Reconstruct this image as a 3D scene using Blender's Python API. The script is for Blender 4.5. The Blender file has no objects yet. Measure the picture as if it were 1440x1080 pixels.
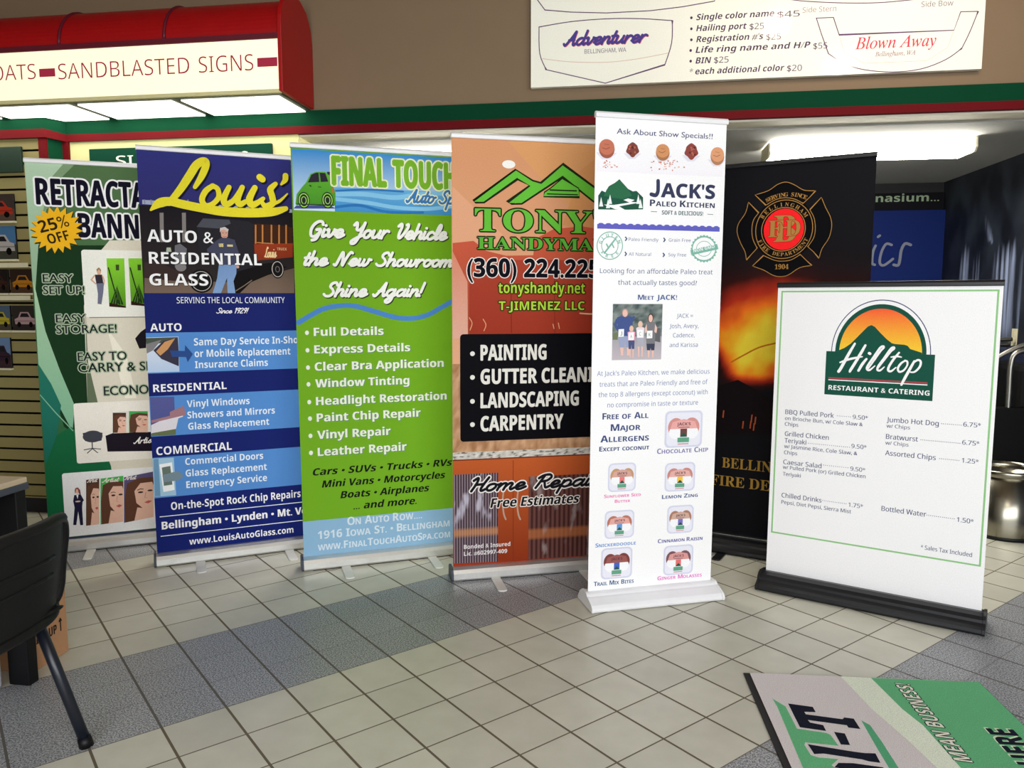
import bpy, bmesh, math, random
from mathutils import Matrix, Vector, noise
from mathutils.geometry import tessellate_polygon
PI = math.pi
SC = bpy.context.scene
COL = SC.collection

# ------------------------------------------------------------------ camera
cam_data = bpy.data.cameras.new('camera')
cam = bpy.data.objects.new('camera', cam_data); COL.objects.link(cam)
cam_data.sensor_width = 36.0; cam_data.lens = 27.2561; cam_data.clip_start = 0.05
cam.matrix_world = (Matrix.Translation((0, 0, 1.3547)) @ Matrix.Rotation(math.radians(8.5), 4, 'Z')
                    @ Matrix.Rotation(math.radians(90 - 6.272), 4, 'X') @ Matrix.Rotation(math.radians(-0.087), 4, 'Z'))
SC.camera = cam
# ------------------------------------------------------------------ world, light, exposure
SC.view_settings.view_transform = 'Standard'; SC.view_settings.look = 'None'
SC.view_settings.gamma = 1.0; SC.view_settings.use_curve_mapping = False
SC.view_settings.exposure = 0.0
world = bpy.data.worlds.new('daylight'); SC.world = world; world.use_nodes = True
bg = world.node_tree.nodes['Background']
bg.inputs[0].default_value = (0.80, 0.90, 1.0, 1); bg.inputs[1].default_value = 0.20
def area(name, loc, target, sx, sy, power, color=(1, 1, 1)):
    d = bpy.data.lights.new(name, 'AREA'); d.shape = 'RECTANGLE'; d.size = sx; d.size_y = sy; d.energy = power; d.color = color
    o = bpy.data.objects.new(name, d); COL.objects.link(o); o.location = loc
    o.rotation_euler = (Vector(target) - Vector(loc)).to_track_quat('-Z', 'Y').to_euler()
    return o
area('shop_window_daylight', (0.9, -2.4, 1.95), (-0.5, 3.6, 0.8), 6.2, 2.4, 335, (0.95, 0.97, 1.0))
area('hall_ceiling_lamp', (0.6, -0.4, 3.3), (0.4, 0.6, 0), 1.2, 0.6, 18, (1.0, 0.93, 0.82))
def spot(name, loc, target, power, angle, color):
    d = bpy.data.lights.new(name, 'SPOT'); d.energy = power; d.spot_size = math.radians(angle); d.spot_blend = 0.8; d.color = color; d.shadow_soft_size = 0.05
    o = bpy.data.objects.new(name, d); COL.objects.link(o); o.location = loc
    o.rotation_euler = (Vector(target) - Vector(loc)).to_track_quat('-Z', 'Y').to_euler()
spot('sign_spotlight_right', (1.50, 2.6, 3.02), (1.5, 4.42, 2.6), 52, 85, (1.0, 0.82, 0.64))
spot('sign_spotlight', (1.03, 2.6, 3.34), (0.7, 4.42, 2.7), 30, 85, (1.0, 0.82, 0.64))

# ------------------------------------------------------------------ materials
def nd(nt, kind, **kw):
    n = nt.nodes.new(kind)
    for k, v in kw.items(): setattr(n, k, v)
    return n
def srgb(*c):
    return tuple((x / 255 / 12.92) if x <= 10 else ((x / 255 + 0.055) / 1.055) ** 2.4 for x in c) + (1.0,)
def mat(name, rgb, rough=0.5, metal=0.0, var=0.08, scale=30.0, emit=0.0, bump=0.0, spec=0.5):
    m = bpy.data.materials.new(name); m.use_nodes = True; nt = m.node_tree; b = nt.nodes['Principled BSDF']
    c = srgb(*rgb); tc = nd(nt, 'ShaderNodeTexCoord'); nz = nd(nt, 'ShaderNodeTexNoise'); nz.inputs['Scale'].default_value = scale
    nt.links.new(tc.outputs['Object'], nz.inputs['Vector'])
    mx = nd(nt, 'ShaderNodeMix', data_type='RGBA')
    mx.inputs[6].default_value = tuple(k * (1 - var) for k in c[:3]) + (1,)
    mx.inputs[7].default_value = tuple(min(1, k * (1 + var)) for k in c[:3]) + (1,)
    nt.links.new(nz.outputs['Fac'], mx.inputs[0]); nt.links.new(mx.outputs[2], b.inputs['Base Color'])
    b.inputs['Roughness'].default_value = rough; b.inputs['Metallic'].default_value = metal
    b.inputs['Specular IOR Level'].default_value = spec
    if bump:
        bp = nd(nt, 'ShaderNodeBump'); bp.inputs['Strength'].default_value = bump; bp.inputs['Distance'].default_value = 0.002
        nt.links.new(nz.outputs['Fac'], bp.inputs['Height']); nt.links.new(bp.outputs['Normal'], b.inputs['Normal'])
    if emit:
        nt.links.new(mx.outputs[2], b.inputs['Emission Color']); b.inputs['Emission Strength'].default_value = emit
    return m
def ink_mat(name, rough=0.45, emit=0.0, bump=0.0, scale=220.0, var=0.06, spec=0.4):
    m = bpy.data.materials.new(name); m.use_nodes = True; nt = m.node_tree; b = nt.nodes['Principled BSDF']
    at = nd(nt, 'ShaderNodeAttribute', attribute_name='ink'); tc = nd(nt, 'ShaderNodeTexCoord')
    nz = nd(nt, 'ShaderNodeTexNoise'); nz.inputs['Scale'].default_value = scale; nz.inputs['Detail'].default_value = 3
    nt.links.new(tc.outputs['Object'], nz.inputs['Vector'])
    mr = nd(nt, 'ShaderNodeMapRange'); mr.inputs['From Min'].default_value = 0.25; mr.inputs['From Max'].default_value = 0.75
    mr.inputs['To Min'].default_value = 1 - var; mr.inputs['To Max'].default_value = 1 + var
    nt.links.new(nz.outputs['Fac'], mr.inputs['Value'])
    mx = nd(nt, 'ShaderNodeMix', data_type='RGBA', blend_type='MULTIPLY'); mx.inputs[0].default_value = 1
    nt.links.new(at.outputs['Color'], mx.inputs[6]); nt.links.new(mr.outputs['Result'], mx.inputs[7])
    nt.links.new(mx.outputs[2], b.inputs['Base Color']); b.inputs['Roughness'].default_value = rough
    b.inputs['Specular IOR Level'].default_value = spec
    if emit:
        nt.links.new(mx.outputs[2], b.inputs['Emission Color']); b.inputs['Emission Strength'].default_value = emit
    if bump:
        bp = nd(nt, 'ShaderNodeBump'); bp.inputs['Strength'].default_value = bump; bp.inputs['Distance'].default_value = 0.004
        nt.links.new(nz.outputs['Fac'], bp.inputs['Height']); nt.links.new(bp.outputs['Normal'], b.inputs['Normal'])
    return m
INK = ink_mat('printed_vinyl', rough=0.6, spec=0.06); INK_SIGN = ink_mat('gloss_print', rough=0.10, spec=0.14)
INK_LIT = ink_mat('backlit_sign_face', emit=0.80, rough=0.3)
CARPET = ink_mat('carpet_pile', rough=0.95, bump=1.0, scale=320, var=0.22, spec=0.1)
ALU = mat('brushed_aluminium', (216, 216, 212), 0.36, 0.8, 0.06, 90)
WHITE_ALU = mat('white_anodised', (238, 238, 240), 0.35, 0.0, 0.02)
BLACK_ALU = mat('black_anodised', (20, 21, 25), 0.38, 0.0, 0.1, spec=0.5)
BLACK_PLASTIC = mat('black_plastic', (10, 10, 13), 0.5, 0, 0.15, 60, bump=0.15, spec=0.3)
BLACK_TUBE = mat('black_tube', (20, 25, 36), 0.35, 0, 0.1)
CHROME = mat('chrome', (150, 146, 132), 0.24, 1.0, 0.04, 8)
CARDBOARD = mat('cardboard', (188, 140, 100), 0.85, 0, 0.08, 60)
GREY_METAL = mat('grey_metal', (70, 76, 88), 0.5, 0.2, 0.06)

# ------------------------------------------------------------------ mesh helpers
class MB:
    def __init__(s): s.v = []; s.f = []
    def add(s, vs, fs):
        n = len(s.v); s.v += [tuple(v) for v in vs]; s.f += [tuple(i + n for i in f) for f in fs]; return s
    def box(s, a, b):
        x0, y0, z0 = a; x1, y1, z1 = b
        return s.add([(x0,y0,z0),(x1,y0,z0),(x1,y1,z0),(x0,y1,z0),(x0,y0,z1),(x1,y0,z1),(x1,y1,z1),(x0,y1,z1)],
                     [(0,3,2,1),(4,5,6,7),(0,1,5,4),(1,2,6,5),(2,3,7,6),(3,0,4,7)])
    def extrude_x(s, prof, x0, x1):          # prof: (y, z) outline, counter-clockwise seen from +x
        n = len(prof); vs = [(x0, y, z) for y, z in prof] + [(x1, y, z) for y, z in prof]
        fs = [(i, (i + 1) % n, n + (i + 1) % n, n + i) for i in range(n)]
        for t in tessellate_polygon([[Vector((y, z, 0)) for y, z in prof]]):
            fs.append(tuple(t)); fs.append(tuple(n + k for k in reversed(t)))
        return s.add(vs, fs)
    def tube(s, pts, r, seg=12, flat=1.0, cap=True):
        P = [Vector(p) for p in pts]; n = len(P); rings = []; up = None
        for i in range(n):
            d = (P[min(i + 1, n - 1)] - P[max(i - 1, 0)]).normalized()
            if up is None: up = Vector((0, 0, 1)) if abs(d.z) < 0.9 else Vector((0, 1, 0))
            a = d.cross(up).normalized(); b = a.cross(d).normalized(); up = b
            ri = r[i] if isinstance(r, (list, tuple)) else r
            rings.append([P[i] + a * ri * math.cos(2*PI*k/seg) + b * ri * flat * math.sin(2*PI*k/seg) for k in range(seg)])
        vs = [v for R in rings for v in R]; fs = []
        for i in range(n - 1):
            for k in range(seg):
                fs.append((i*seg + k, i*seg + (k+1) % seg, (i+1)*seg + (k+1) % seg, (i+1)*seg + k))
        if cap: fs.append(tuple(reversed(range(seg)))); fs.append(tuple((n-1)*seg + k for k in range(seg)))
        return s.add(vs, fs)
    def lathe(s, prof, seg=40, c=(0, 0)):     # prof: (r, z)
        n = len(prof); vs = []
        for r, z in prof: vs += [(c[0] + r*math.cos(2*PI*k/seg), c[1] + r*math.sin(2*PI*k/seg), z) for k in range(seg)]
        fs = [(i*seg + k, i*seg + (k+1) % seg, (i+1)*seg + (k+1) % seg, (i+1)*seg + k) for i in range(n-1) for k in range(seg)]
        return s.add(vs, fs)
    def build(s, name, m, parent=None, bevel=0.0, smooth=False, solid=0.0, subsurf=0):
        me = bpy.data.meshes.new(name); me.from_pydata(s.v, [], s.f); me.update()
        bm = bmesh.new(); bm.from_mesh(me); bmesh.ops.recalc_face_normals(bm, faces=bm.faces); bm.to_mesh(me); bm.free()
        o = bpy.data.objects.new(name, me); COL.objects.link(o); me.materials.append(m)
        if smooth:
            for p in me.polygons: p.use_smooth = True
        if solid: md = o.modifiers.new('solid', 'SOLIDIFY'); md.thickness = solid; md.offset = 0
        if subsurf: md = o.modifiers.new('sub', 'SUBSURF'); md.levels = subsurf; md.render_levels = subsurf
        if bevel:
            md = o.modifiers.new('bevel', 'BEVEL'); md.width = bevel; md.segments = 2; md.limit_method = 'ANGLE'; md.angle_limit = math.radians(40)
        if parent: o.parent = parent
        return o
def tag(o, label=None, cat=None, group=None, kind=None):
    for k, v in (('label', label), ('category', cat), ('group', group), ('kind', kind)):
        if v: o[k] = v
    return o
def empty(name, loc=(0, 0, 0), rz=0.0):
    o = bpy.data.objects.new(name, None); COL.objects.link(o); o.location = loc; o.rotation_euler = (0, 0, rz); o.empty_display_size = 0.1
    return o
def struct(name, mb, m, parent=None, **kw): return tag(mb.build(name, m, parent, **kw), kind='structure')

# ------------------------------------------------------------------ flat print: lettering and artwork laid on a sheet
def up_map(base_u, base_l, base_d=None, hole=None):
    def f(t):
        o = ''
        for ch in t:
            if hole and ch in hole: o += hole[ch]
            elif 'A' <= ch <= 'Z': o += chr(base_u + ord(ch) - 65)
            elif 'a' <= ch <= 'z': o += chr(base_l + ord(ch) - 97)
            elif base_d and '0' <= ch <= '9': o += chr(base_d + ord(ch) - 48)
            else: o += ch
        return o
    return f
SANS = up_map(0x1D5A0, 0x1D5BA, 0x1D7E2); BOLD = up_map(0x1D5D4, 0x1D5EE, 0x1D7EC); CURSIVE = None
STYLE = {   # glyph map, weight (em), shear, small capitals scale
    'n': (SANS, 0, 0, 0), 'm': (SANS, 0.010, 0, 0), 'h': (BOLD, 0, 0, 0), 'x': (BOLD, 0.018, 0, 0), 'co': (None, 0.006, 0.04, 0), 'av': (None, 0.012, 0, 0),
    'b': (BOLD, 0, 0, 0), 'k': (BOLD, 0.016, 0, 0), 'bi': (BOLD, 0, 0.2, 0), 'ki': (BOLD, 0.014, 0.22, 0),
    'xx': (BOLD, 0.034, 0, 0), 'sb': (up_map(0x1D400, 0x1D41A, 0x1D7CE), 0, 0, 0), 'si': (up_map(0x1D434, 0x1D44E, None, {'h': '\u210e'}), 0.006, 0, 0),
    'th': (SANS, 0, 0, 0), 'sm': (BOLD, 0, 0, 0.76), 'c': (BOLD, 0.006, 0, 0.78)}
_cache = {}
def outline(body, shear, thin=0.0):
    key = (body, shear, thin)
    if key in _cache: return _cache[key]
    c = bpy.data.curves.new('lettering', 'FONT'); c.body = body; c.resolution_u = 3; c.shear = shear; c.fill_mode = 'FRONT'; c.offset = thin
    o = bpy.data.objects.new('lettering', c); COL.objects.link(o)
    dg = bpy.context.evaluated_depsgraph_get(); me = bpy.data.meshes.new_from_object(o.evaluated_get(dg))
    r = ([(v.co.x, v.co.y) for v in me.vertices], [tuple(p.vertices) for p in me.polygons])
    bpy.data.objects.remove(o); bpy.data.curves.remove(c); bpy.data.meshes.remove(me)
    _cache[key] = r; return r
def glyphs(style, text, extra=0.0):
    mp, wt, shear, caps = STYLE[style]; mp = mp or (lambda t: t)
    if not caps: return outline(mp(text), shear, extra)
    runs = []; x = 0.0; vs = []; fs = []
    for ch in text:
        lo = ch.islower()
        if runs and runs[-1][1] == lo and ch != ' ' and runs[-1][0][-1] != ' ': runs[-1][0] += ch
        else: runs.append([ch, lo])
    for t, lo in runs:
        if t == ' ': x += 0.30; continue
        v, f = outline(mp(t.upper()), shear); k = caps if lo else 1.0; b = bounds(v); n = len(vs)
        vs += [(x + (p[0] - b[0])*k, p[1]*k) for p in v]; fs += [tuple(i + n for i in q) for q in f]; x += (b[2] - b[0])*k + 0.07
    return vs, fs
def bounds(vs):
    xs = [v[0] for v in vs]; ys = [v[1] for v in vs]; return min(xs), min(ys), max(xs), max(ys)
def lerp3(a, b, t): return tuple(a[i] + (b[i] - a[i]) * t for i in range(3))
def catmull(P, n=8):
    out = []
    for i in range(len(P) - 1):
        a = P[max(i-1, 0)]; b = P[i]; c = P[i+1]; d = P[min(i+2, len(P)-1)]
        for k in range(n):
            t = k / n
            out.append(tuple(0.5*((2*b[j]) + (-a[j]+c[j])*t + (2*a[j]-5*b[j]+4*c[j]-d[j])*t*t + (-a[j]+3*b[j]-3*c[j]+d[j])*t**3) for j in range(len(b))))
    out.append(tuple(P[-1])); return out
def fbm(x, y, z=0.0, o=4):
    return noise.fractal(Vector((x, y, z)), 1.0, 2.0, o, noise_basis='PERLIN_ORIGINAL')
def F_flames(s, t):
    n = fbm(s*3.2 + 3, t*6.0, 1.3); n2 = fbm(s*9, t*16, 5.2)
    g = lambda cs, ct, ws, wt: math.exp(-((s - cs)/ws)**2 - ((t - ct)/wt)**2)
    h = 1.15*g(0.42, 0.490, 0.26, 0.085) + 0.52*g(0.55, 0.615, 0.42, 0.085) + 0.35*g(0.14, 0.55, 0.14, 0.06)
    h = h*(1.0 + 0.45*n + 0.16*n2) - 0.35*g(0.10, 0.47, 0.09, 0.05)
    if t < 0.445: h *= max(0.0, (t - 0.40)/0.045)
    ramp = [(0.0, (0.006, 0.006, 0.008)), (0.16, (0.03, 0.006, 0.005)), (0.38, (0.45, 0.03, 0.012)), (0.60, (0.92, 0.17, 0.015)), (0.78, (0.92, 0.42, 0.02)), (1.0, (0.92, 0.72, 0.05))]
    h = min(max(h, 0.0), 0.999)
    for (a, ca), (b, cb) in zip(ramp, ramp[1:]):
        if a <= h <= b: return lerp3(ca, cb, (h - a) / (b - a))
    return ramp[-1][1]
def F_granite(s, t):
    n = fbm(s*30, t*9, 2.0); return lerp3((0.36, 0.17, 0.075), (0.62, 0.37, 0.21), min(max(0.5 + n*0.9, 0), 1))
def F_counter(s, t):
    n = fbm(s*40, t*4, 7.0); return (0.10, 0.10, 0.08) if n < -0.36 else lerp3((0.42, 0.39, 0.33), (0.74, 0.71, 0.66), min(max(0.5+n, 0), 1))
def F_reeded(s, t):
    st = 0.5 + 0.5*math.sin(s * 2*PI * 17); base = lerp3((0.03, 0.014, 0.018), (0.30, 0.23, 0.27), st**1.5)
    if 0.34 < t < 0.42: base = lerp3(base, (0.62, 0.27, 0.10), 0.6)
    n = fbm(s*5, t*4, 3.3); return lerp3(base, (0.70, 0.68, 0.80), min(max((n - 0.22)*1.6, 0), 0.6)) if t > 0.42 else base
def F_reeded2(s, t):
    st = 0.5 + 0.5*math.sin(s * 2*PI * 20); base = lerp3((0.045, 0.014, 0.012), (0.15, 0.06, 0.05), st)
    if 0.26 < t < 0.37: base = lerp3(base, (0.50, 0.16, 0.05), 0.55)
    n = fbm(s*8, t*3, 9.3); return lerp3(base, (0.5, 0.42, 0.40), min(max((n - 0.28)*1.4, 0), 0.4))
def F_foliage(s, t):
    n = fbm(s*7, t*7, 4.0); return lerp3((0.06, 0.09, 0.09), (0.26, 0.30, 0.28), min(max(0.5 + n, 0), 1))
def F_mural(s, t):     # dark rocks with curtains of falling water
    n = fbm(s*95, t*2.2, 1.0, 5); k = fbm(s*14, t*9, 4.0)
    rock = lerp3((0.004, 0.005, 0.008), (0.020, 0.026, 0.036), min(max(0.4 + k, 0), 1))
    def fall(c, w): return max(0.0, 1 - abs((s - c)/w))**0.6
    a = 0.0
    top = 0.765 + 0.02*fbm(s*20, 0.0, 2.0)
    if 0.40 < t < top: a = max(fall(0.165, 0.035), 0.8*fall(0.235, 0.022), fall(0.40, 0.085)) * min(1, (top - t)*14) * min(1, (t - 0.40)*9) * (0.62 + 1.1*n)
    d = 0.29 - (t - 0.80)*0.45
    if top <= t < 0.87: a = max(a, 0.7*max(0.0, 1 - abs((s - d)/0.022)) * min(1, (0.87 - t)*14) * (0.8 + n))
    c = lerp3(rock, (0.30, 0.36, 0.54), min(max(a*1.15 - 0.12, 0), 1))
    if t < 0.50: c = lerp3(c, (0.035, 0.045, 0.13), 0.6*min(1, (0.50 - t)*5))
    return c

HAND = {   # pen paths on an upright grid: x-height 1, capitals 2; (advance, strokes)
 'a': (1.15, [[(.85,.82),(.55,1),(.2,.8),(.1,.4),(.3,.05),(.6,.15),(.85,.6)], [(.9,1),(.84,.35),(.98,.03),(1.2,.25)]]),
 'c': (.95, [[(.8,.8),(.55,1),(.2,.8),(.1,.4),(.3,.05),(.6,.05),(.95,.35)]]),
 'd': (1.15, [[(.85,.82),(.55,1),(.2,.8),(.1,.4),(.3,.05),(.6,.15),(.85,.6)], [(.92,2),(.87,.9),(.84,.35),(.98,.03),(1.2,.25)]]),
 'e': (.95, [[(.05,.28),(.4,.45),(.75,.72),(.62,.98),(.32,.95),(.12,.5),(.3,.05),(.6,.05),(.98,.35)]]),
 'g': (1.15, [[(.85,.82),(.55,1),(.2,.8),(.1,.4),(.3,.05),(.6,.15),(.85,.6)], [(.9,1),(.85,.2),(.78,-.6),(.45,-.95),(.2,-.7),(.55,-.25),(1.2,.3)]]),
 'h': (1.05, [[(.18,2),(.1,0)], [(.13,.4),(.35,.88),(.62,1),(.78,.8),(.72,.3),(.86,.03),(1.1,.25)]]),
 'i': (.45, [[(.13,1),(.08,.35),(.2,.03),(.46,.25)], [(.14,1.5)]]),
 'l': (.5, [[(.05,.25),(.4,1.2),(.42,1.9),(.22,1.9),(.1,1.2),(.1,.3),(.26,.03),(.52,.3)]]),
 'm': (1.45, [[(.12,1),(.08,0)], [(.1,.4),(.3,.88),(.5,1),(.64,.82),(.6,0)], [(.62,.4),(.82,.88),(1.02,1),(1.16,.82),(1.1,.3),(1.24,.03),(1.48,.28)]]),
 'n': (1.03, [[(.12,1),(.08,0)], [(.1,.4),(.35,.9),(.6,1),(.76,.8),(.7,.3),(.84,.03),(1.06,.28)]]),
 'o': (1.0, [[(.5,1),(.2,.85),(.1,.42),(.28,.05),(.58,.08),(.8,.5),(.72,.88),(.5,1)], [(.72,.86),(.88,.82),(1.06,.9)]]),
 'p': (1.03, [[(.15,1),(.05,-.9)], [(.12,.5),(.32,.9),(.6,1),(.82,.7),(.75,.2),(.45,.02),(.15,.2)], [(.7,.12),(1.05,.3)]]),
 'r': (.78, [[(.12,1),(.08,0)], [(.1,.4),(.3,.85),(.52,1),(.72,.9)]]),
 's': (.85, [[(.05,.2),(.48,1.05),(.5,.78),(.7,.38),(.52,.03),(.2,.1)], [(.55,.05),(.95,.35)]]),
 't': (.55, [[(.3,1.7),(.15,.35),(.28,.03),(.58,.25)], [(-.02,1.05),(.58,1.08)]]),
 'u': (1.08, [[(.12,1),(.08,.3),(.25,.03),(.55,.2),(.78,.65)], [(.82,1),(.76,.3),(.9,.03),(1.12,.28)]]),
 'v': (.98, [[(.02,.9),(.18,1),(.24,.4),(.36,.03),(.62,.3),(.82,.85),(.78,1)], [(.8,.88),(1.05,.9)]]),
 'w': (1.32, [[(.1,1),(.1,.25),(.3,.03),(.52,.3),(.6,.9)], [(.57,.5),(.62,.1),(.82,.05),(1.06,.4),(1.12,.98)], [(1.1,.88),(1.36,.9)]]),
 '1': (.65, [[(.1,1.55),(.38,2),(.28,0)]]), '2': (1.0, [[(.1,1.6),(.4,2),(.75,1.7),(.6,1),(.05,.05),(.9,.05)]]),
 '9': (1.0, [[(.75,1.6),(.5,2),(.15,1.7),(.22,1.1),(.55,1),(.78,1.5)], [(.8,1.9),(.7,.8),(.45,.02)]]),
 '!': (.45, [[(.22,2),(.14,.6)], [(.1,.06)]]),
 'G': (1.4, [[(1.2,1.6),(1.05,1.95),(.65,2),(.25,1.6),(.1,.9),(.3,.15),(.7,.05),(1.05,.5),(1.12,.95)], [(.7,.92),(1.12,.98),(1.05,.2),(.9,-.3),(.55,-.45)]]),
 'Y': (1.4, [[(.1,1.65),(.32,2),(.46,1.6),(.52,1.1),(.8,1.0),(1.1,1.45),(1.22,2)], [(1.22,2),(1.08,.5),(.8,-.6),(.42,-.8),(.35,-.45),(.85,.0),(1.4,.35)]]),
 'V': (1.25, [[(.1,1.65),(.36,2),(.5,1.6),(.42,.6),(.56,.05),(.9,.5),(1.2,1.4),(1.18,1.95),(1.0,1.85)]]),
 'N': (1.6, [[(0,.15),(.22,.05),(.35,1),(.48,1.92),(.66,1.6),(.85,.3),(.95,.03)], [(.95,.05),(1.12,1.2),(1.35,1.95),(1.58,1.85)]]),
 'S': (1.2, [[(1.12,1.6),(.92,1.98),(.52,1.85),(.42,1.4),(.76,1),(.96,.55),(.72,.08),(.3,.05),(.02,.3)]]),
 'A': (1.4, [[(.02,.25),(.25,.03),(.66,.9),(1.0,1.95)], [(1.02,1.95),(1.03,.9),(1.1,.2),(1.22,.03),(1.42,.25)], [(.5,.75),(1.08,.8)]]),
 'H': (1.4, [[(.05,1.6),(.34,1.98),(.42,1.2),(.3,.03)], [(1.22,2),(1.06,1),(1.02,.3),(1.15,.03),(1.4,.25)], [(.38,.95),(1.08,1.05)]]),
 'R': (1.35, [[(.5,1.9),(.36,.9),(.22,.03)], [(.08,1.5),(.4,1.9),(.9,1.98),(1.14,1.6),(.9,1.1),(.45,1)], [(.7,1.05),(.95,.3),(1.12,.03),(1.38,.25)]]),
 'L': (1.1, [[(1.0,1.75),(.8,2),(.6,1.5),(.45,.6),(.1,.1),(.3,.1),(.85,.05),(1.12,.3)]])}
FN = {k[2:]: v for k, v in list(globals().items()) if k.startswith('F_')}
class Print:
    """collects coloured faces in sheet coordinates (millimetres), later pieces lie on earlier ones"""
    STEP = 0.00022
    def __init__(s): s.v = []; s.f = []; s.c = []; s.box = []
    def layer(s, b):
        L = 0
        for (x0, y0, x1, y1, l) in s.box:
            if l >= L and b[0] < x1 and b[2] > x0 and b[1] < y1 and b[3] > y0: L = l + 1
        s.box.append((*b, L)); return L
    def put(s, vs, fs, col, lay=None, ccw=False):
        if not vs: return
        bb = bounds(vs)
        L = s.layer(bb) if lay is None else lay
        n = len(s.v); d = -s.STEP * L
        grad = isinstance(col[0], tuple)
        for i, (u, v) in enumerate(vs):
            s.v.append((u/1000, d, v/1000))
            s.c.append(col if not grad else lerp3(col[0], col[1], (v - bb[1]) / max(bb[3] - bb[1], 1e-6)))
        for f in fs:
            a = 0.0
            for i in range(len(f)):
                p, q = vs[f[i]], vs[f[(i+1) % len(f)]]; a += p[0]*q[1] - q[0]*p[1]
            s.f.append(tuple(n + k for k in (f if a >= 0 else reversed(f))))
        return L
    def poly(s, P, col, lay=None):
        return s.put(P, [tuple(t) for t in tessellate_polygon([[Vector((x, y, 0)) for x, y in P]])], col, lay)
    def text(s, e):
        _, st, txt, x0, y0, x1, y1, cap, col = e[:9]; k = e[9] if len(e) > 9 else {}
        if st == 'sc': return s.script(txt, x0, y0, x1, y1, cap, col, k)
        pre = k.get('pre', 0); extra = -0.008 if k.get('thin') else 0.0
        vs, fs = glyphs(st, txt, extra); ref = bounds(glyphs(st, txt[:pre], extra)[0] if pre else vs); H = bounds(glyphs(st, 'H', extra)[0])
        L = math.hypot(x1-x0, y1-y0); a = math.atan2(y1-y0, x1-x0); ca, sa = math.cos(a), math.sin(a)
        sx = L / (ref[2] - ref[0]); sy = cap / (H[3] - H[1]); sk = k.get('sk', 0); wt = STYLE[st][1]*(sx + sy)*0.5
        def tr(du=0, dv=0):
            o = []
            for x, y in vs:
                X = (x - ref[0])*sx + sk*y*sy + du; Y = (y - H[1])*sy + dv; o.append((x0 + X*ca - Y*sa, y0 + X*sa + Y*ca))
            return o
        def fat(r, c, n, du=0, dv=0):      # heavier letters: the same letter laid down n times around a small circle
            base = tr(du, dv); bb = bounds(base); L_ = s.layer((bb[0]-r, bb[1]-r, bb[2]+r, bb[3]+r))
            if r <= 0: return s.put(base, fs, c, L_)
            for i in range(n):
                t = 2*PI*i/n; s.put(tr(du + r*math.cos(t), dv + r*math.sin(t)), fs, c, L_ + i*0.8/n)
        ow = k['o'][0] if 'o' in k else 0
        if 'sh' in k: fat(max(wt, ow), k['sh'][2], 6 if ow else 2, k['sh'][0], k['sh'][1])
        if 'o' in k and k['o'][1] != col: fat(ow + wt, k['o'][1], 12)
        if 'o' in k and k['o'][1] == col: wt = ow*0.5
        fat(wt, col, 4 if wt > 1.2 else 2)
    def script(s, txt, x0, y0, x1, y1, cap, col, k):      # joined handwriting drawn with a round pen
        pre = k.get('pre', 0); x = 0.0; S = []; xe = None
        for i, ch in enumerate(txt):
            if pre and i == pre: xe = x
            if ch == ' ': x += 0.75; continue
            w, st = HAND.get(ch, HAND['o'])
            for P in st: S.append([(x + px + 0.30*py, py) for px, py in P])
            x += w
        xs = [p[0] for P in S for p in P]; xe = xe if xe else max(xs); xb = min(xs)
        L = math.hypot(x1-x0, y1-y0); a = math.atan2(y1-y0, x1-x0); ca, sa = math.cos(a), math.sin(a); sx = L/(xe - xb); sy = cap/2.0
        pen = k.get('pen', 0.27)*(sx*0.4 + sy*0.6)
        Q = [catmull([(x0 + (px-xb)*sx*ca - py*sy*sa, y0 + (px-xb)*sx*sa + py*sy*ca, 1.0) for px, py in P], 5) if len(P) > 1 else [(x0 + (P[0][0]-xb)*sx, y0 + P[0][1]*sy, 1.0), (x0 + (P[0][0]-xb)*sx + pen*0.1, y0 + P[0][1]*sy, 1.0)] for P in S]
        def draw(w, c, du=0, dv=0):
            pts = [p for P in Q for p in P]; lay = s.layer((min(p[0] for p in pts)-w, min(p[1] for p in pts)-w, max(p[0] for p in pts)+w, max(p[1] for p in pts)+w))
            for i, P in enumerate(Q): s.ribbon([(p[0]+du, p[1]+dv, 1.0) for p in P], w, c, lay + 0.8*i/len(Q))
        ow = k['o'][0] if 'o' in k else 0
        if 'sh' in k: draw(pen + 2*ow, k['sh'][2], k['sh'][0], k['sh'][1])
        if 'o' in k and k['o'][1] != col: draw(pen + 2*ow, k['o'][1])
        draw(pen, col)
    def ribbon(s, Q, w, col, lay, caps=True):
        """one pen stroke with round ends; it climbs a hair along its length so that it may cross itself"""
        n = len(Q); left = []; right = []
        for i, q in enumerate(Q):
            a, b = Q[max(i-1, 0)], Q[min(i+1, n-1)]; dx, dy = b[0]-a[0], b[1]-a[1]; m = math.hypot(dx, dy) or 1; h = w*q[2]/2
            left.append((q[0] - dy/m*h, q[1] + dx/m*h)); right.append((q[0] + dy/m*h, q[1] - dx/m*h))
        vs = [v for p in zip(left, right) for v in p]; fs = [(2*i, 2*i+1, 2*i+3, 2*i+2) for i in range(n-1)]
        for i, j, sg in ((0, 1, 1), (n-1, n-2, -1)):
            h = w*Q[i][2]/2; a0 = math.atan2(Q[i][1]-Q[j][1], Q[i][0]-Q[j][0]); k0 = len(vs)
            vs += [(Q[i][0] + h*math.cos(a0 - PI/2 + PI*t/6), Q[i][1] + h*math.sin(a0 - PI/2 + PI*t/6)) for t in range(7)]
            fs.append(tuple(range(k0, k0 + 7)))
        k0 = len(s.v); s.put(vs, fs, col, lay)
        for i in range(n):
            for v in (2*i, 2*i+1): a, b, c = s.v[k0+v]; s.v[k0+v] = (a, b - s.STEP*0.12*i/n, c)
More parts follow.
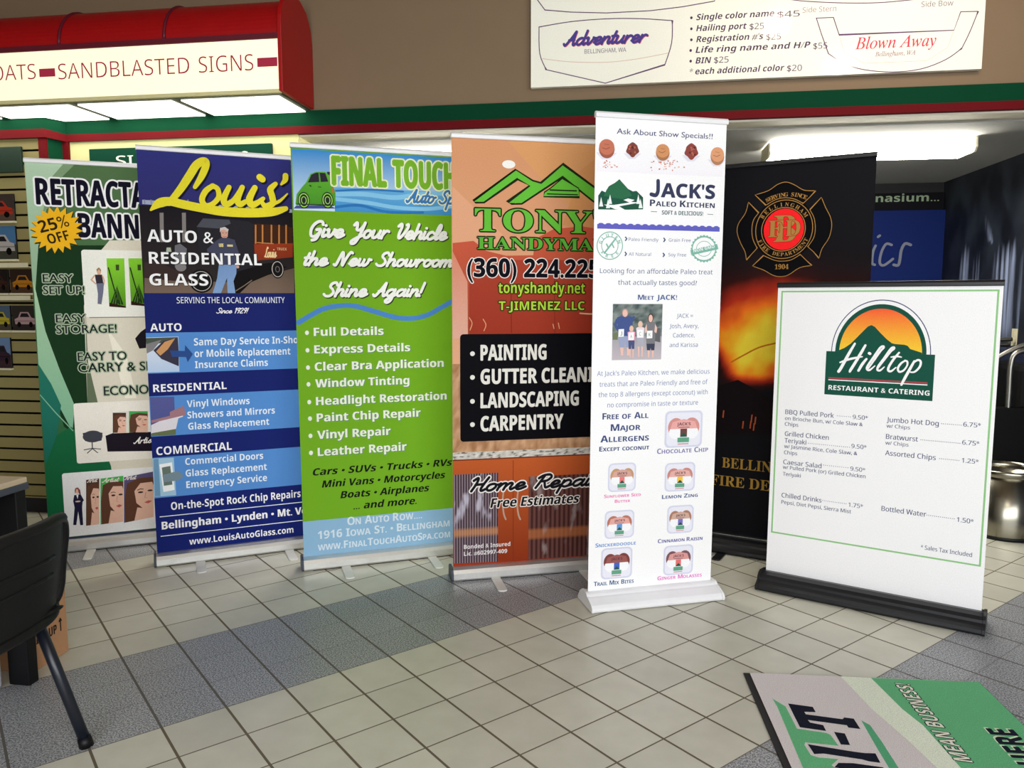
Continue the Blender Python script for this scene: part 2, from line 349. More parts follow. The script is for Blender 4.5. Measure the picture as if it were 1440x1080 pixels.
        for v in range(7): a, b, c = s.v[k0 + 2*n + 7 + v]; s.v[k0 + 2*n + 7 + v] = (a, b - s.STEP*0.12, c)
    def arc(s, e):
        _, st, txt, cx, cy, r, cap, a0, a1, col, inv = e
        H = bounds(glyphs(st, 'H')[0]); sc = cap / (H[3] - H[1]); n = len(txt)
        for i, ch in enumerate(txt):
            if ch == ' ': continue
            a = math.radians(a0 + (a1 - a0) * (i / (n - 1))); vs, fs = glyphs(st, ch); b = bounds(vs); rot = a - PI/2 if not inv else a + PI/2
            o = []
            for x, y in vs:
                X = (x - (b[0]+b[2])/2)*sc; Y = (y - H[1])*sc
                o.append((cx + r*math.cos(a) + X*math.cos(rot) - Y*math.sin(rot), cy + r*math.sin(a) + X*math.sin(rot) + Y*math.cos(rot)))
            s.put(o, fs, col)
    def line(s, e):
        P = e[1]; w = e[2]; col = e[3]; tp = e[5] if len(e) > 5 else None
        Q = [(p[0], p[1], (tp[i] if tp else 1.0)) for i, p in enumerate(P)]
        closed = len(P) > 3 and P[0] == P[-1]
        if e[4]: Q = catmull(Q)
        lay = s.layer((min(q[0] for q in Q)-w/2, min(q[1] for q in Q)-w/2, max(q[0] for q in Q)+w/2, max(q[1] for q in Q)+w/2))
        if e[4]: return s.ribbon([(q[0], q[1], q[2]) for q in Q], w, col, lay)
        vs = []; n = len(Q)
        for i, q in enumerate(Q):
            if closed and i in (0, n-1): a, b = Q[n-2], Q[1]
            else: a, b = Q[max(i-1, 0)], Q[min(i+1, n-1)]
            dx, dy = b[0]-a[0], b[1]-a[1]; m = math.hypot(dx, dy) or 1; h = w*q[2]/2
            k = 1.0
            if 0 < i < n-1 or closed:
                ex, ey = q[0]-a[0], q[1]-a[1]; me = math.hypot(ex, ey) or 1; k = 1 / max(0.5, abs((ex*dx + ey*dy) / (me*m)))
            vs += [(q[0] - dy/m*h*k, q[1] + dx/m*h*k), (q[0] + dy/m*h*k, q[1] - dx/m*h*k)]
        s.put(vs, [(2*i, 2*i+1, 2*i+3, 2*i+2) for i in range(n-1)], col, lay)
    def ell(s, cx, cy, rx, ry, col, lay=None, n=28):
        if max(rx, ry) < 4: n = min(n, 10)
        return s.put([(cx + rx*math.cos(2*PI*k/n), cy + ry*math.sin(2*PI*k/n)) for k in range(n)], [tuple(range(n))], col, lay)
    def run(s, items):
        for e in items:
            k = e[0]
            if k == 'R': x0, y0, x1, y1 = e[1:5]; s.put([(x0,y0),(x1,y0),(x1,y1),(x0,y1)], [(0,1,2,3)], e[5])
            elif k == 'P': s.poly(e[1], e[2])
            elif k == 'L': s.line(e)
            elif k == 'E': s.ell(*e[1:5], e[5])
            elif k == 'O':
                cx, cy, rx, ry, w, col, a0, a1 = e[1:]; n = 48; vs = []
                for i in range(n+1):
                    a = math.radians(a0 + (a1-a0)*i/n); c_, s_ = math.cos(a), math.sin(a)
                    vs += [(cx+(rx-w/2)*c_, cy+(ry-w/2)*s_), (cx+(rx+w/2)*c_, cy+(ry+w/2)*s_)]
                s.put(vs, [(2*i, 2*i+1, 2*i+3, 2*i+2) for i in range(n)], col)
            elif k == 'RR':
                x0, y0, x1, y1, r, col = e[1:]; P = []
                for cx, cy, b in ((x1-r, y1-r, 0), (x0+r, y1-r, 90), (x0+r, y0+r, 180), (x1-r, y0+r, 270)):
                    P += [(cx + r*math.cos(math.radians(b + 15*i)), cy + r*math.sin(math.radians(b + 15*i))) for i in range(7)]
                s.put(P, [tuple(range(len(P)))], col)
            elif k == 'G':
                x0, y0, x1, y1, nx, ny, fn = e[1:]; f = FN[fn]; lay = s.layer((x0, y0, x1, y1)); n = len(s.v); d = -s.STEP*lay
                for j in range(ny+1):
                    for i in range(nx+1):
                        s.v.append(((x0 + (x1-x0)*i/nx)/1000, d, (y0 + (y1-y0)*j/ny)/1000)); s.c.append(f(i/nx, j/ny))
                for j in range(ny):
                    for i in range(nx):
                        a = n + j*(nx+1) + i; s.f.append((a, a+1, a+nx+2, a+nx+1))
            elif k == 'T': s.text(e)
            elif k == 'A': s.arc(e)
        return s
    def slab(s, x0, z0, x1, z1, t, col, gap=0.0003):     # the sheet itself, behind the print (metres)
        n = len(s.v); y0, y1 = gap, gap + t
        s.v += [(x0,y0,z0),(x1,y0,z0),(x1,y0,z1),(x0,y0,z1),(x0,y1,z0),(x1,y1,z0),(x1,y1,z1),(x0,y1,z1)]; s.c += [col]*8
        s.f += [tuple(n+k for k in f) for f in ((0,1,2,3),(7,6,5,4),(4,5,1,0),(5,6,2,1),(6,7,3,2),(7,4,0,3))]
        return s
    def build(s, name, m, parent=None):
        me = bpy.data.meshes.new(name); me.from_pydata(s.v, [], s.f)
        at = me.color_attributes.new('ink', 'FLOAT_COLOR', 'POINT')
        at.data.foreach_set('color', [x for c in s.c for x in (c[0], c[1], c[2], 1.0)])
        me.materials.append(m); me.update(); o = bpy.data.objects.new(name, me); COL.objects.link(o)
        if parent: o.parent = parent
        return o

# ------------------------------------------------------------------ print layouts (millimetres on each sheet)
PRINT={}
PRINT['retract']=[
('R',0.0,50.7,850.0,2064.1,((0.007,0.123,0.044),(0.09,0.177,0.071))),
('P',[(1.6,1653.9),(32.6,1636.4),(391.1,1644.1),(393.7,1358.9),(314.2,820.9),(192.7,594.9),(102.9,678.3),(40.8,986.0),(3.8,1360.1)],(0.008,0.038,0.011)),
('P',[(-0.1,2060.9),(232.2,2065.3),(149.4,1987.6),(89.3,1839.1),(39.0,1636.5),(7.0,1360.1),(1.6,1434.0)],((0.261,0.424,0.261),(0.488,0.674,0.475))),
('P',[(232.2,2065.3),(179.8,2065.8),(110.1,1978.3),(67.8,1801.8),(102.2,1839.6),(155.6,1980.7)],(0.225,0.353,0.192)),
('P',[(5.9,1452.4),(45.8,1188.6),(100.0,983.8),(159.3,790.2),(141.5,648.8),(77.2,813.7),(3.5,1017.4)],((0.217,0.488,0.31),(0.424,0.634,0.393))),
('P',[(3.5,1017.4),(56.2,909.8),(96.0,793.6),(67.2,634.5),(5.2,474.0)],((0.01,0.142,0.098),(0.018,0.177,0.126))),
('P',[(5.2,474.0),(67.2,634.5),(136.3,676.1),(329.6,447.1),(102.2,55.0),(-12.1,53.0)],(0.008,0.136,0.048)),
('L',[(0.7,855.5),(67.4,757.0),(145.1,652.4)],5.2,(0.217,0.488,0.31),0),
('P',[(372.0,1670.1),(328.4,1616.4),(231.8,1321.7),(220.4,794.7),(315.7,448.2),(324.6,348.4),(913.8,377.9),(968.0,1684.3)],(0.767,0.715,0.588)),
('P',[(238.5,1321.6),(220.4,794.7),(271.5,792.0),(235.7,1017.2)],(0.136,0.177,0.1)),
('P',[(334.3,1206.3),(423.2,1049.8),(460.6,813.5),(404.4,816.3)],(0.92,0.876,0.732)),
('RR',234.4,1261.1,810.0,1618.3,14.0,(0.92,0.92,0.839)),
('R',254.4,1256.1,805.0,1261.1,(0.261,0.252,0.196)),
('P',[(352.6,1574.1),(438.1,1575.4),(433.9,1309.2),(352.9,1316.6)],((0.085,0.285,0.014),(0.261,0.674,0.036))),
('P',[(356.5,1326.8),(398.8,1437.0),(367.2,1326.7)],(0.016,0.048,0.006)),
('P',[(370.2,1326.7),(398.6,1431.9),(380.9,1326.6)],(0.016,0.048,0.006)),
('P',[(384.0,1326.6),(398.3,1426.9),(394.7,1326.6)],(0.016,0.048,0.006)),
('P',[(397.8,1326.5),(398.1,1421.8),(408.6,1326.5)],(0.016,0.048,0.006)),
('P',[(411.6,1326.5),(397.8,1416.7),(422.4,1326.4)],(0.016,0.048,0.006)),
('L',[(359.1,1523.8),(376.0,1439.5),(397.5,1335.1)],6.1,(0.014,0.036,0.007),1),
('P',[(354.0,1337.0),(431.3,1317.8),(433.9,1309.2),(352.9,1316.6)],(0.029,0.01,0.005)),
('P',[(395.0,1541.0),(411.8,1541.3),(410.3,1510.8),(395.0,1510.6)],(0.044,0.073,0.018)),
('P',[(458.1,1575.8),(542.0,1577.1),(538.8,1317.1),(459.5,1324.5)],((0.085,0.285,0.014),(0.261,0.674,0.036))),
('P',[(463.1,1334.7),(505.9,1446.0),(474.0,1334.7)],(0.016,0.048,0.006)),
('P',[(477.1,1334.6),(505.7,1440.8),(488.0,1334.6)],(0.016,0.048,0.006)),
('P',[(491.1,1334.6),(505.4,1435.7),(502.0,1334.5)],(0.016,0.048,0.006)),
('P',[(505.1,1334.5),(505.2,1430.6),(516.1,1334.4)],(0.016,0.048,0.006)),
('P',[(519.2,1334.4),(504.9,1425.4),(530.2,1334.4)],(0.016,0.048,0.006)),
('L',[(464.8,1524.9),(482.3,1439.9),(504.8,1343.1)],6.2,(0.014,0.036,0.007),1),
('P',[(460.5,1345.0),(539.2,1325.7),(542.0,1317.0),(459.5,1324.5)],(0.029,0.01,0.005)),
('P',[(501.4,1542.4),(518.5,1542.6),(517.0,1511.9),(501.4,1511.7)],(0.044,0.073,0.018)),
('E',312.7,1504.0,9.8,20.2,(0.715,0.424,0.285)),
('P',[(301.2,1514.7),(313.9,1525.8),(323.7,1512.5),(321.7,1502.4),(313.4,1517.4),(303.6,1502.2)],(0.364,0.217,0.111)),
('P',[(292.3,1487.0),(326.9,1487.3),(330.6,1441.8),(297.1,1436.7)],(0.036,0.027,0.041)),
('L',[(292.1,1483.6),(274.3,1460.1),(295.6,1436.7)],6.8,(0.715,0.424,0.285),0),
('L',[(328.1,1481.4),(335.9,1456.2),(331.7,1433.4)],6.1,(0.715,0.424,0.285),0),
('P',[(297.3,1440.0),(333.6,1441.9),(328.0,1392.9),(315.6,1328.7),(297.6,1332.2),(301.9,1384.5)],(0.17,0.177,0.261)),
('P',[(469.8,1141.9),(499.0,1177.6),(527.6,1198.8),(522.2,1088.7),(488.2,1086.1)],(0.011,0.008,0.013)),
('T', 'x', 'RETRACTABLE', 44.0, 1848.7, 487.1, 1848.7, 131.1, (0.005, 0.004, 0.016), {'o': (9, (0.92, 0.92, 0.92)), 'pre': 7}),
('T', 'x', 'BANNERS', 228.7, 1684.0, 515.8, 1684.0, 123.4, (0.005, 0.004, 0.016), {'o': (9, (0.92, 0.92, 0.92)), 'pre': 4}),
('P',[(253.2,1708.9),(218.5,1695.1),(242.9,1670.5),(206.5,1667.7),(221.4,1636.2),(186.8,1644.6),(190.6,1609.4),(161.4,1628.2),(153.9,1592.8),(132.8,1620.1),(114.9,1588.0),(103.9,1620.9),(77.4,1595.3),(77.5,1630.6),(45.1,1613.9),(56.1,1648.2),(21.1,1641.8),(41.8,1671.8),(7.5,1676.4),(36.0,1699.3),(5.7,1714.3),(39.0,1727.9),(15.6,1751.9),(50.7,1754.9),(36.5,1785.6),(70.0,1777.8),(66.4,1812.3),(95.0,1794.3),(102.4,1829.3),(123.3,1802.8),(141.1,1834.9),(152.2,1802.4),(178.8,1828.4),(178.8,1793.1),(211.8,1810.4),(200.7,1775.7),(236.7,1782.6),(215.4,1752.0),(251.0,1747.6),(221.6,1724.2)],(0.01,0.029,0.01)),
('P',[(249.5,1716.0),(214.9,1702.2),(239.3,1677.6),(202.9,1674.7),(217.7,1643.3),(183.3,1651.7),(187.1,1616.5),(157.9,1635.3),(150.4,1599.9),(129.3,1627.1),(111.4,1595.1),(100.4,1627.9),(73.9,1602.3),(74.0,1637.6),(41.7,1620.9),(52.6,1655.2),(17.6,1648.8),(38.4,1678.8),(4.1,1683.3),(32.5,1706.2),(2.2,1721.2),(35.6,1734.8),(12.2,1758.8),(47.3,1761.8),(33.1,1792.5),(66.5,1784.7),(62.9,1819.1),(91.5,1801.2),(98.9,1836.1),(119.7,1809.7),(137.6,1841.8),(148.6,1809.3),(175.3,1835.3),(175.3,1800.0),(208.2,1817.4),(197.1,1782.7),(233.1,1789.6),(211.8,1759.0),(247.4,1754.6),(218.0,1731.2)],(0.92,0.488,0.013)),
('T', 'h', '25%', 54.8, 1699.9, 190.4, 1741.0, 61.6, (0.023, 0.014, 0.003)),
('T', 'h', 'OFF', 88.9, 1643.3, 186.5, 1669.6, 50.4, (0.023, 0.014, 0.003)),
('T', 'av', 'EASY', 49.5, 1445.6, 188.5, 1445.6, 41.9, (0.011, 0.011, 0.014), {'o': (5, (0.424, 0.523, 0.364))}),
('T', 'av', 'SET UP!', 47.9, 1383.7, 238.0, 1383.7, 42.0, (0.011, 0.011, 0.014), {'o': (5, (0.424, 0.523, 0.364))}),
('T', 'av', 'EASY', 97.9, 1234.1, 237.0, 1234.1, 42.5, (0.011, 0.011, 0.014), {'o': (5, (0.424, 0.523, 0.364))}),
('T', 'av', 'STORAGE!', 96.6, 1175.9, 381.7, 1175.9, 44.8, (0.011, 0.011, 0.014), {'o': (5, (0.424, 0.523, 0.364))}),
('T', 'av', 'EASY TO', 188.7, 1027.6, 423.0, 1027.6, 45.4, (0.011, 0.011, 0.014), {'o': (5, (0.424, 0.523, 0.364))}),
('T', 'av', 'CARRY & SHIP', 188.3, 966.1, 512.6, 966.1, 47.8, (0.011, 0.011, 0.014), {'o': (5, (0.424, 0.523, 0.364)), 'pre': 9}),
('T', 'av', 'ECONOMICAL', 303.4, 836.8, 522.3, 836.8, 48.5, (0.011, 0.011, 0.014), {'o': (5, (0.424, 0.523, 0.364)), 'pre': 5}),
('RR',153.5,473.4,810.0,800.8,12.0,(0.92,0.876,0.784)),
('E',236.0,616.4,47.7,32.4,(0.067,0.071,0.09)),
('P',[(188.6,637.6),(236.3,645.2),(284.7,633.3),(278.0,591.8),(239.4,583.6),(198.8,593.7)],(0.059,0.063,0.08)),
('L',[(231.8,584.2),(231.3,551.7)],5.1,(0.063,0.063,0.073),0),
('L',[(189.9,546.1),(230.1,551.8),(272.3,544.3)],4.4,(0.063,0.063,0.073),0),
('L',[(204.6,526.2),(231.3,550.2),(256.6,524.4)],4.4,(0.063,0.063,0.073),0),
('P',[(298.4,615.7),(337.7,629.8),(527.4,622.3),(554.0,620.5),(548.9,513.2),(303.5,528.1)],(0.013,0.008,0.016)),
('P',[(337.1,741.6),(420.2,746.4),(414.1,624.7),(337.6,626.9)],(0.802,0.758,0.674)),
('P',[(340.2,740.0),(404.7,736.3),(399.1,625.7),(334.5,630.0)],(0.085,0.036,0.023)),
('P',[(345.8,723.2),(371.9,729.4),(404.0,723.1),(399.1,625.7),(337.7,629.8),(338.6,685.0)],(0.126,0.053,0.029)),
('P',[(360.7,700.2),(374.4,715.9),(400.2,712.2),(403.0,703.2),(399.9,642.3),(380.8,649.1),(363.7,670.1)],(0.848,0.523,0.393)),
('P',[(365.1,659.0),(400.1,645.6),(399.1,625.7),(357.0,628.5)],(0.848,0.523,0.393)),
('E',374.0,693.8,5.8,2.2,(0.044,0.023,0.023)),
('E',394.7,692.6,5.8,2.2,(0.044,0.023,0.023)),
('L',[(367.2,700.9),(373.7,702.2),(380.7,699.5)],1.9,(0.085,0.036,0.023),0),
('P',[(380.4,666.9),(389.6,669.6),(397.9,665.8),(389.2,661.9)],(0.595,0.126,0.111)),
('L',[(385.5,690.9),(382.2,677.8),(387.4,676.4)],1.6,(0.595,0.31,0.217),0),
('P',[(420.1,744.2),(513.1,738.9),(507.4,621.4),(414.2,627.6)],(0.063,0.424,0.098)),
('P',[(428.4,726.2),(465.9,732.2),(512.4,724.8),(507.4,621.4),(418.8,627.3),(419.0,685.8)],(0.126,0.053,0.029)),
('P',[(450.4,701.5),(469.9,717.9),(507.2,713.4),(511.4,703.7),(508.3,639.1),(480.5,646.8),(455.4,669.5)],(0.848,0.523,0.393)),
('P',[(457.6,657.6),(508.4,642.6),(507.4,621.4),(446.7,625.4)],(0.848,0.523,0.393)),
('E',469.7,694.5,8.4,2.3,(0.044,0.023,0.023)),
('E',499.6,692.7,8.5,2.4,(0.044,0.023,0.023)),
('L',[(459.8,702.1),(469.2,703.3),(479.3,700.3)],2.8,(0.085,0.036,0.023),0),
('P',[(479.5,665.6),(492.8,668.3),(504.8,664.1),(492.4,660.1)],(0.595,0.126,0.111)),
('L',[(486.4,691.1),(481.9,677.3),(489.4,675.6)],2.3,(0.595,0.31,0.217),0),
('T', 'sc', 'Artist', 435.2, 562.3, 521.9, 562.3, 35.2, (0.92, 0.895, 0.848), {'pre': 5}),
('RR',78.8,76.3,810.0,426.1,12.0,(0.92,0.92,0.92)),
('P',[(191.8,380.9),(255.6,383.9),(242.2,129.9),(178.2,128.2)],(0.09,0.041,0.027)),
('P',[(196.1,343.4),(222.5,362.2),(254.0,353.6),(242.2,129.9),(181.4,128.3),(186.3,254.9)],(0.126,0.053,0.029)),
('P',[(209.3,293.6),(224.1,332.1),(249.5,328.1),(251.6,308.0),(244.2,168.1),(225.7,180.3),(210.2,225.4)],(0.848,0.523,0.393)),
('P',[(210.7,200.1),(244.6,175.8),(242.2,129.9),(200.6,128.8)],(0.848,0.523,0.393)),
('E',222.1,281.5,5.7,5.1,(0.044,0.023,0.023)),
('E',242.6,282.3,5.8,5.1,(0.044,0.023,0.023)),
('L',[(215.9,296.4),(222.4,300.4),(229.2,295.7)],1.9,(0.085,0.036,0.023),0),
('P',[(226.5,220.9),(235.9,228.8),(243.8,221.5),(235.0,211.0)],(0.595,0.126,0.111)),
('L',[(233.3,276.9),(229.2,246.3),(234.1,244.0)],1.6,(0.595,0.31,0.217),0),
('P',[(261.9,381.9),(374.1,388.2),(361.1,131.5),(248.6,127.7)],(0.067,0.475,0.09)),
('P',[(271.0,344.5),(316.7,364.7),(372.5,357.5),(361.1,131.5),(254.1,127.9),(257.5,255.2)],(0.126,0.053,0.029)),
('P',[(296.3,295.1),(320.7,334.4),(365.6,331.6),(370.2,311.4),(363.1,170.2),(329.7,181.7),(300.6,226.5)],(0.848,0.523,0.393)),
('P',[(302.6,201.1),(363.4,177.9),(361.1,131.5),(287.7,129.0)],(0.848,0.523,0.393)),
('E',319.2,283.4,10.1,5.1,(0.044,0.023,0.023)),
('E',355.3,285.1,10.2,5.1,(0.044,0.023,0.023)),
('L',[(307.6,298.2),(319.1,302.5),(331.2,298.0)],3.4,(0.085,0.036,0.023),0),
('P',[(329.6,222.7),(345.8,231.0),(360.1,223.9),(344.9,213.1)],(0.595,0.126,0.111)),
('L',[(339.2,279.3),(333.1,248.4),(342.0,246.2)],2.8,(0.595,0.31,0.217),0),
('P',[(376.9,379.1),(526.7,399.4),(514.3,141.8),(364.0,124.5)],(0.117,0.09,0.217)),
('P',[(389.8,343.0),(450.3,368.8),(525.2,368.6),(514.3,141.8),(371.5,125.4),(373.4,252.4)],(0.126,0.053,0.029)),
('P',[(424.5,296.9),(456.3,339.1),(516.4,341.9),(523.0,322.4),(516.2,180.6),(471.4,188.1),(431.5,229.2)],(0.848,0.523,0.393)),
('P',[(434.8,204.1),(516.6,188.3),(514.3,141.8),(416.2,130.5)],(0.848,0.523,0.393)),
('E',455.3,288.2,13.5,5.1,(0.044,0.023,0.023)),
('E',503.6,294.3,13.6,5.1,(0.044,0.023,0.023)),
('L',[(439.6,301.4),(454.8,307.2),(471.0,304.2)],4.5,(0.085,0.036,0.023),0),
('P',[(470.4,228.9),(491.9,239.2),(511.2,233.9),(491.0,221.2)],(0.595,0.126,0.111)),
('L',[(482.2,286.5),(474.6,254.9),(486.6,253.9)],3.8,(0.595,0.31,0.217),0),
('T', 'sc', 'Artist', 197.3, 365.9, 247.0, 365.9, 24.6, (0.848, 0.784, 0.715)),
('T', 'sc', 'Artist', 269.0, 359.3, 353.1, 359.3, 24.8, (0.848, 0.784, 0.715)),
('T', 'sc', 'Artist', 379.4, 364.1, 438.5, 364.1, 25.0, (0.848, 0.784, 0.715)),
('E',146.6,327.0,11.3,17.4,(0.848,0.488,0.364)),
('P',[(134.1,328.2),(137.9,339.4),(149.4,342.7),(160.0,329.4),(162.4,303.7),(153.8,308.2),(150.1,333.9),(141.4,334.7),(136.1,306.2)],(0.217,0.063,0.063)),
('P',[(130.9,303.1),(161.2,305.3),(175.7,269.6),(169.0,263.0),(164.7,230.6),(164.6,134.1),(150.7,134.2),(144.7,210.8),(131.9,137.8),(116.9,139.5),(129.0,234.3),(124.1,271.1)],(0.016,0.014,0.048)),
('P',[(140.9,302.1),(146.0,279.9),(151.0,303.3)],(0.92,0.92,0.92)),
('E',146.5,266.7,12.6,4.3,(0.848,0.523,0.393)),
('R',0.0,50.7,850.0,72.7,(0.044,0.048,0.098)),
]
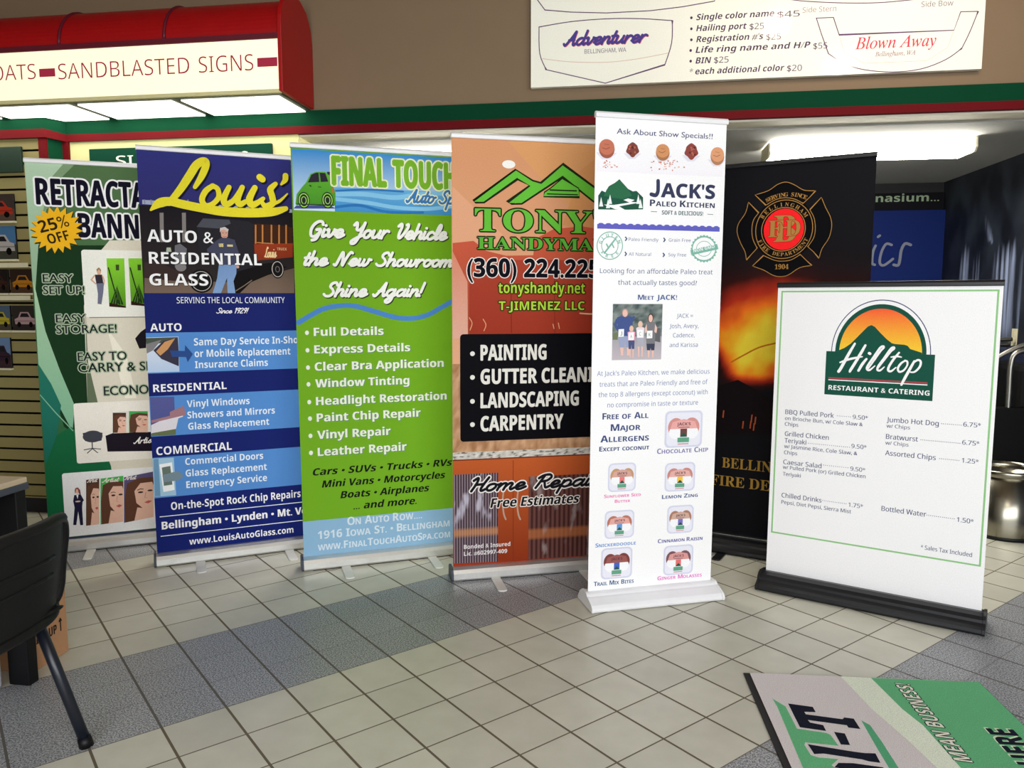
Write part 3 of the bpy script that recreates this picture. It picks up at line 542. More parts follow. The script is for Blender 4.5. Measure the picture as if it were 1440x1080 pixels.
PRINT['louis']=[
('R',0.0,53.0,850.0,2086.1,((0.008,0.017,0.152),(0.01,0.016,0.127))),
('R',0.0,1815.9,850.0,2086.1,((0.03,0.028,0.152),(0.03,0.033,0.193))),
('R',0.0,1382.6,850.0,1815.9,((0.03,0.023,0.021),(0.01,0.008,0.012))),
('P',[(7.4,1470.8),(205.0,1445.7),(454.7,1442.1),(731.5,1518.8),(727.1,1386.7),(3.3,1385.3)],((0.186,0.127,0.095),(0.127,0.091,0.065))),
('P',[(10.4,1534.7),(59.8,1546.3),(206.2,1473.0),(204.8,1440.3),(6.9,1460.1)],(0.041,0.025,0.023)),
('P',[(457.7,1520.3),(610.2,1545.3),(692.5,1523.9),(508.4,1442.5),(452.6,1386.2),(388.8,1386.0)],(0.005,0.004,0.004)),
('L',[(431.7,1397.3),(475.5,1425.5),(514.2,1453.8)],4.3,(0.224,0.168,0.122),0),
('P',[(15.3,1841.1),(292.9,1833.3),(730.6,1825.8),(730.0,1808.9),(292.0,1811.7),(14.3,1820.1)],(0.363,0.39,0.51)),
('L',[(25.0,1842.6),(25.9,1821.7)],4.9,(0.224,0.24,0.363),0),
('L',[(54.1,1844.1),(55.1,1823.1)],4.9,(0.224,0.24,0.363),0),
('L',[(83.5,1845.6),(84.5,1824.5)],4.9,(0.224,0.24,0.363),0),
('L',[(113.0,1847.0),(114.0,1825.9)],4.9,(0.224,0.24,0.363),0),
('L',[(162.6,1849.5),(163.6,1828.2)],5.0,(0.224,0.24,0.363),0),
('L',[(222.7,1852.5),(223.8,1831.1)],5.1,(0.224,0.24,0.363),0),
('L',[(283.7,1855.5),(284.8,1834.0)],5.1,(0.224,0.24,0.363),0),
('L',[(345.3,1858.6),(346.5,1836.9)],5.2,(0.224,0.24,0.363),0),
('L',[(418.3,1862.2),(419.5,1840.4)],5.3,(0.224,0.24,0.363),0),
('L',[(497.7,1866.1),(499.0,1844.2)],5.3,(0.224,0.24,0.363),0),
('L',[(578.3,1870.1),(579.7,1848.0)],5.4,(0.224,0.24,0.363),0),
('L',[(660.3,1874.2),(661.7,1851.9)],5.5,(0.224,0.24,0.363),0),
('P',[(90.3,1781.3),(108.0,1782.1),(103.4,1638.1),(85.7,1637.6)],(0.224,0.204,0.193)),
('P',[(192.2,1785.7),(210.3,1786.5),(206.0,1641.0),(187.8,1640.5)],(0.224,0.204,0.193)),
('P',[(260.2,1723.8),(290.0,1762.9),(414.3,1762.4),(509.5,1755.1),(535.7,1739.4),(527.6,1521.4),(446.2,1497.9),(262.3,1593.7)],(0.019,0.018,0.023)),
('P',[(257.4,1718.3),(289.9,1761.8),(414.2,1759.6),(421.4,1740.7),(360.1,1713.8)],(0.073,0.077,0.095)),
('P',[(535.9,1745.0),(699.8,1739.8),(727.4,1729.5),(725.0,1575.9),(649.6,1568.7),(545.2,1558.2),(530.1,1588.7)],(0.05,0.017,0.007)),
('P',[(532.0,1639.0),(727.5,1650.0),(725.0,1575.9),(545.1,1555.4),(532.8,1588.7)],((0.224,0.03,0.01),(0.312,0.041,0.012))),
('P',[(539.5,1739.6),(547.0,1738.7),(543.4,1642.1),(535.8,1641.9)],(0.517,0.208,0.057)),
('P',[(573.6,1740.8),(581.1,1740.0),(577.6,1643.1),(570.0,1642.9)],(0.517,0.208,0.057)),
('P',[(618.3,1742.5),(625.9,1741.6),(622.5,1644.3),(614.8,1644.1)],(0.517,0.208,0.057)),
('P',[(656.8,1743.9),(664.5,1743.1),(661.1,1645.3),(653.3,1645.1)],(0.517,0.208,0.057)),
('P',[(692.8,1745.2),(700.6,1744.4),(697.2,1646.3),(689.4,1646.1)],(0.517,0.208,0.057)),
('L',[(545.8,1647.8),(630.2,1644.5)],4.9,(0.517,0.208,0.057),0),
('T', 'sc', 'Louis', 582.7, 1573.0, 641.4, 1573.0, 53.5, (0.809, 0.613, 0.312)),
('T', 'b', 'TRUCK', 645.5, 1611.0, 695.4, 1611.0, 13.6, (0.688, 0.448, 0.224)),
('E',644.8,1511.8,33.3,48.4,(0.006,0.006,0.006)),
('O',644.8,1511.8,27.3,39.7,3.9,(0.479,0.448,0.418),0,360),
('O',644.8,1511.8,10.0,14.5,3.3,(0.186,0.152,0.136),0,360),
('E',268.9,1446.2,56.9,59.4,(0.006,0.006,0.006)),
('O',268.9,1446.2,46.6,48.7,3.6,(0.479,0.448,0.418),0,360),
('O',268.9,1446.2,17.0,17.8,3.1,(0.186,0.152,0.136),0,360),
('P',[(152.4,1623.4),(177.9,1632.2),(207.1,1608.6),(198.0,1516.3),(171.8,1494.3),(147.6,1515.6)],(0.145,0.145,0.165)),
('E',175.3,1516.0,25.3,21.7,(0.224,0.208,0.208)),
('P',[(114.6,1611.7),(133.0,1612.2),(136.0,1590.8),(111.1,1590.2)],(0.418,0.479,0.363)),
('P',[(369.5,1714.1),(386.5,1721.9),(408.2,1712.8),(403.5,1674.1),(389.3,1659.9),(373.1,1673.2)],(0.657,0.353,0.266)),
('P',[(366.7,1694.9),(368.6,1716.9),(391.8,1723.2),(410.2,1710.1),(404.4,1698.3),(387.1,1709.8),(373.3,1705.0)],(0.599,0.543,0.517)),
('L',[(380.4,1674.5),(389.7,1671.5),(399.4,1676.2)],2.6,(0.363,0.136,0.108),0),
('E',381.2,1692.1,2.6,2.2,(0.054,0.031,0.025)),
('E',396.9,1692.6,2.6,2.2,(0.054,0.031,0.025)),
('P',[(352.6,1656.1),(373.9,1667.7),(405.3,1667.6),(436.6,1658.6),(455.2,1592.6),(438.8,1581.1),(441.1,1531.2),(355.1,1527.0),(349.7,1584.7),(303.5,1594.6),(301.4,1608.2)],(0.057,0.061,0.106)),
('T', 'b', 'USS', 359.5, 1622.3, 381.5, 1622.3, 16.5, (0.767, 0.65, 0.266)),
('T', 'b', 'US', 359.5, 1621.2, 381.4, 1621.2, 15.4, (0.767, 0.65, 0.266)),
('L',[(399.6,1628.8),(426.9,1628.5)],10.5,(0.688,0.585,0.266),0),
('P',[(355.3,1529.8),(441.1,1531.2),(438.3,1486.6),(423.0,1447.5),(430.2,1386.1),(391.5,1386.0),(391.9,1463.9),(359.9,1386.0),(319.7,1385.9),(344.7,1463.4)],((0.224,0.363,0.613),(0.179,0.303,0.543))),
('E',446.1,1521.3,7.5,7.8,(0.657,0.353,0.266)),
('T', 'b', 'AUTO &', 28.9, 1638.2, 335.2, 1638.2, 59.4, (0.92, 0.92, 0.92), {'sh': (3, -3, (0.006, 0.006, 0.01))}),
('T', 'b', 'RESIDENTIAL', 31.6, 1530.8, 565.9, 1530.8, 57.6, (0.92, 0.92, 0.92), {'sh': (3, -3, (0.006, 0.006, 0.01))}),
('T', 'b', 'GLASS', 28.6, 1423.9, 301.5, 1423.9, 57.8, (0.92, 0.92, 0.92), {'sh': (3, -3, (0.006, 0.006, 0.01))}),
('T', 'n', 'SERVING THE LOCAL COMMUNITY', 148.6, 1335.0, 676.0, 1335.0, 30.5, (0.852, 0.896, 0.92)),
('T', 'sc', 'Since 1929!', 334.4, 1283.3, 492.4, 1283.3, 26.1, (0.896, 0.896, 0.92)),
('T', 'b', 'AUTO', 21.2, 1196.2, 165.6, 1196.2, 38.0, (0.92, 0.92, 0.92)),
('T', 'b', 'RESIDENTIAL', 20.4, 890.4, 368.1, 890.4, 38.5, (0.92, 0.92, 0.92)),
('R',0.0,984.4,850.0,1188.1,(0.091,0.266,0.628)),
('T', 'b', 'Same Day Service In-Shop', 220.2, 1120.2, 709.2, 1120.2, 36.8, (0.801, 0.87, 0.92), {'pre': 22}),
('T', 'b', 'or Mobile Replacement', 220.6, 1060.5, 696.1, 1060.5, 36.9, (0.801, 0.87, 0.92)),
('T', 'b', 'Insurance Claims', 220.2, 1003.9, 578.3, 1003.9, 35.9, (0.801, 0.87, 0.92)),
('P',[(-1.4,1164.9),(148.5,1167.1),(145.6,989.4),(-0.1,989.7)],((0.479,0.613,0.809),(0.767,0.809,0.896))),
('P',[(-1.5,1162.8),(146.4,1165.0),(145.6,1145.7),(-1.3,1127.9)],(0.073,0.095,0.073)),
('P',[(-2.9,1133.2),(69.4,1152.8),(28.3,1100.6),(-1.3,1085.5)],(0.224,0.216,0.224)),
('P',[(30.2,1100.5),(78.9,1147.2),(146.3,1161.8),(146.7,1081.1),(143.8,1016.5),(65.0,1056.8)],(0.044,0.038,0.065)),
('P',[(42.5,1094.8),(83.5,1141.8),(133.3,1158.8),(96.5,1104.0),(60.9,1073.0)],(0.613,0.312,0.122)),
('P',[(106.0,1098.4),(175.0,1093.3),(178.3,1123.4),(212.3,1077.0),(186.5,1036.6),(179.7,1062.9),(114.4,1066.0)],(0.025,0.073,0.257)),
('R',0.0,665.2,850.0,870.0,(0.091,0.266,0.628)),
('T', 'b', 'Vinyl Windows', 173.4, 805.4, 478.6, 805.4, 34.9, (0.801, 0.87, 0.92)),
('T', 'b', 'Showers and Mirrors', 172.9, 747.4, 605.0, 747.4, 35.0, (0.801, 0.87, 0.92)),
('T', 'b', 'Glass Replacement', 174.4, 689.0, 573.5, 689.0, 35.1, (0.801, 0.87, 0.92)),
('P',[(3.8,866.8),(115.2,863.1),(114.4,668.0),(2.3,668.5)],((0.073,0.095,0.266),(0.1,0.106,0.312))),
('P',[(2.9,724.7),(151.8,791.4),(152.3,758.5),(130.1,751.2),(113.1,684.5),(0.9,681.6)],(0.727,0.688,0.727)),
('P',[(3.0,683.7),(115.7,697.5),(114.4,668.0),(2.3,668.5)],(0.127,0.165,0.073)),
('P',[(91.9,786.2),(157.8,815.1),(165.7,766.5),(6.4,735.3),(4.1,748.4),(91.1,766.7)],(0.363,0.186,0.216)),
('T', 'b', 'COMMERCIAL', 20.1, 569.4, 380.5, 569.4, 41.2, (0.92, 0.92, 0.92)),
('R',0.0,348.9,850.0,557.1,(0.091,0.266,0.628)),
('T', 'b', 'Commercial Doors', 152.4, 507.5, 536.4, 507.5, 35.3, (0.801, 0.87, 0.92)),
('T', 'b', 'Glass Replacement', 151.7, 446.5, 552.8, 446.5, 35.4, (0.801, 0.87, 0.92)),
('T', 'b', 'Emergency Service', 152.1, 386.4, 551.7, 386.4, 35.5, (0.801, 0.87, 0.92)),
('P',[(-1.2,553.7),(99.2,550.7),(102.4,354.8),(1.4,356.6)],(0.363,0.578,0.727)),
('P',[(30.6,521.5),(90.2,527.3),(95.7,383.2),(43.7,377.5)],(0.896,0.92,0.92)),
('P',[(41.6,504.1),(81.4,509.3),(87.0,411.8),(47.2,409.1)],(0.136,0.186,0.152)),
('P',[(42.8,465.6),(118.0,480.7),(142.9,452.9),(117.8,430.9),(46.0,426.8)],(0.186,0.266,0.312)),
('P',[(4.6,551.1),(28.1,551.2),(29.0,358.1),(3.4,358.6)],(0.152,0.312,0.479)),
('T', 'b', 'On-the-Spot Rock Chip Repairs', 75.1, 280.0, 724.0, 280.0, 39.8, (0.92, 0.92, 0.92)),
('T', 'k', 'Bellingham • Lynden • Mt. Vernon', 27.9, 183.4, 725.3, 183.4, 39.7, (0.92, 0.92, 0.92), {'pre': 27}),
('T', 'b', 'www.LouisAutoGlass.com', 153.3, 86.7, 679.1, 86.7, 33.7, (0.92, 0.92, 0.92)),
('R',20.0,248.3,830.0,252.3,(0.809,0.852,0.92)),
('R',20.0,146.9,830.0,150.9,(0.809,0.852,0.92)),
('L',[(58.1,1784.0),(98.1,1818.1),(145.9,1829.6),(204.2,1818.4),(303.1,1801.7),(404.4,1790.7),(531.6,1790.0),(638.5,1799.4),(705.4,1819.5)],42.7,(0.007,0.007,0.019),1,(0.25,1,1,1,1,1.1,1.1,1,0.6)),
('L',[(141.2,1820.1),(196.5,1890.3),(243.4,1962.8),(278.9,2017.5),(315.2,2037.4),(321.0,2014.4),(298.6,1960.3),(265.3,1905.7)],39.1,(0.007,0.007,0.019),1,(0.7,0.9,1,1,1,0.9,0.8,0.5)),
('L',[(350.6,1917.4),(315.7,1889.6),(296.1,1846.2),(312.7,1816.3),(346.9,1827.4),(375.4,1861.9),(372.5,1902.1),(348.3,1917.3)],27.6,(0.007,0.007,0.019),1,(0.9,1,1,1,0.9,0.9,0.9,0.9)),
('L',[(427.6,1914.6),(400.1,1856.0),(410.4,1827.9),(445.6,1848.7),(477.5,1898.2)],30.8,(0.007,0.007,0.019),1,(0.8,1,1,0.8,0.6)),
('L',[(492.2,1918.1),(466.7,1856.9),(477.3,1831.0),(505.7,1846.8)],31.2,(0.007,0.007,0.019),1,(0.8,1,1,0.7)),
('L',[(554.0,1919.1),(524.9,1859.8),(535.5,1831.3),(562.9,1842.3),(593.3,1865.5)],34.5,(0.007,0.007,0.019),1,(0.8,1,1,0.8,0.6)),
('L',[(580.7,1973.6),(592.1,1964.7)],34.7,(0.007,0.007,0.019),1),
('L',[(658.0,1944.2),(630.6,1913.6),(638.9,1877.5),(640.1,1843.4),(603.7,1827.2),(585.5,1848.2)],32.3,(0.007,0.007,0.019),1,(0.7,1,1,1,0.9,0.6)),
('L',[(639.9,1838.6),(676.5,1857.4),(716.5,1896.1)],19.0,(0.007,0.007,0.019),1,(0.9,0.8,0.4)),
('L',[(710.0,1988.7),(706.8,1966.6),(686.7,1943.4)],29.6,(0.007,0.007,0.019),1,(1,0.9,0.4)),
('L',[(51.0,1792.9),(91.0,1827.0),(138.8,1838.6),(197.0,1827.4),(295.7,1810.8),(396.8,1799.9),(523.8,1799.4),(630.5,1808.9),(697.3,1828.9)],42.6,(0.784,0.688,0.03),1,(0.25,1,1,1,1,1.1,1.1,1,0.6)),
('L',[(134.0,1829.1),(189.2,1899.2),(236.1,1971.6),(271.5,2026.3),(307.8,2046.2),(313.5,2023.3),(291.2,1969.2),(257.9,1914.6)],39.0,(0.784,0.688,0.03),1,(0.7,0.9,1,1,1,0.9,0.8,0.5)),
('L',[(343.1,1926.4),(308.3,1898.6),(288.6,1855.3),(305.2,1825.4),(339.3,1836.5),(367.8,1871.0),(365.0,1911.1),(340.8,1926.3)],27.6,(0.784,0.688,0.03),1,(0.9,1,1,1,0.9,0.9,0.9,0.9)),
('L',[(420.0,1923.7),(392.6,1865.2),(402.8,1837.1),(438.0,1857.9),(469.8,1907.3)],30.8,(0.784,0.688,0.03),1,(0.8,1,1,0.8,0.6)),
('L',[(484.4,1927.3),(459.0,1866.1),(469.5,1840.3),(497.9,1856.0)],31.2,(0.784,0.688,0.03),1,(0.8,1,1,0.7)),
('L',[(546.1,1928.3),(517.0,1869.0),(527.6,1840.6),(555.0,1851.6),(585.3,1874.8)],34.4,(0.784,0.688,0.03),1,(0.8,1,1,0.8,0.6)),
('L',[(572.8,1982.8),(584.2,1973.9)],34.6,(0.784,0.688,0.03),1),
('L',[(649.9,1953.5),(622.6,1922.8),(630.9,1886.8),(632.0,1852.8),(595.8,1836.5),(577.6,1857.5)],32.2,(0.784,0.688,0.03),1,(0.7,1,1,1,0.9,0.6)),
('L',[(631.9,1847.9),(668.4,1866.8),(708.4,1905.5)],19.0,(0.784,0.688,0.03),1,(0.9,0.8,0.4)),
('L',[(701.9,1998.0),(698.7,1975.8),(678.6,1952.7)],29.6,(0.784,0.688,0.03),1,(1,0.9,0.4)),
]
PRINT['final']=[
('R',0.0,52.8,850.0,2082.7,((0.174,0.421,0.019),(0.161,0.378,0.011))),
('R',6.0,1782.5,846.0,2071.6,((0.594,0.77,0.902),(0.037,0.248,0.594))),
('R',200.8,1782.5,846.0,1898.7,((0.055,0.282,0.594),(0.126,0.399,0.693))),
('L',[(209.1,1865.8),(341.8,1871.2),(499.1,1861.0),(640.7,1883.3),(806.3,1895.1)],22.9,(0.232,0.541,0.785),1),
('L',[(208.5,1842.0),(360.3,1830.5),(498.0,1812.2),(659.9,1810.1),(805.4,1830.1)],19.1,(0.232,0.541,0.785),1),
('L',[(207.4,1803.9),(321.0,1815.6),(457.7,1788.4),(639.1,1791.6)],13.3,(0.027,0.174,0.467),1),
('L',[(209.6,1881.9),(361.8,1894.1),(539.7,1891.9)],9.5,(0.027,0.174,0.467),1),
('P',[(5.0,1789.2),(207.2,1796.2),(177.2,1810.4),(18.4,1804.6)],(0.066,0.086,0.282)),
('P',[(14.9,1811.1),(21.9,1858.1),(47.0,1891.9),(66.1,1913.3),(89.7,1957.5),(116.1,1968.1),(158.3,1970.2),(183.3,1956.4),(195.1,1907.8),(205.5,1870.4),(203.8,1811.4),(18.4,1806.5)],((0.066,0.282,0.023),(0.115,0.421,0.032))),
('P',[(75.5,1915.6),(93.3,1953.9),(116.0,1964.4),(159.0,1964.6),(172.9,1923.8)],(0.027,0.021,0.037)),
('P',[(127.1,1963.1),(132.8,1963.3),(137.1,1920.3),(129.6,1920.0)],(0.086,0.328,0.028)),
('P',[(166.7,1970.7),(183.7,1971.5),(179.4,1954.3),(170.2,1959.5)],(0.034,0.028,0.049)),
('E',54.3,1830.4,27.9,39.5,(0.019,0.023,0.027)),
('O',54.3,1830.4,21.4,31.1,4.6,(0.328,0.656,0.086),0,360),
('O',54.3,1830.4,11.1,16.9,3.7,(0.328,0.656,0.086),0,360),
('E',166.6,1834.7,28.4,39.9,(0.019,0.023,0.027)),
('O',166.6,1834.7,21.8,31.3,4.7,(0.328,0.656,0.086),0,360),
('O',166.6,1834.7,11.4,17.1,3.8,(0.328,0.656,0.086),0,360),
('L',[(20.4,1811.3),(196.2,1811.1)],5.5,(0.023,0.049,0.023),0),
('L',[(82.5,1902.8),(91.6,1897.6)],5.6,(0.014,0.034,0.008),0),
('L',[(123.3,1897.1),(138.3,1895.9)],3.8,(0.023,0.11,0.008),0),
('P',[(189.0,1890.5),(198.6,1894.7),(199.9,1873.9),(192.2,1869.8)],(0.621,0.11,0.049)),
('T', 'xx', 'FINAL', 193.3, 1911.5, 454.5, 1911.5, 134.1, (0.188, 0.444, 0.027), {'o': (7, (0.818, 0.851, 0.554))}),
('T', 'xx', 'TOUCH', 492.2, 1913.2, 810.7, 1913.2, 129.8, (0.188, 0.444, 0.027), {'o': (7, (0.818, 0.851, 0.554))}),
('T', 'sc', 'Auto Spa', 556.8, 1839.8, 847.7, 1839.8, 64.6, (0.043, 0.188, 0.467), {'pen': 0.32, 'o': (6, (0.818, 0.851, 0.554))}),
('L',[(11.5,1240.8),(67.0,1274.0),(134.3,1307.5),(211.4,1321.6),(289.0,1319.3),(386.9,1291.0),(486.6,1262.3),(567.9,1255.4),(650.7,1270.9),(735.0,1314.0),(798.8,1347.5)],24.3,(0.074,0.232,0.554),1),
('T', 'sc', 'Give Your Vehicle', 83.4, 1657.5, 763.1, 1657.5, 74.0, (0.868, 0.868, 0.818), {'pen': 0.36, 'sh': (4, -4, (0.032, 0.049, 0.017)), 'o': (1.6, (0.868, 0.868, 0.818))}),
('T', 'sc', 'the New Showroom', 50.2, 1519.9, 790.6, 1519.9, 66.7, (0.868, 0.868, 0.818), {'pen': 0.36, 'sh': (4, -4, (0.032, 0.049, 0.017)), 'o': (1.6, (0.868, 0.868, 0.818))}),
('T', 'sc', 'Shine Again!', 136.1, 1368.5, 644.1, 1368.5, 67.7, (0.868, 0.868, 0.818), {'pen': 0.36, 'sh': (4, -4, (0.032, 0.049, 0.017)), 'o': (1.6, (0.868, 0.868, 0.818))}),
('T', 'k', 'Full Details', 82.4, 1173.8, 425.8, 1173.8, 40.6, (0.818, 0.851, 0.738), {'sh': (2.5, -2.5, (0.086, 0.202, 0.168))}),
('E',49.3,1190.4,9.6,11.1,(0.818,0.851,0.738)),
('T', 'k', 'Express Details', 82.2, 1087.3, 560.5, 1087.3, 40.8, (0.818, 0.851, 0.738), {'sh': (2.5, -2.5, (0.086, 0.202, 0.168))}),
('E',49.1,1104.2,9.6,11.1,(0.818,0.851,0.738)),
('T', 'k', 'Clear Bra Application', 82.0, 1001.7, 736.2, 1001.7, 41.0, (0.818, 0.851, 0.738), {'sh': (2.5, -2.5, (0.086, 0.202, 0.168))}),
('E',48.8,1018.9,9.6,11.2,(0.818,0.851,0.738)),
('T', 'k', 'Window Tinting', 81.9, 918.1, 553.3, 918.1, 41.1, (0.818, 0.851, 0.738), {'sh': (2.5, -2.5, (0.086, 0.202, 0.168))}),
('E',48.7,935.6,9.6,11.2,(0.818,0.851,0.738)),
('T', 'k', 'Headlight Restoration', 82.9, 829.2, 749.8, 829.2, 41.3, (0.818, 0.851, 0.738), {'sh': (2.5, -2.5, (0.086, 0.202, 0.168))}),
('E',49.6,847.0,9.6,11.2,(0.818,0.851,0.738)),
('T', 'k', 'Paint Chip Repair', 84.0, 746.1, 609.3, 746.1, 41.5, (0.818, 0.851, 0.738), {'sh': (2.5, -2.5, (0.086, 0.202, 0.168))}),
('E',50.7,764.3,9.7,11.3,(0.818,0.851,0.738)),
('T', 'k', 'Vinyl Repair', 83.9, 659.0, 450.5, 659.0, 41.7, (0.818, 0.851, 0.738), {'sh': (2.5, -2.5, (0.086, 0.202, 0.168))}),
('E',50.4,677.4,9.7,11.3,(0.818,0.851,0.738)),
('T', 'k', 'Leather Repair', 83.8, 572.7, 532.2, 572.7, 41.8, (0.818, 0.851, 0.738), {'sh': (2.5, -2.5, (0.086, 0.202, 0.168))}),
('E',50.2,591.5,9.7,11.4,(0.818,0.851,0.738)),
('T', 'ki', 'Cars • SUVs • Trucks • RVs', 56.4, 475.4, 774.7, 475.4, 35.6, (0.009, 0.011, 0.007)),
('T', 'ki', 'Mini Vans • Motorcycles', 98.6, 410.6, 736.9, 410.6, 35.8, (0.009, 0.011, 0.007)),
('T', 'ki', 'Boats • Airplanes', 188.6, 347.6, 649.2, 347.6, 36.2, (0.009, 0.011, 0.007)),
('T', 'ki', '... and more.', 252.3, 284.6, 579.7, 284.6, 36.5, (0.009, 0.011, 0.007)),
('R',0.0,52.8,850.0,244.7,(0.273,0.479,0.678)),
('T', 'c', 'On Auto Row....', 219.9, 205.2, 607.7, 205.2, 41.7, (0.664, 0.77, 0.851)),
('T', 'c', '1916 Iowa St. • Bellingham', 71.1, 147.3, 756.3, 147.3, 41.4, (0.664, 0.77, 0.851)),
('T', 'c', 'www.FinalTouchAutoSpa.com', 69.4, 87.7, 758.2, 87.7, 38.9, (0.664, 0.77, 0.851)),
]
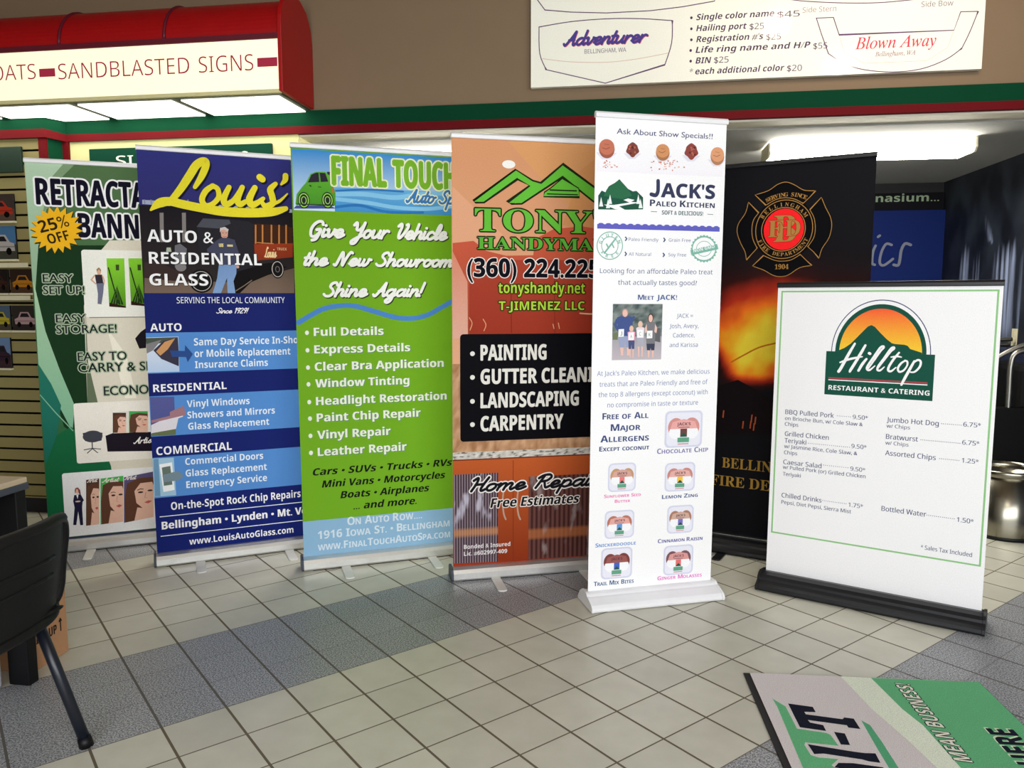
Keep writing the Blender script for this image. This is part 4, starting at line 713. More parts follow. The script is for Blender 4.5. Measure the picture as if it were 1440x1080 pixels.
PRINT['tony']=[
('R',0.0,52.2,850.0,2086.1,((0.818,0.467,0.309),(0.664,0.309,0.149))),
('P',[(2.7,1611.3),(3.8,1866.0),(256.2,1635.8),(142.4,1583.8)],(0.738,0.378,0.217)),
('P',[(254.3,2091.7),(718.6,2091.3),(727.3,1665.4),(486.1,1852.1)],(0.693,0.338,0.137)),
('P',[(613.0,1956.7),(719.6,2041.2),(727.3,1665.4),(530.8,1702.1)],(0.664,0.309,0.115)),
('P',[(3.7,1609.3),(101.4,1621.0),(163.1,1576.1),(256.6,1555.4),(388.2,1559.3),(392.8,1633.4),(488.1,1683.9),(628.1,1699.2),(760.0,1681.5),(782.1,1178.7),(1.9,1169.9)],((0.328,0.066,0.032),(0.594,0.105,0.052))),
('P',[(3.6,1571.7),(72.5,1432.8),(74.0,1169.2),(1.9,1169.9)],((0.723,0.41,0.309),(0.664,0.24,0.149))),
('P',[(80.7,1473.0),(279.7,1535.6),(763.0,1541.9),(781.8,1189.4),(80.3,1184.5)],((0.328,0.037,0.017),(0.389,0.052,0.027))),
('L',[(279.7,1535.6),(283.6,1193.2)],3.1,(0.174,0.017,0.01),0),
('L',[(489.9,1538.3),(498.5,1191.5)],3.2,(0.209,0.023,0.012),0),
('L',[(80.4,1266.0),(93.8,1240.5),(84.4,1207.9)],4.1,(0.723,0.328,0.168),1),
('L',[(146.8,1258.7),(160.3,1232.0),(151.0,1204.4)],4.2,(0.723,0.328,0.168),1),
('L',[(488.2,1233.4),(493.9,1212.5)],4.3,(0.723,0.328,0.168),1),
('L',[(515.3,1238.5),(521.1,1212.3)],4.4,(0.723,0.328,0.168),1),
('L',[(624.1,1285.3),(690.5,1282.0),(779.6,1290.2)],6.6,(0.818,0.491,0.282),1),
('E',267.2,1973.2,31.0,18.6,(0.92,0.92,0.868)),
('L',[(103.6,1798.8),(301.4,1947.0),(380.0,1900.4),(424.2,1890.0),(527.0,1978.4),(779.1,1818.5),(780.2,1769.4),(680.4,1822.7),(527.6,1931.5),(328.4,1799.4),(268.0,1797.7),(371.8,1878.3),(306.8,1913.7),(148.5,1800.1),(103.6,1798.8),(301.4,1947.0)],16.3,(0.011,0.021,0.007),0),
('P',[(103.6,1798.8),(301.4,1947.0),(380.0,1900.4),(424.2,1890.0),(527.0,1978.4),(779.1,1818.5),(780.2,1769.4),(680.4,1822.7),(527.6,1931.5),(328.4,1799.4),(268.0,1797.7),(371.8,1878.3),(306.8,1913.7),(148.5,1800.1)],(0.131,0.515,0.045)),
('L',[(441.5,1850.7),(469.9,1869.6),(525.7,1915.5),(605.7,1874.0),(610.6,1839.9),(435.4,1834.5),(441.5,1850.7),(469.9,1869.6)],10.6,(0.011,0.021,0.007),0),
('P',[(441.5,1850.7),(469.9,1869.6),(525.7,1915.5),(605.7,1874.0),(610.6,1839.9),(435.4,1834.5)],(0.131,0.515,0.045)),
('L',[(464.7,1863.4),(598.3,1863.7)],6.4,(0.011,0.021,0.007),0),
('L',[(452.2,1845.0),(604.0,1845.7)],5.3,(0.011,0.021,0.007),0),
('T', 'sb', "TONY'S", 107.6, 1666.7, 700.8, 1666.7, 102.7, (0.131, 0.515, 0.045), {'o': (6.5, (0.011, 0.021, 0.007)), 'pre': 5}),
('T', 'sb', 'HANDYMAN', 119.8, 1585.4, 684.8, 1585.4, 53.8, (0.105, 0.432, 0.04), {'o': (6, (0.011, 0.021, 0.007)), 'pre': 7}),
('T', 'x', '(360) 224.225', 72.5, 1456.9, 716.0, 1456.9, 84.0, (0.003, 0.003, 0.008), {'o': (4, (0.818, 0.785, 0.738))}),
('T', 'b', 'tonyshandy.net', 219.6, 1381.0, 646.7, 1381.0, 50.8, (0.432, 0.664, 0.052), {'o': (5, (0.017, 0.023, 0.004))}),
('T', 'b', 'T-JIMENEZ LLC', 221.9, 1301.4, 645.9, 1301.4, 40.9, (0.432, 0.664, 0.052), {'o': (5, (0.017, 0.023, 0.004))}),
('G',0.0,589.4,850.0,1048.6,70,26,'granite'),
('G',0.0,589.4,850.0,624.0,90,8,'counter'),
('RR',36.8,675.4,852.0,1188.6,16.0,(0.002,0.002,0.004)),
('T', 'x', 'PAINTING', 135.5, 1064.3, 456.6, 1064.3, 72.0, (0.785, 0.77, 0.708)),
('E',95.7,1096.4,11.4,11.2,(0.785,0.77,0.708)),
('T', 'x', 'GUTTER CLEANING', 135.6, 951.2, 694.3, 951.2, 70.2, (0.785, 0.77, 0.708), {'pre': 13}),
('E',95.6,983.8,11.4,11.3,(0.785,0.77,0.708)),
('T', 'x', 'LANDSCAPING', 135.6, 836.1, 623.1, 836.1, 70.8, (0.785, 0.77, 0.708)),
('E',95.5,869.2,11.4,11.4,(0.785,0.77,0.708)),
('T', 'x', 'CARPENTRY', 135.6, 723.5, 545.9, 723.5, 71.3, (0.785, 0.77, 0.708)),
('E',95.3,757.1,11.5,11.5,(0.785,0.77,0.708)),
('R',0.0,52.2,850.0,589.4,((0.24,0.029,0.008),(0.515,0.105,0.025))),
('R',0.0,583.4,850.0,589.4,(0.168,0.027,0.01)),
('G',4.0,59.2,222.0,516.5,120,26,'reeded'),
('G',375.0,67.4,846.0,488.9,120,26,'reeded2'),
('L',[(296.0,574.1),(298.8,53.4)],2.9,(0.202,0.027,0.009),0),
('P',[(1.5,76.0),(677.8,54.9),(678.2,35.9),(-1.4,52.1)],(0.328,0.037,0.012)),
('L',[(249.7,433.8),(244.2,368.9),(250.2,310.4),(260.5,280.6)],8.0,(0.467,0.328,0.232),1),
('L',[(322.2,429.9),(316.8,364.8),(323.0,306.0),(333.4,276.1)],8.0,(0.467,0.328,0.232),1),
('T', 'sc', 'Home Repair', 88.9, 429.5, 684.1, 429.5, 65.7, (0.008, 0.008, 0.011), {'pen': 0.3, 'o': (6, (0.818, 0.785, 0.738)), 'pre': 10}),
('T', 'ki', 'Free Estimates', 183.0, 343.5, 635.6, 343.5, 46.3, (0.009, 0.009, 0.011), {'o': (4, (0.785, 0.723, 0.664))}),
('T', 'b', 'Bonded & Insured', 52.9, 145.1, 283.7, 145.1, 20.4, (0.818, 0.785, 0.77)),
('T', 'b', 'Lic. #602997-409', 52.8, 110.8, 267.8, 110.8, 20.4, (0.818, 0.785, 0.77)),
]
PRINT['jack']=[
('R',0.0,51.6,596.5,2105.8,(0.92,0.92,0.92)),
('T', 'co', 'Ask About Show Specials!!', 92.8, 2037.5, 531.8, 2037.5, 22.1, (0.051, 0.057, 0.164)),
('R',8.0,1880.8,584.5,2017.8,((0.883,0.866,0.9),(0.917,0.917,0.92))),
('P',[(3.7,1957.7),(96.0,1960.0),(64.9,1932.0),(30.1,1930.4)],(0.738,0.723,0.801)),
('E',50.1,1973.0,34.9,37.5,(0.345,0.11,0.068)),
('E',50.0,1981.3,33.8,32.2,(0.542,0.171,0.103)),
('L',[(29.2,1977.5),(46.7,1972.8),(63.9,1980.6)],3.0,(0.285,0.093,0.057),0),
('L',[(39.3,1993.0),(60.2,1990.2)],2.3,(0.331,0.105,0.064),0),
('P',[(125.8,1959.8),(204.2,1962.0),(177.3,1938.3),(149.6,1937.1)],(0.738,0.723,0.801)),
('P',[(193.0,1976.9),(195.4,1969.6),(191.6,1964.0),(184.5,1959.6),(179.0,1954.4),(174.6,1948.4),(168.0,1944.5),(160.5,1945.5),(155.0,1950.4),(150.2,1955.7),(143.3,1959.7),(137.0,1963.9),(136.1,1970.3),(139.7,1978.2),(142.3,1984.9),(142.6,1989.3),(145.2,1993.7),(152.0,1999.6),(159.7,2005.2),(166.0,2006.8),(173.1,2003.6),(181.2,1998.2),(186.5,1993.5),(187.5,1989.5),(188.9,1984.2)],(0.227,0.057,0.045)),
('E',156.2,1988.5,4.6,4.2,(0.457,0.146,0.093)),
('E',161.6,1987.0,4.6,4.2,(0.123,0.027,0.022)),
('E',150.8,1978.2,4.6,4.2,(0.457,0.146,0.093)),
('E',179.4,1966.2,4.6,4.2,(0.123,0.027,0.022)),
('E',173.9,1985.4,4.6,4.2,(0.457,0.146,0.093)),
('E',166.3,1983.2,4.6,4.2,(0.123,0.027,0.022)),
('E',154.1,1988.3,4.6,4.2,(0.457,0.146,0.093)),
('E',156.2,1960.8,4.6,4.2,(0.123,0.027,0.022)),
('E',176.5,1965.8,4.6,4.2,(0.457,0.146,0.093)),
('P',[(258.8,1956.8),(345.1,1959.0),(315.9,1933.1),(284.5,1931.8)],(0.738,0.723,0.801)),
('E',302.2,1969.3,31.5,32.5,(0.407,0.184,0.08)),
('E',302.0,1977.8,30.5,27.9,(0.636,0.285,0.123)),
('L',[(283.3,1974.1),(299.1,1969.2),(314.6,1977.0)],3.1,(0.335,0.152,0.068),0),
('L',[(292.3,1987.5),(311.2,1985.2)],2.4,(0.386,0.174,0.076),0),
('P',[(391.7,1963.5),(476.4,1965.8),(447.7,1940.3),(417.4,1939.0)],(0.738,0.723,0.801)),
('P',[(464.5,1982.5),(467.2,1974.3),(463.2,1968.1),(455.4,1963.1),(449.4,1957.3),(444.6,1950.6),(437.5,1946.3),(429.2,1947.3),(423.1,1952.8),(417.8,1958.9),(410.2,1963.3),(403.2,1968.0),(402.1,1975.2),(406.1,1984.1),(408.8,1991.5),(409.1,1996.5),(411.9,2001.5),(419.3,2008.1),(427.6,2014.2),(434.6,2016.1),(442.4,2012.5),(451.3,2006.5),(457.1,2001.2),(458.4,1996.7),(459.9,1990.7)],(0.276,0.064,0.054)),
('E',444.7,1993.1,4.8,4.3,(0.457,0.146,0.093)),
('E',427.4,1976.0,4.8,4.3,(0.123,0.027,0.022)),
('E',443.1,1968.2,4.8,4.3,(0.457,0.146,0.093)),
('E',447.4,1997.3,4.8,4.3,(0.123,0.027,0.022)),
('E',438.2,1974.8,4.8,4.3,(0.457,0.146,0.093)),
('E',433.9,1993.2,4.8,4.3,(0.123,0.027,0.022)),
('E',432.6,1996.5,4.8,4.3,(0.457,0.146,0.093)),
('E',450.5,1968.1,4.8,4.3,(0.123,0.027,0.022)),
('E',435.6,1988.7,4.8,4.3,(0.457,0.146,0.093)),
('P',[(512.4,1951.0),(601.9,1953.2),(572.0,1925.5),(539.4,1924.1)],(0.738,0.723,0.801)),
('E',557.3,1965.2,32.6,36.0,(0.451,0.212,0.11)),
('E',557.0,1973.9,31.6,31.0,(0.708,0.331,0.171)),
('L',[(537.6,1970.1),(554.1,1965.1),(570.1,1973.0)],3.2,(0.37,0.177,0.093),0),
('L',[(546.8,1984.9),(566.4,1982.2)],2.4,(0.429,0.201,0.105),0),
('E',261.8,1931.9,4.2,2.5,(0.542,0.164,0.108)),
('E',294.6,1930.0,2.1,2.1,(0.65,0.276,0.198)),
('E',85.1,1909.5,2.4,2.5,(0.542,0.164,0.108)),
('E',254.9,1895.1,2.2,2.3,(0.65,0.276,0.198)),
('E',292.1,1929.6,2.7,3.0,(0.542,0.164,0.108)),
('E',250.3,1929.9,1.9,1.5,(0.65,0.276,0.198)),
('E',327.1,1940.0,2.3,2.1,(0.65,0.276,0.198)),
('E',313.8,1923.0,3.8,3.3,(0.542,0.164,0.108)),
('E',295.9,1932.0,2.6,2.1,(0.65,0.276,0.198)),
('E',250.8,1906.6,3.5,3.1,(0.542,0.164,0.108)),
('E',318.9,1912.5,2.0,2.2,(0.65,0.276,0.198)),
('E',295.0,1927.8,3.0,2.2,(0.542,0.164,0.108)),
('E',291.1,1928.1,2.2,3.4,(0.65,0.276,0.198)),
('E',88.2,1907.2,3.3,3.4,(0.801,0.48,0.37)),
('E',37.4,1916.2,2.5,1.5,(0.801,0.48,0.37)),
('E',328.0,1935.9,4.7,2.4,(0.65,0.276,0.198)),
('E',315.6,1922.2,2.9,1.9,(0.542,0.164,0.108)),
('E',55.8,1912.7,2.3,1.9,(0.65,0.276,0.198)),
('E',48.3,1908.1,2.5,3.3,(0.542,0.164,0.108)),
('E',335.1,1914.8,4.6,2.8,(0.801,0.48,0.37)),
('E',334.8,1921.9,2.9,3.4,(0.801,0.48,0.37)),
('E',47.0,1898.4,3.9,2.7,(0.542,0.164,0.108)),
('E',319.2,1904.1,4.1,2.1,(0.542,0.164,0.108)),
('E',402.7,1913.9,4.7,2.9,(0.65,0.276,0.198)),
('E',337.1,1928.3,4.6,2.8,(0.65,0.276,0.198)),
('E',52.5,1924.1,2.9,2.2,(0.542,0.164,0.108)),
('E',64.0,1920.4,2.0,2.7,(0.542,0.164,0.108)),
('E',36.0,1900.3,2.7,1.9,(0.65,0.276,0.198)),
('E',73.9,1900.5,4.0,2.6,(0.542,0.164,0.108)),
('E',296.9,1921.4,3.8,1.7,(0.801,0.48,0.37)),
('E',309.1,1927.5,2.7,3.0,(0.801,0.48,0.37)),
('E',55.8,1902.9,1.7,3.4,(0.542,0.164,0.108)),
('E',349.2,1899.0,2.8,3.0,(0.542,0.164,0.108)),
('E',96.6,1902.9,4.0,2.2,(0.542,0.164,0.108)),
('E',358.8,1941.1,1.8,3.3,(0.65,0.276,0.198)),
('E',290.8,1902.4,2.9,3.1,(0.65,0.276,0.198)),
('E',337.6,1929.9,2.1,2.5,(0.542,0.164,0.108)),
('E',254.3,1927.6,3.8,1.4,(0.542,0.164,0.108)),
('E',40.2,1915.7,3.7,2.4,(0.65,0.276,0.198)),
('E',309.8,1901.6,2.7,3.1,(0.801,0.48,0.37)),
('E',49.1,1926.2,2.5,3.3,(0.542,0.164,0.108)),
('E',288.7,1901.3,4.0,2.7,(0.542,0.164,0.108)),
('E',359.8,1910.6,2.7,2.8,(0.65,0.276,0.198)),
('E',339.4,1921.8,4.1,1.8,(0.542,0.164,0.108)),
('E',45.4,1917.1,3.4,1.6,(0.542,0.164,0.108)),
('E',323.8,1927.0,3.6,2.1,(0.542,0.164,0.108)),
('E',42.7,1920.4,3.8,1.6,(0.542,0.164,0.108)),
('E',73.9,1901.1,3.0,2.6,(0.65,0.276,0.198)),
('E',70.5,1902.1,4.2,1.9,(0.801,0.48,0.37)),
('E',353.2,1939.4,4.4,1.9,(0.542,0.164,0.108)),
('E',312.7,1913.1,3.9,2.6,(0.801,0.48,0.37)),
('E',350.0,1932.2,2.8,3.2,(0.542,0.164,0.108)),
('E',318.7,1923.0,2.2,2.6,(0.801,0.48,0.37)),
('E',287.1,1929.8,4.6,2.7,(0.65,0.276,0.198)),
('E',377.8,1913.8,4.7,3.4,(0.801,0.48,0.37)),
('E',370.0,1936.4,3.1,2.8,(0.542,0.164,0.108)),
('E',310.1,1930.0,2.3,2.1,(0.65,0.276,0.198)),
('E',41.4,1903.3,3.4,2.9,(0.801,0.48,0.37)),
('E',348.0,1924.3,4.0,1.9,(0.542,0.164,0.108)),
('E',65.2,1910.4,4.5,2.0,(0.801,0.48,0.37)),
('P',[(17.1,1725.7),(16.0,1781.9),(30.8,1803.4),(47.6,1797.0),(62.3,1822.1),(88.7,1837.1),(109.0,1852.6),(131.0,1831.6),(148.4,1814.6),(170.3,1804.8),(187.2,1807.5),(217.5,1781.5),(218.8,1731.7),(148.9,1728.2)],(0.017,0.093,0.057)),
('P',[(54.9,1811.3),(109.0,1852.6),(131.0,1831.6),(148.4,1814.6),(166.8,1787.0),(124.7,1771.4),(70.9,1776.7),(40.3,1782.7)],(0.029,0.146,0.068)),
('P',[(41.0,1746.1),(86.8,1746.2),(155.9,1758.2),(128.6,1768.0),(149.3,1775.0),(178.9,1769.6),(163.6,1761.3),(202.5,1759.7),(110.0,1741.2),(141.2,1725.1),(94.9,1728.0)],(0.9,0.917,0.92)),
('P',[(20.6,1737.8),(29.0,1777.4),(38.9,1738.3)],(0.817,0.866,0.849)),
('P',[(60.0,1749.6),(68.3,1789.3),(78.3,1750.1)],(0.817,0.866,0.849)),
('P',[(187.0,1753.5),(195.4,1793.6),(205.7,1754.1)],(0.817,0.866,0.849)),
('P',[(51.2,1731.6),(59.5,1771.4),(69.5,1732.2)],(0.817,0.866,0.849)),
('P',[(197.6,1736.0),(205.9,1776.2),(216.3,1736.6)],(0.817,0.866,0.849)),
('L',[(284.4,1852.3),(285.2,1826.6),(284.2,1806.6),(275.1,1792.7),(254.6,1795.6)],16.5,(0.042,0.048,0.103),1),
('T', 'x', "ACK'S", 300.5, 1786.4, 551.2, 1786.4, 57.1, (0.042, 0.048, 0.103)),
('T', 'sm', 'Paleo Kitchen', 249.7, 1746.9, 552.8, 1746.9, 27.1, (0.042, 0.048, 0.103), {'o': (0.8, (0.042, 0.048, 0.103))}),
('T', 'x', 'SOFT & DELICIOUS!', 305.9, 1712.7, 498.6, 1712.7, 17.3, (0.123, 0.171, 0.198)),
('L',[(255.1,1724.1),(283.4,1723.5)],2.4,(0.123,0.171,0.198),0),
('L',[(519.5,1720.1),(547.3,1719.4)],2.4,(0.123,0.171,0.198),0),
('R',14.0,1646.5,580.5,1665.6,(0.123,0.123,0.517)),
('E',30.6,1665.6,12.0,5.0,(0.123,0.123,0.517)),
('E',64.0,1665.6,12.0,5.0,(0.123,0.123,0.517)),
('E',97.3,1665.6,12.0,5.0,(0.123,0.123,0.517)),
('E',130.6,1665.6,12.0,5.0,(0.123,0.123,0.517)),
('E',163.9,1665.6,12.0,5.0,(0.123,0.123,0.517)),
('E',197.3,1665.6,12.0,5.0,(0.123,0.123,0.517)),
('E',230.6,1665.6,12.0,5.0,(0.123,0.123,0.517)),
('E',263.9,1665.6,12.0,5.0,(0.123,0.123,0.517)),
('E',297.3,1665.6,12.0,5.0,(0.123,0.123,0.517)),
('E',330.6,1665.6,12.0,5.0,(0.123,0.123,0.517)),
('E',363.9,1665.6,12.0,5.0,(0.123,0.123,0.517)),
('E',397.2,1665.6,12.0,5.0,(0.123,0.123,0.517)),
('E',430.6,1665.6,12.0,5.0,(0.123,0.123,0.517)),
('E',463.9,1665.6,12.0,5.0,(0.123,0.123,0.517)),
('E',497.2,1665.6,12.0,5.0,(0.123,0.123,0.517)),
('E',530.6,1665.6,12.0,5.0,(0.123,0.123,0.517)),
('E',563.9,1665.6,12.0,5.0,(0.123,0.123,0.517)),
('O',72.0,1576.6,57.2,57.3,3.9,(0.198,0.457,0.36),0,360),
('O',72.0,1576.6,37.0,37.2,3.1,(0.198,0.457,0.36),0,360),
('L',[(46.5,1543.3),(99.0,1608.6)],6.9,(0.198,0.457,0.36),0),
('L',[(55.7,1584.9),(67.6,1563.7)],5.4,(0.198,0.457,0.36),0),
('L',[(78.6,1588.9),(90.7,1567.7)],5.4,(0.198,0.457,0.36),0),
('A', 'b', 'GLUTEN', 72.0, 1576.6, 37.2, 14.3, 162, 22, (0.198, 0.457, 0.36), 0),
('A', 'b', 'FREE', 72.0, 1576.6, 51.5, 14.3, 222, 318, (0.198, 0.457, 0.36), 1),
('P',[(573.3,1572.8),(566.8,1565.5),(571.7,1557.0),(563.3,1551.6),(565.8,1542.2),(556.2,1539.1),(556.0,1529.5),(545.7,1528.8),(542.9,1519.6),(532.8,1521.4),(527.5,1513.3),(518.2,1517.5),(510.9,1511.0),(503.0,1517.3),(494.1,1512.9),(488.2,1520.8),(478.4,1518.7),(474.9,1527.7),(464.7,1528.1),(463.8,1537.6),(454.1,1540.5),(455.9,1549.8),(447.2,1554.9),(451.5,1563.5),(444.5,1570.4),(451.0,1577.6),(446.2,1586.0),(454.4,1591.4),(452.0,1600.7),(461.5,1603.8),(461.7,1613.3),(471.8,1614.1),(474.6,1623.1),(484.6,1621.4),(489.9,1629.5),(499.1,1625.4),(506.4,1631.9),(514.2,1625.7),(523.1,1630.2),(529.0,1622.4),(538.9,1624.5),(542.4,1615.5),(552.7,1615.2),(553.6,1605.7),(563.4,1602.9),(561.7,1593.5),(570.5,1588.4),(566.2,1579.8)],(0.198,0.457,0.36)),
('E',508.6,1571.6,54.2,48.8,(0.917,0.92,0.92)),
('O',508.6,1571.6,36.1,32.5,2.5,(0.198,0.457,0.36),0,360),
('P',[(443.7,1564.5),(570.3,1593.4),(577.7,1571.3),(449.3,1542.6)],(0.198,0.457,0.36)),
('T', 'b', 'NON GMO', 459.5, 1554.5, 559.4, 1576.9, 13.4, (0.883, 0.92, 0.92)),
('L',[(140.7,1615.2),(147.9,1606.8),(141.1,1598.0)],5.4,(0.048,0.084,0.164),0),
('L',[(316.7,1614.6),(324.1,1606.1),(317.2,1597.2)],5.6,(0.048,0.084,0.164),0),
('L',[(140.6,1552.0),(147.8,1543.5),(141.0,1534.8)],5.4,(0.048,0.084,0.164),0),
('L',[(315.4,1550.6),(322.9,1542.0),(316.0,1533.2)],5.6,(0.048,0.084,0.164),0),
('T', 'n', 'Paleo Friendly', 156.6, 1598.3, 293.4, 1598.3, 13.6, (0.134, 0.158, 0.321)),
('T', 'n', 'Grain Free', 341.1, 1599.2, 444.1, 1599.2, 13.8, (0.134, 0.158, 0.321)),
('T', 'n', 'All Natural', 158.1, 1536.5, 260.2, 1536.5, 13.7, (0.134, 0.158, 0.321)),
('T', 'n', 'Soy Free', 341.4, 1536.5, 425.2, 1536.5, 13.9, (0.134, 0.158, 0.321)),
('T', 'n', 'Looking for an affordable Paleo treat', 29.7, 1461.4, 553.9, 1461.4, 20.1, (0.064, 0.093, 0.235)),
('T', 'n', 'that actually tastes good?', 112.6, 1413.0, 480.0, 1413.0, 20.3, (0.064, 0.093, 0.235)),
('T', 'sm', 'Meet JACK!', 205.1, 1349.5, 387.3, 1349.5, 21.4, (0.093, 0.134, 0.303), {'o': (0.8, (0.093, 0.134, 0.303))}),
('R',90.9,1090.0,320.5,1331.3,((0.581,0.542,0.581),(0.457,0.505,0.517))),
('G',90.9,1191.4,320.5,1331.3,24,16,'foliage'),
('R',90.9,1090.0,320.5,1191.4,((0.529,0.469,0.505),(0.37,0.36,0.391))),
('P',[(93.0,1206.4),(115.1,1211.9),(115.9,1177.9),(93.0,1178.1)],(0.164,0.198,0.108)),
('P',[(284.3,1227.8),(312.1,1227.7),(314.0,1164.5),(289.0,1170.5)],(0.123,0.123,0.134)),
('P',[(110.2,1274.0),(125.0,1278.5),(169.9,1278.4),(185.1,1273.8),(179.5,1193.2),(119.4,1193.7)],(0.064,0.098,0.268)),
('P',[(119.4,1193.7),(179.5,1193.2),(176.9,1144.2),(155.1,1144.5),(149.8,1176.4),(146.0,1144.6),(124.2,1144.9)],(0.321,0.37,0.542)),
('P',[(143.0,1144.6),(127.2,1144.8),(132.5,1109.4),(141.9,1109.3)],(0.801,0.517,0.434)),
('P',[(158.1,1144.4),(173.9,1144.3),(170.2,1108.9),(160.8,1109.0)],(0.801,0.517,0.434)),
('E',147.1,1293.4,13.9,18.0,(0.542,0.321,0.276)),
('E',147.1,1291.7,10.3,14.8,(0.801,0.517,0.434)),
('L',[(111.5,1267.2),(104.3,1240.2),(118.6,1217.5)],12.0,(0.064,0.098,0.268),0),
('L',[(174.3,1269.3),(187.5,1273.8),(192.3,1276.0)],9.7,(0.064,0.098,0.268),0),
('P',[(159.9,1209.3),(167.1,1213.8),(189.0,1213.6),(196.5,1209.0),(193.7,1174.3),(164.4,1174.6)],(0.801,0.321,0.48)),
('P',[(164.4,1174.6),(193.7,1174.3),(192.7,1137.2),(182.1,1137.3),(179.4,1157.3),(177.7,1137.4),(167.1,1137.5)],(0.076,0.093,0.205)),
('P',[(176.3,1137.4),(168.6,1137.5),(171.7,1100.3),(176.2,1100.2)],(0.801,0.517,0.434)),
('P',[(183.6,1137.3),(191.3,1137.2),(190.0,1100.0),(185.4,1100.1)],(0.801,0.517,0.434)),
('E',177.8,1225.1,9.8,14.0,(0.65,0.48,0.321)),
('E',177.8,1223.4,7.2,11.5,(0.801,0.517,0.434)),
('P',[(199.7,1227.2),(207.4,1231.7),(230.8,1231.6),(238.8,1227.0),(236.0,1185.3),(204.6,1185.6)],(0.817,0.708,0.753)),
('P',[(204.6,1185.6),(236.0,1185.3),(235.0,1147.0),(223.6,1147.1),(220.7,1168.3),(218.9,1147.2),(207.5,1147.3)],(0.423,0.423,0.492)),
('P',[(217.3,1147.2),(209.1,1147.3),(212.6,1102.5),(217.5,1102.5)],(0.801,0.517,0.434)),
('P',[(225.2,1147.1),(233.4,1147.0),(232.3,1102.2),(227.3,1102.3)],(0.801,0.517,0.434)),
('E',218.8,1243.6,10.6,14.7,(0.708,0.542,0.37)),
('E',218.8,1241.9,7.8,12.0,(0.801,0.517,0.434)),
('P',[(241.9,1249.2),(251.6,1253.7),(281.1,1253.6),(291.1,1249.0),(288.7,1159.0),(249.2,1159.4)],(0.198,0.198,0.212)),
('P',[(249.2,1159.4),(288.7,1159.0),(287.0,1130.3),(272.7,1130.4),(269.4,1142.0),(266.8,1130.5),(252.4,1130.7)],(0.051,0.057,0.093)),
('P',[(264.8,1130.5),(254.4,1130.7),(258.2,1099.0),(264.4,1098.9)],(0.801,0.517,0.434)),
('P',[(274.7,1130.4),(285.1,1130.3),(283.0,1098.6),(276.8,1098.7)],(0.801,0.517,0.434)),
('E',265.9,1270.4,12.7,20.1,(0.093,0.045,0.036)),
('E',265.9,1268.7,9.4,16.5,(0.801,0.517,0.434)),
('P',[(248.1,1245.2),(240.0,1228.1),(241.8,1205.3),(251.5,1210.9)],(0.801,0.517,0.434)),
('P',[(287.5,1245.0),(297.9,1227.8),(294.8,1204.9),(284.8,1210.7)],(0.801,0.517,0.434)),
('P',[(118.5,1223.2),(143.8,1224.1),(143.4,1191.3),(118.0,1190.3)],(0.92,0.92,0.92)),
('T', 'n', 'J', 126.3, 1199.3, 135.9, 1199.3, 14.7, (0.164, 0.321, 0.198)),
('P',[(164.8,1208.7),(190.3,1209.6),(189.9,1176.6),(164.4,1175.7)],(0.92,0.92,0.92)),
('T', 'n', 'A', 172.7, 1184.7, 182.4, 1184.7, 14.8, (0.164, 0.321, 0.198)),
('P',[(205.9,1219.8),(231.6,1220.7),(231.2,1187.6),(205.6,1186.7)],(0.92,0.92,0.92)),
('T', 'n', 'C', 213.9, 1195.8, 223.7, 1195.8, 14.8, (0.164, 0.321, 0.198)),
('P',[(250.2,1215.5),(276.0,1216.5),(275.7,1183.2),(249.8,1182.3)],(0.92,0.92,0.92)),
('T', 'n', 'K', 258.2, 1191.4, 268.0, 1191.4, 14.9, (0.164, 0.321, 0.198)),
('T', 'n', 'JACK =', 388.6, 1271.0, 466.6, 1271.0, 18.4, (0.123, 0.158, 0.35)),
('T', 'n', 'Josh, Avery,', 356.3, 1226.3, 494.7, 1226.3, 18.4, (0.123, 0.158, 0.35)),
('T', 'n', 'Cadence,', 373.8, 1185.8, 477.1, 1185.8, 18.5, (0.123, 0.158, 0.35)),
('T', 'n', 'and Karissa', 358.8, 1143.2, 493.9, 1143.2, 18.5, (0.123, 0.158, 0.35)),
('T', 'n', "At Jack's Paleo Kitchen, we make delicious", 25.2, 1022.9, 556.0, 1022.9, 20.5, (0.191, 0.235, 0.446)),
('T', 'n', 'treats that are Paleo Friendly and free of', 36.9, 975.9, 548.1, 975.9, 20.6, (0.191, 0.235, 0.446)),
('T', 'n', 'the top 8 allergens (except coconut) with', 33.5, 930.7, 549.8, 930.7, 20.6, (0.191, 0.235, 0.446)),
('T', 'n', 'no compromise in taste or texture', 74.9, 884.6, 504.4, 884.6, 20.8, (0.191, 0.235, 0.446)),
('T', 'sm', 'Free of All', 53.5, 832.1, 267.3, 832.1, 27.8, (0.057, 0.08, 0.212), {'o': (1, (0.057, 0.08, 0.212))}),
('T', 'sm', 'Major', 92.8, 780.2, 231.3, 780.2, 29.7, (0.057, 0.08, 0.212), {'o': (1, (0.057, 0.08, 0.212))}),
('T', 'sm', 'Allergens', 46.4, 731.4, 271.9, 731.4, 29.7, (0.057, 0.08, 0.212), {'o': (1, (0.057, 0.08, 0.212))}),
('T', 'sm', 'Except coconut', 41.7, 691.4, 274.9, 691.4, 21.0, (0.057, 0.08, 0.212), {'o': (1, (0.057, 0.08, 0.212))}),
('RR',347.7,693.5,529.5,858.8,22.0,(0.65,0.664,0.801)),
('RR',356.7,701.8,520.4,850.5,18.0,(0.801,0.801,0.883)),
('E',400.4,784.4,38.2,43.0,(0.65,0.285,0.259)),
('E',400.4,761.3,32.7,29.8,(0.9,0.9,0.92)),
('E',476.8,784.4,38.2,43.0,(0.65,0.285,0.259)),
('E',476.8,761.3,32.7,29.8,(0.9,0.9,0.92)),
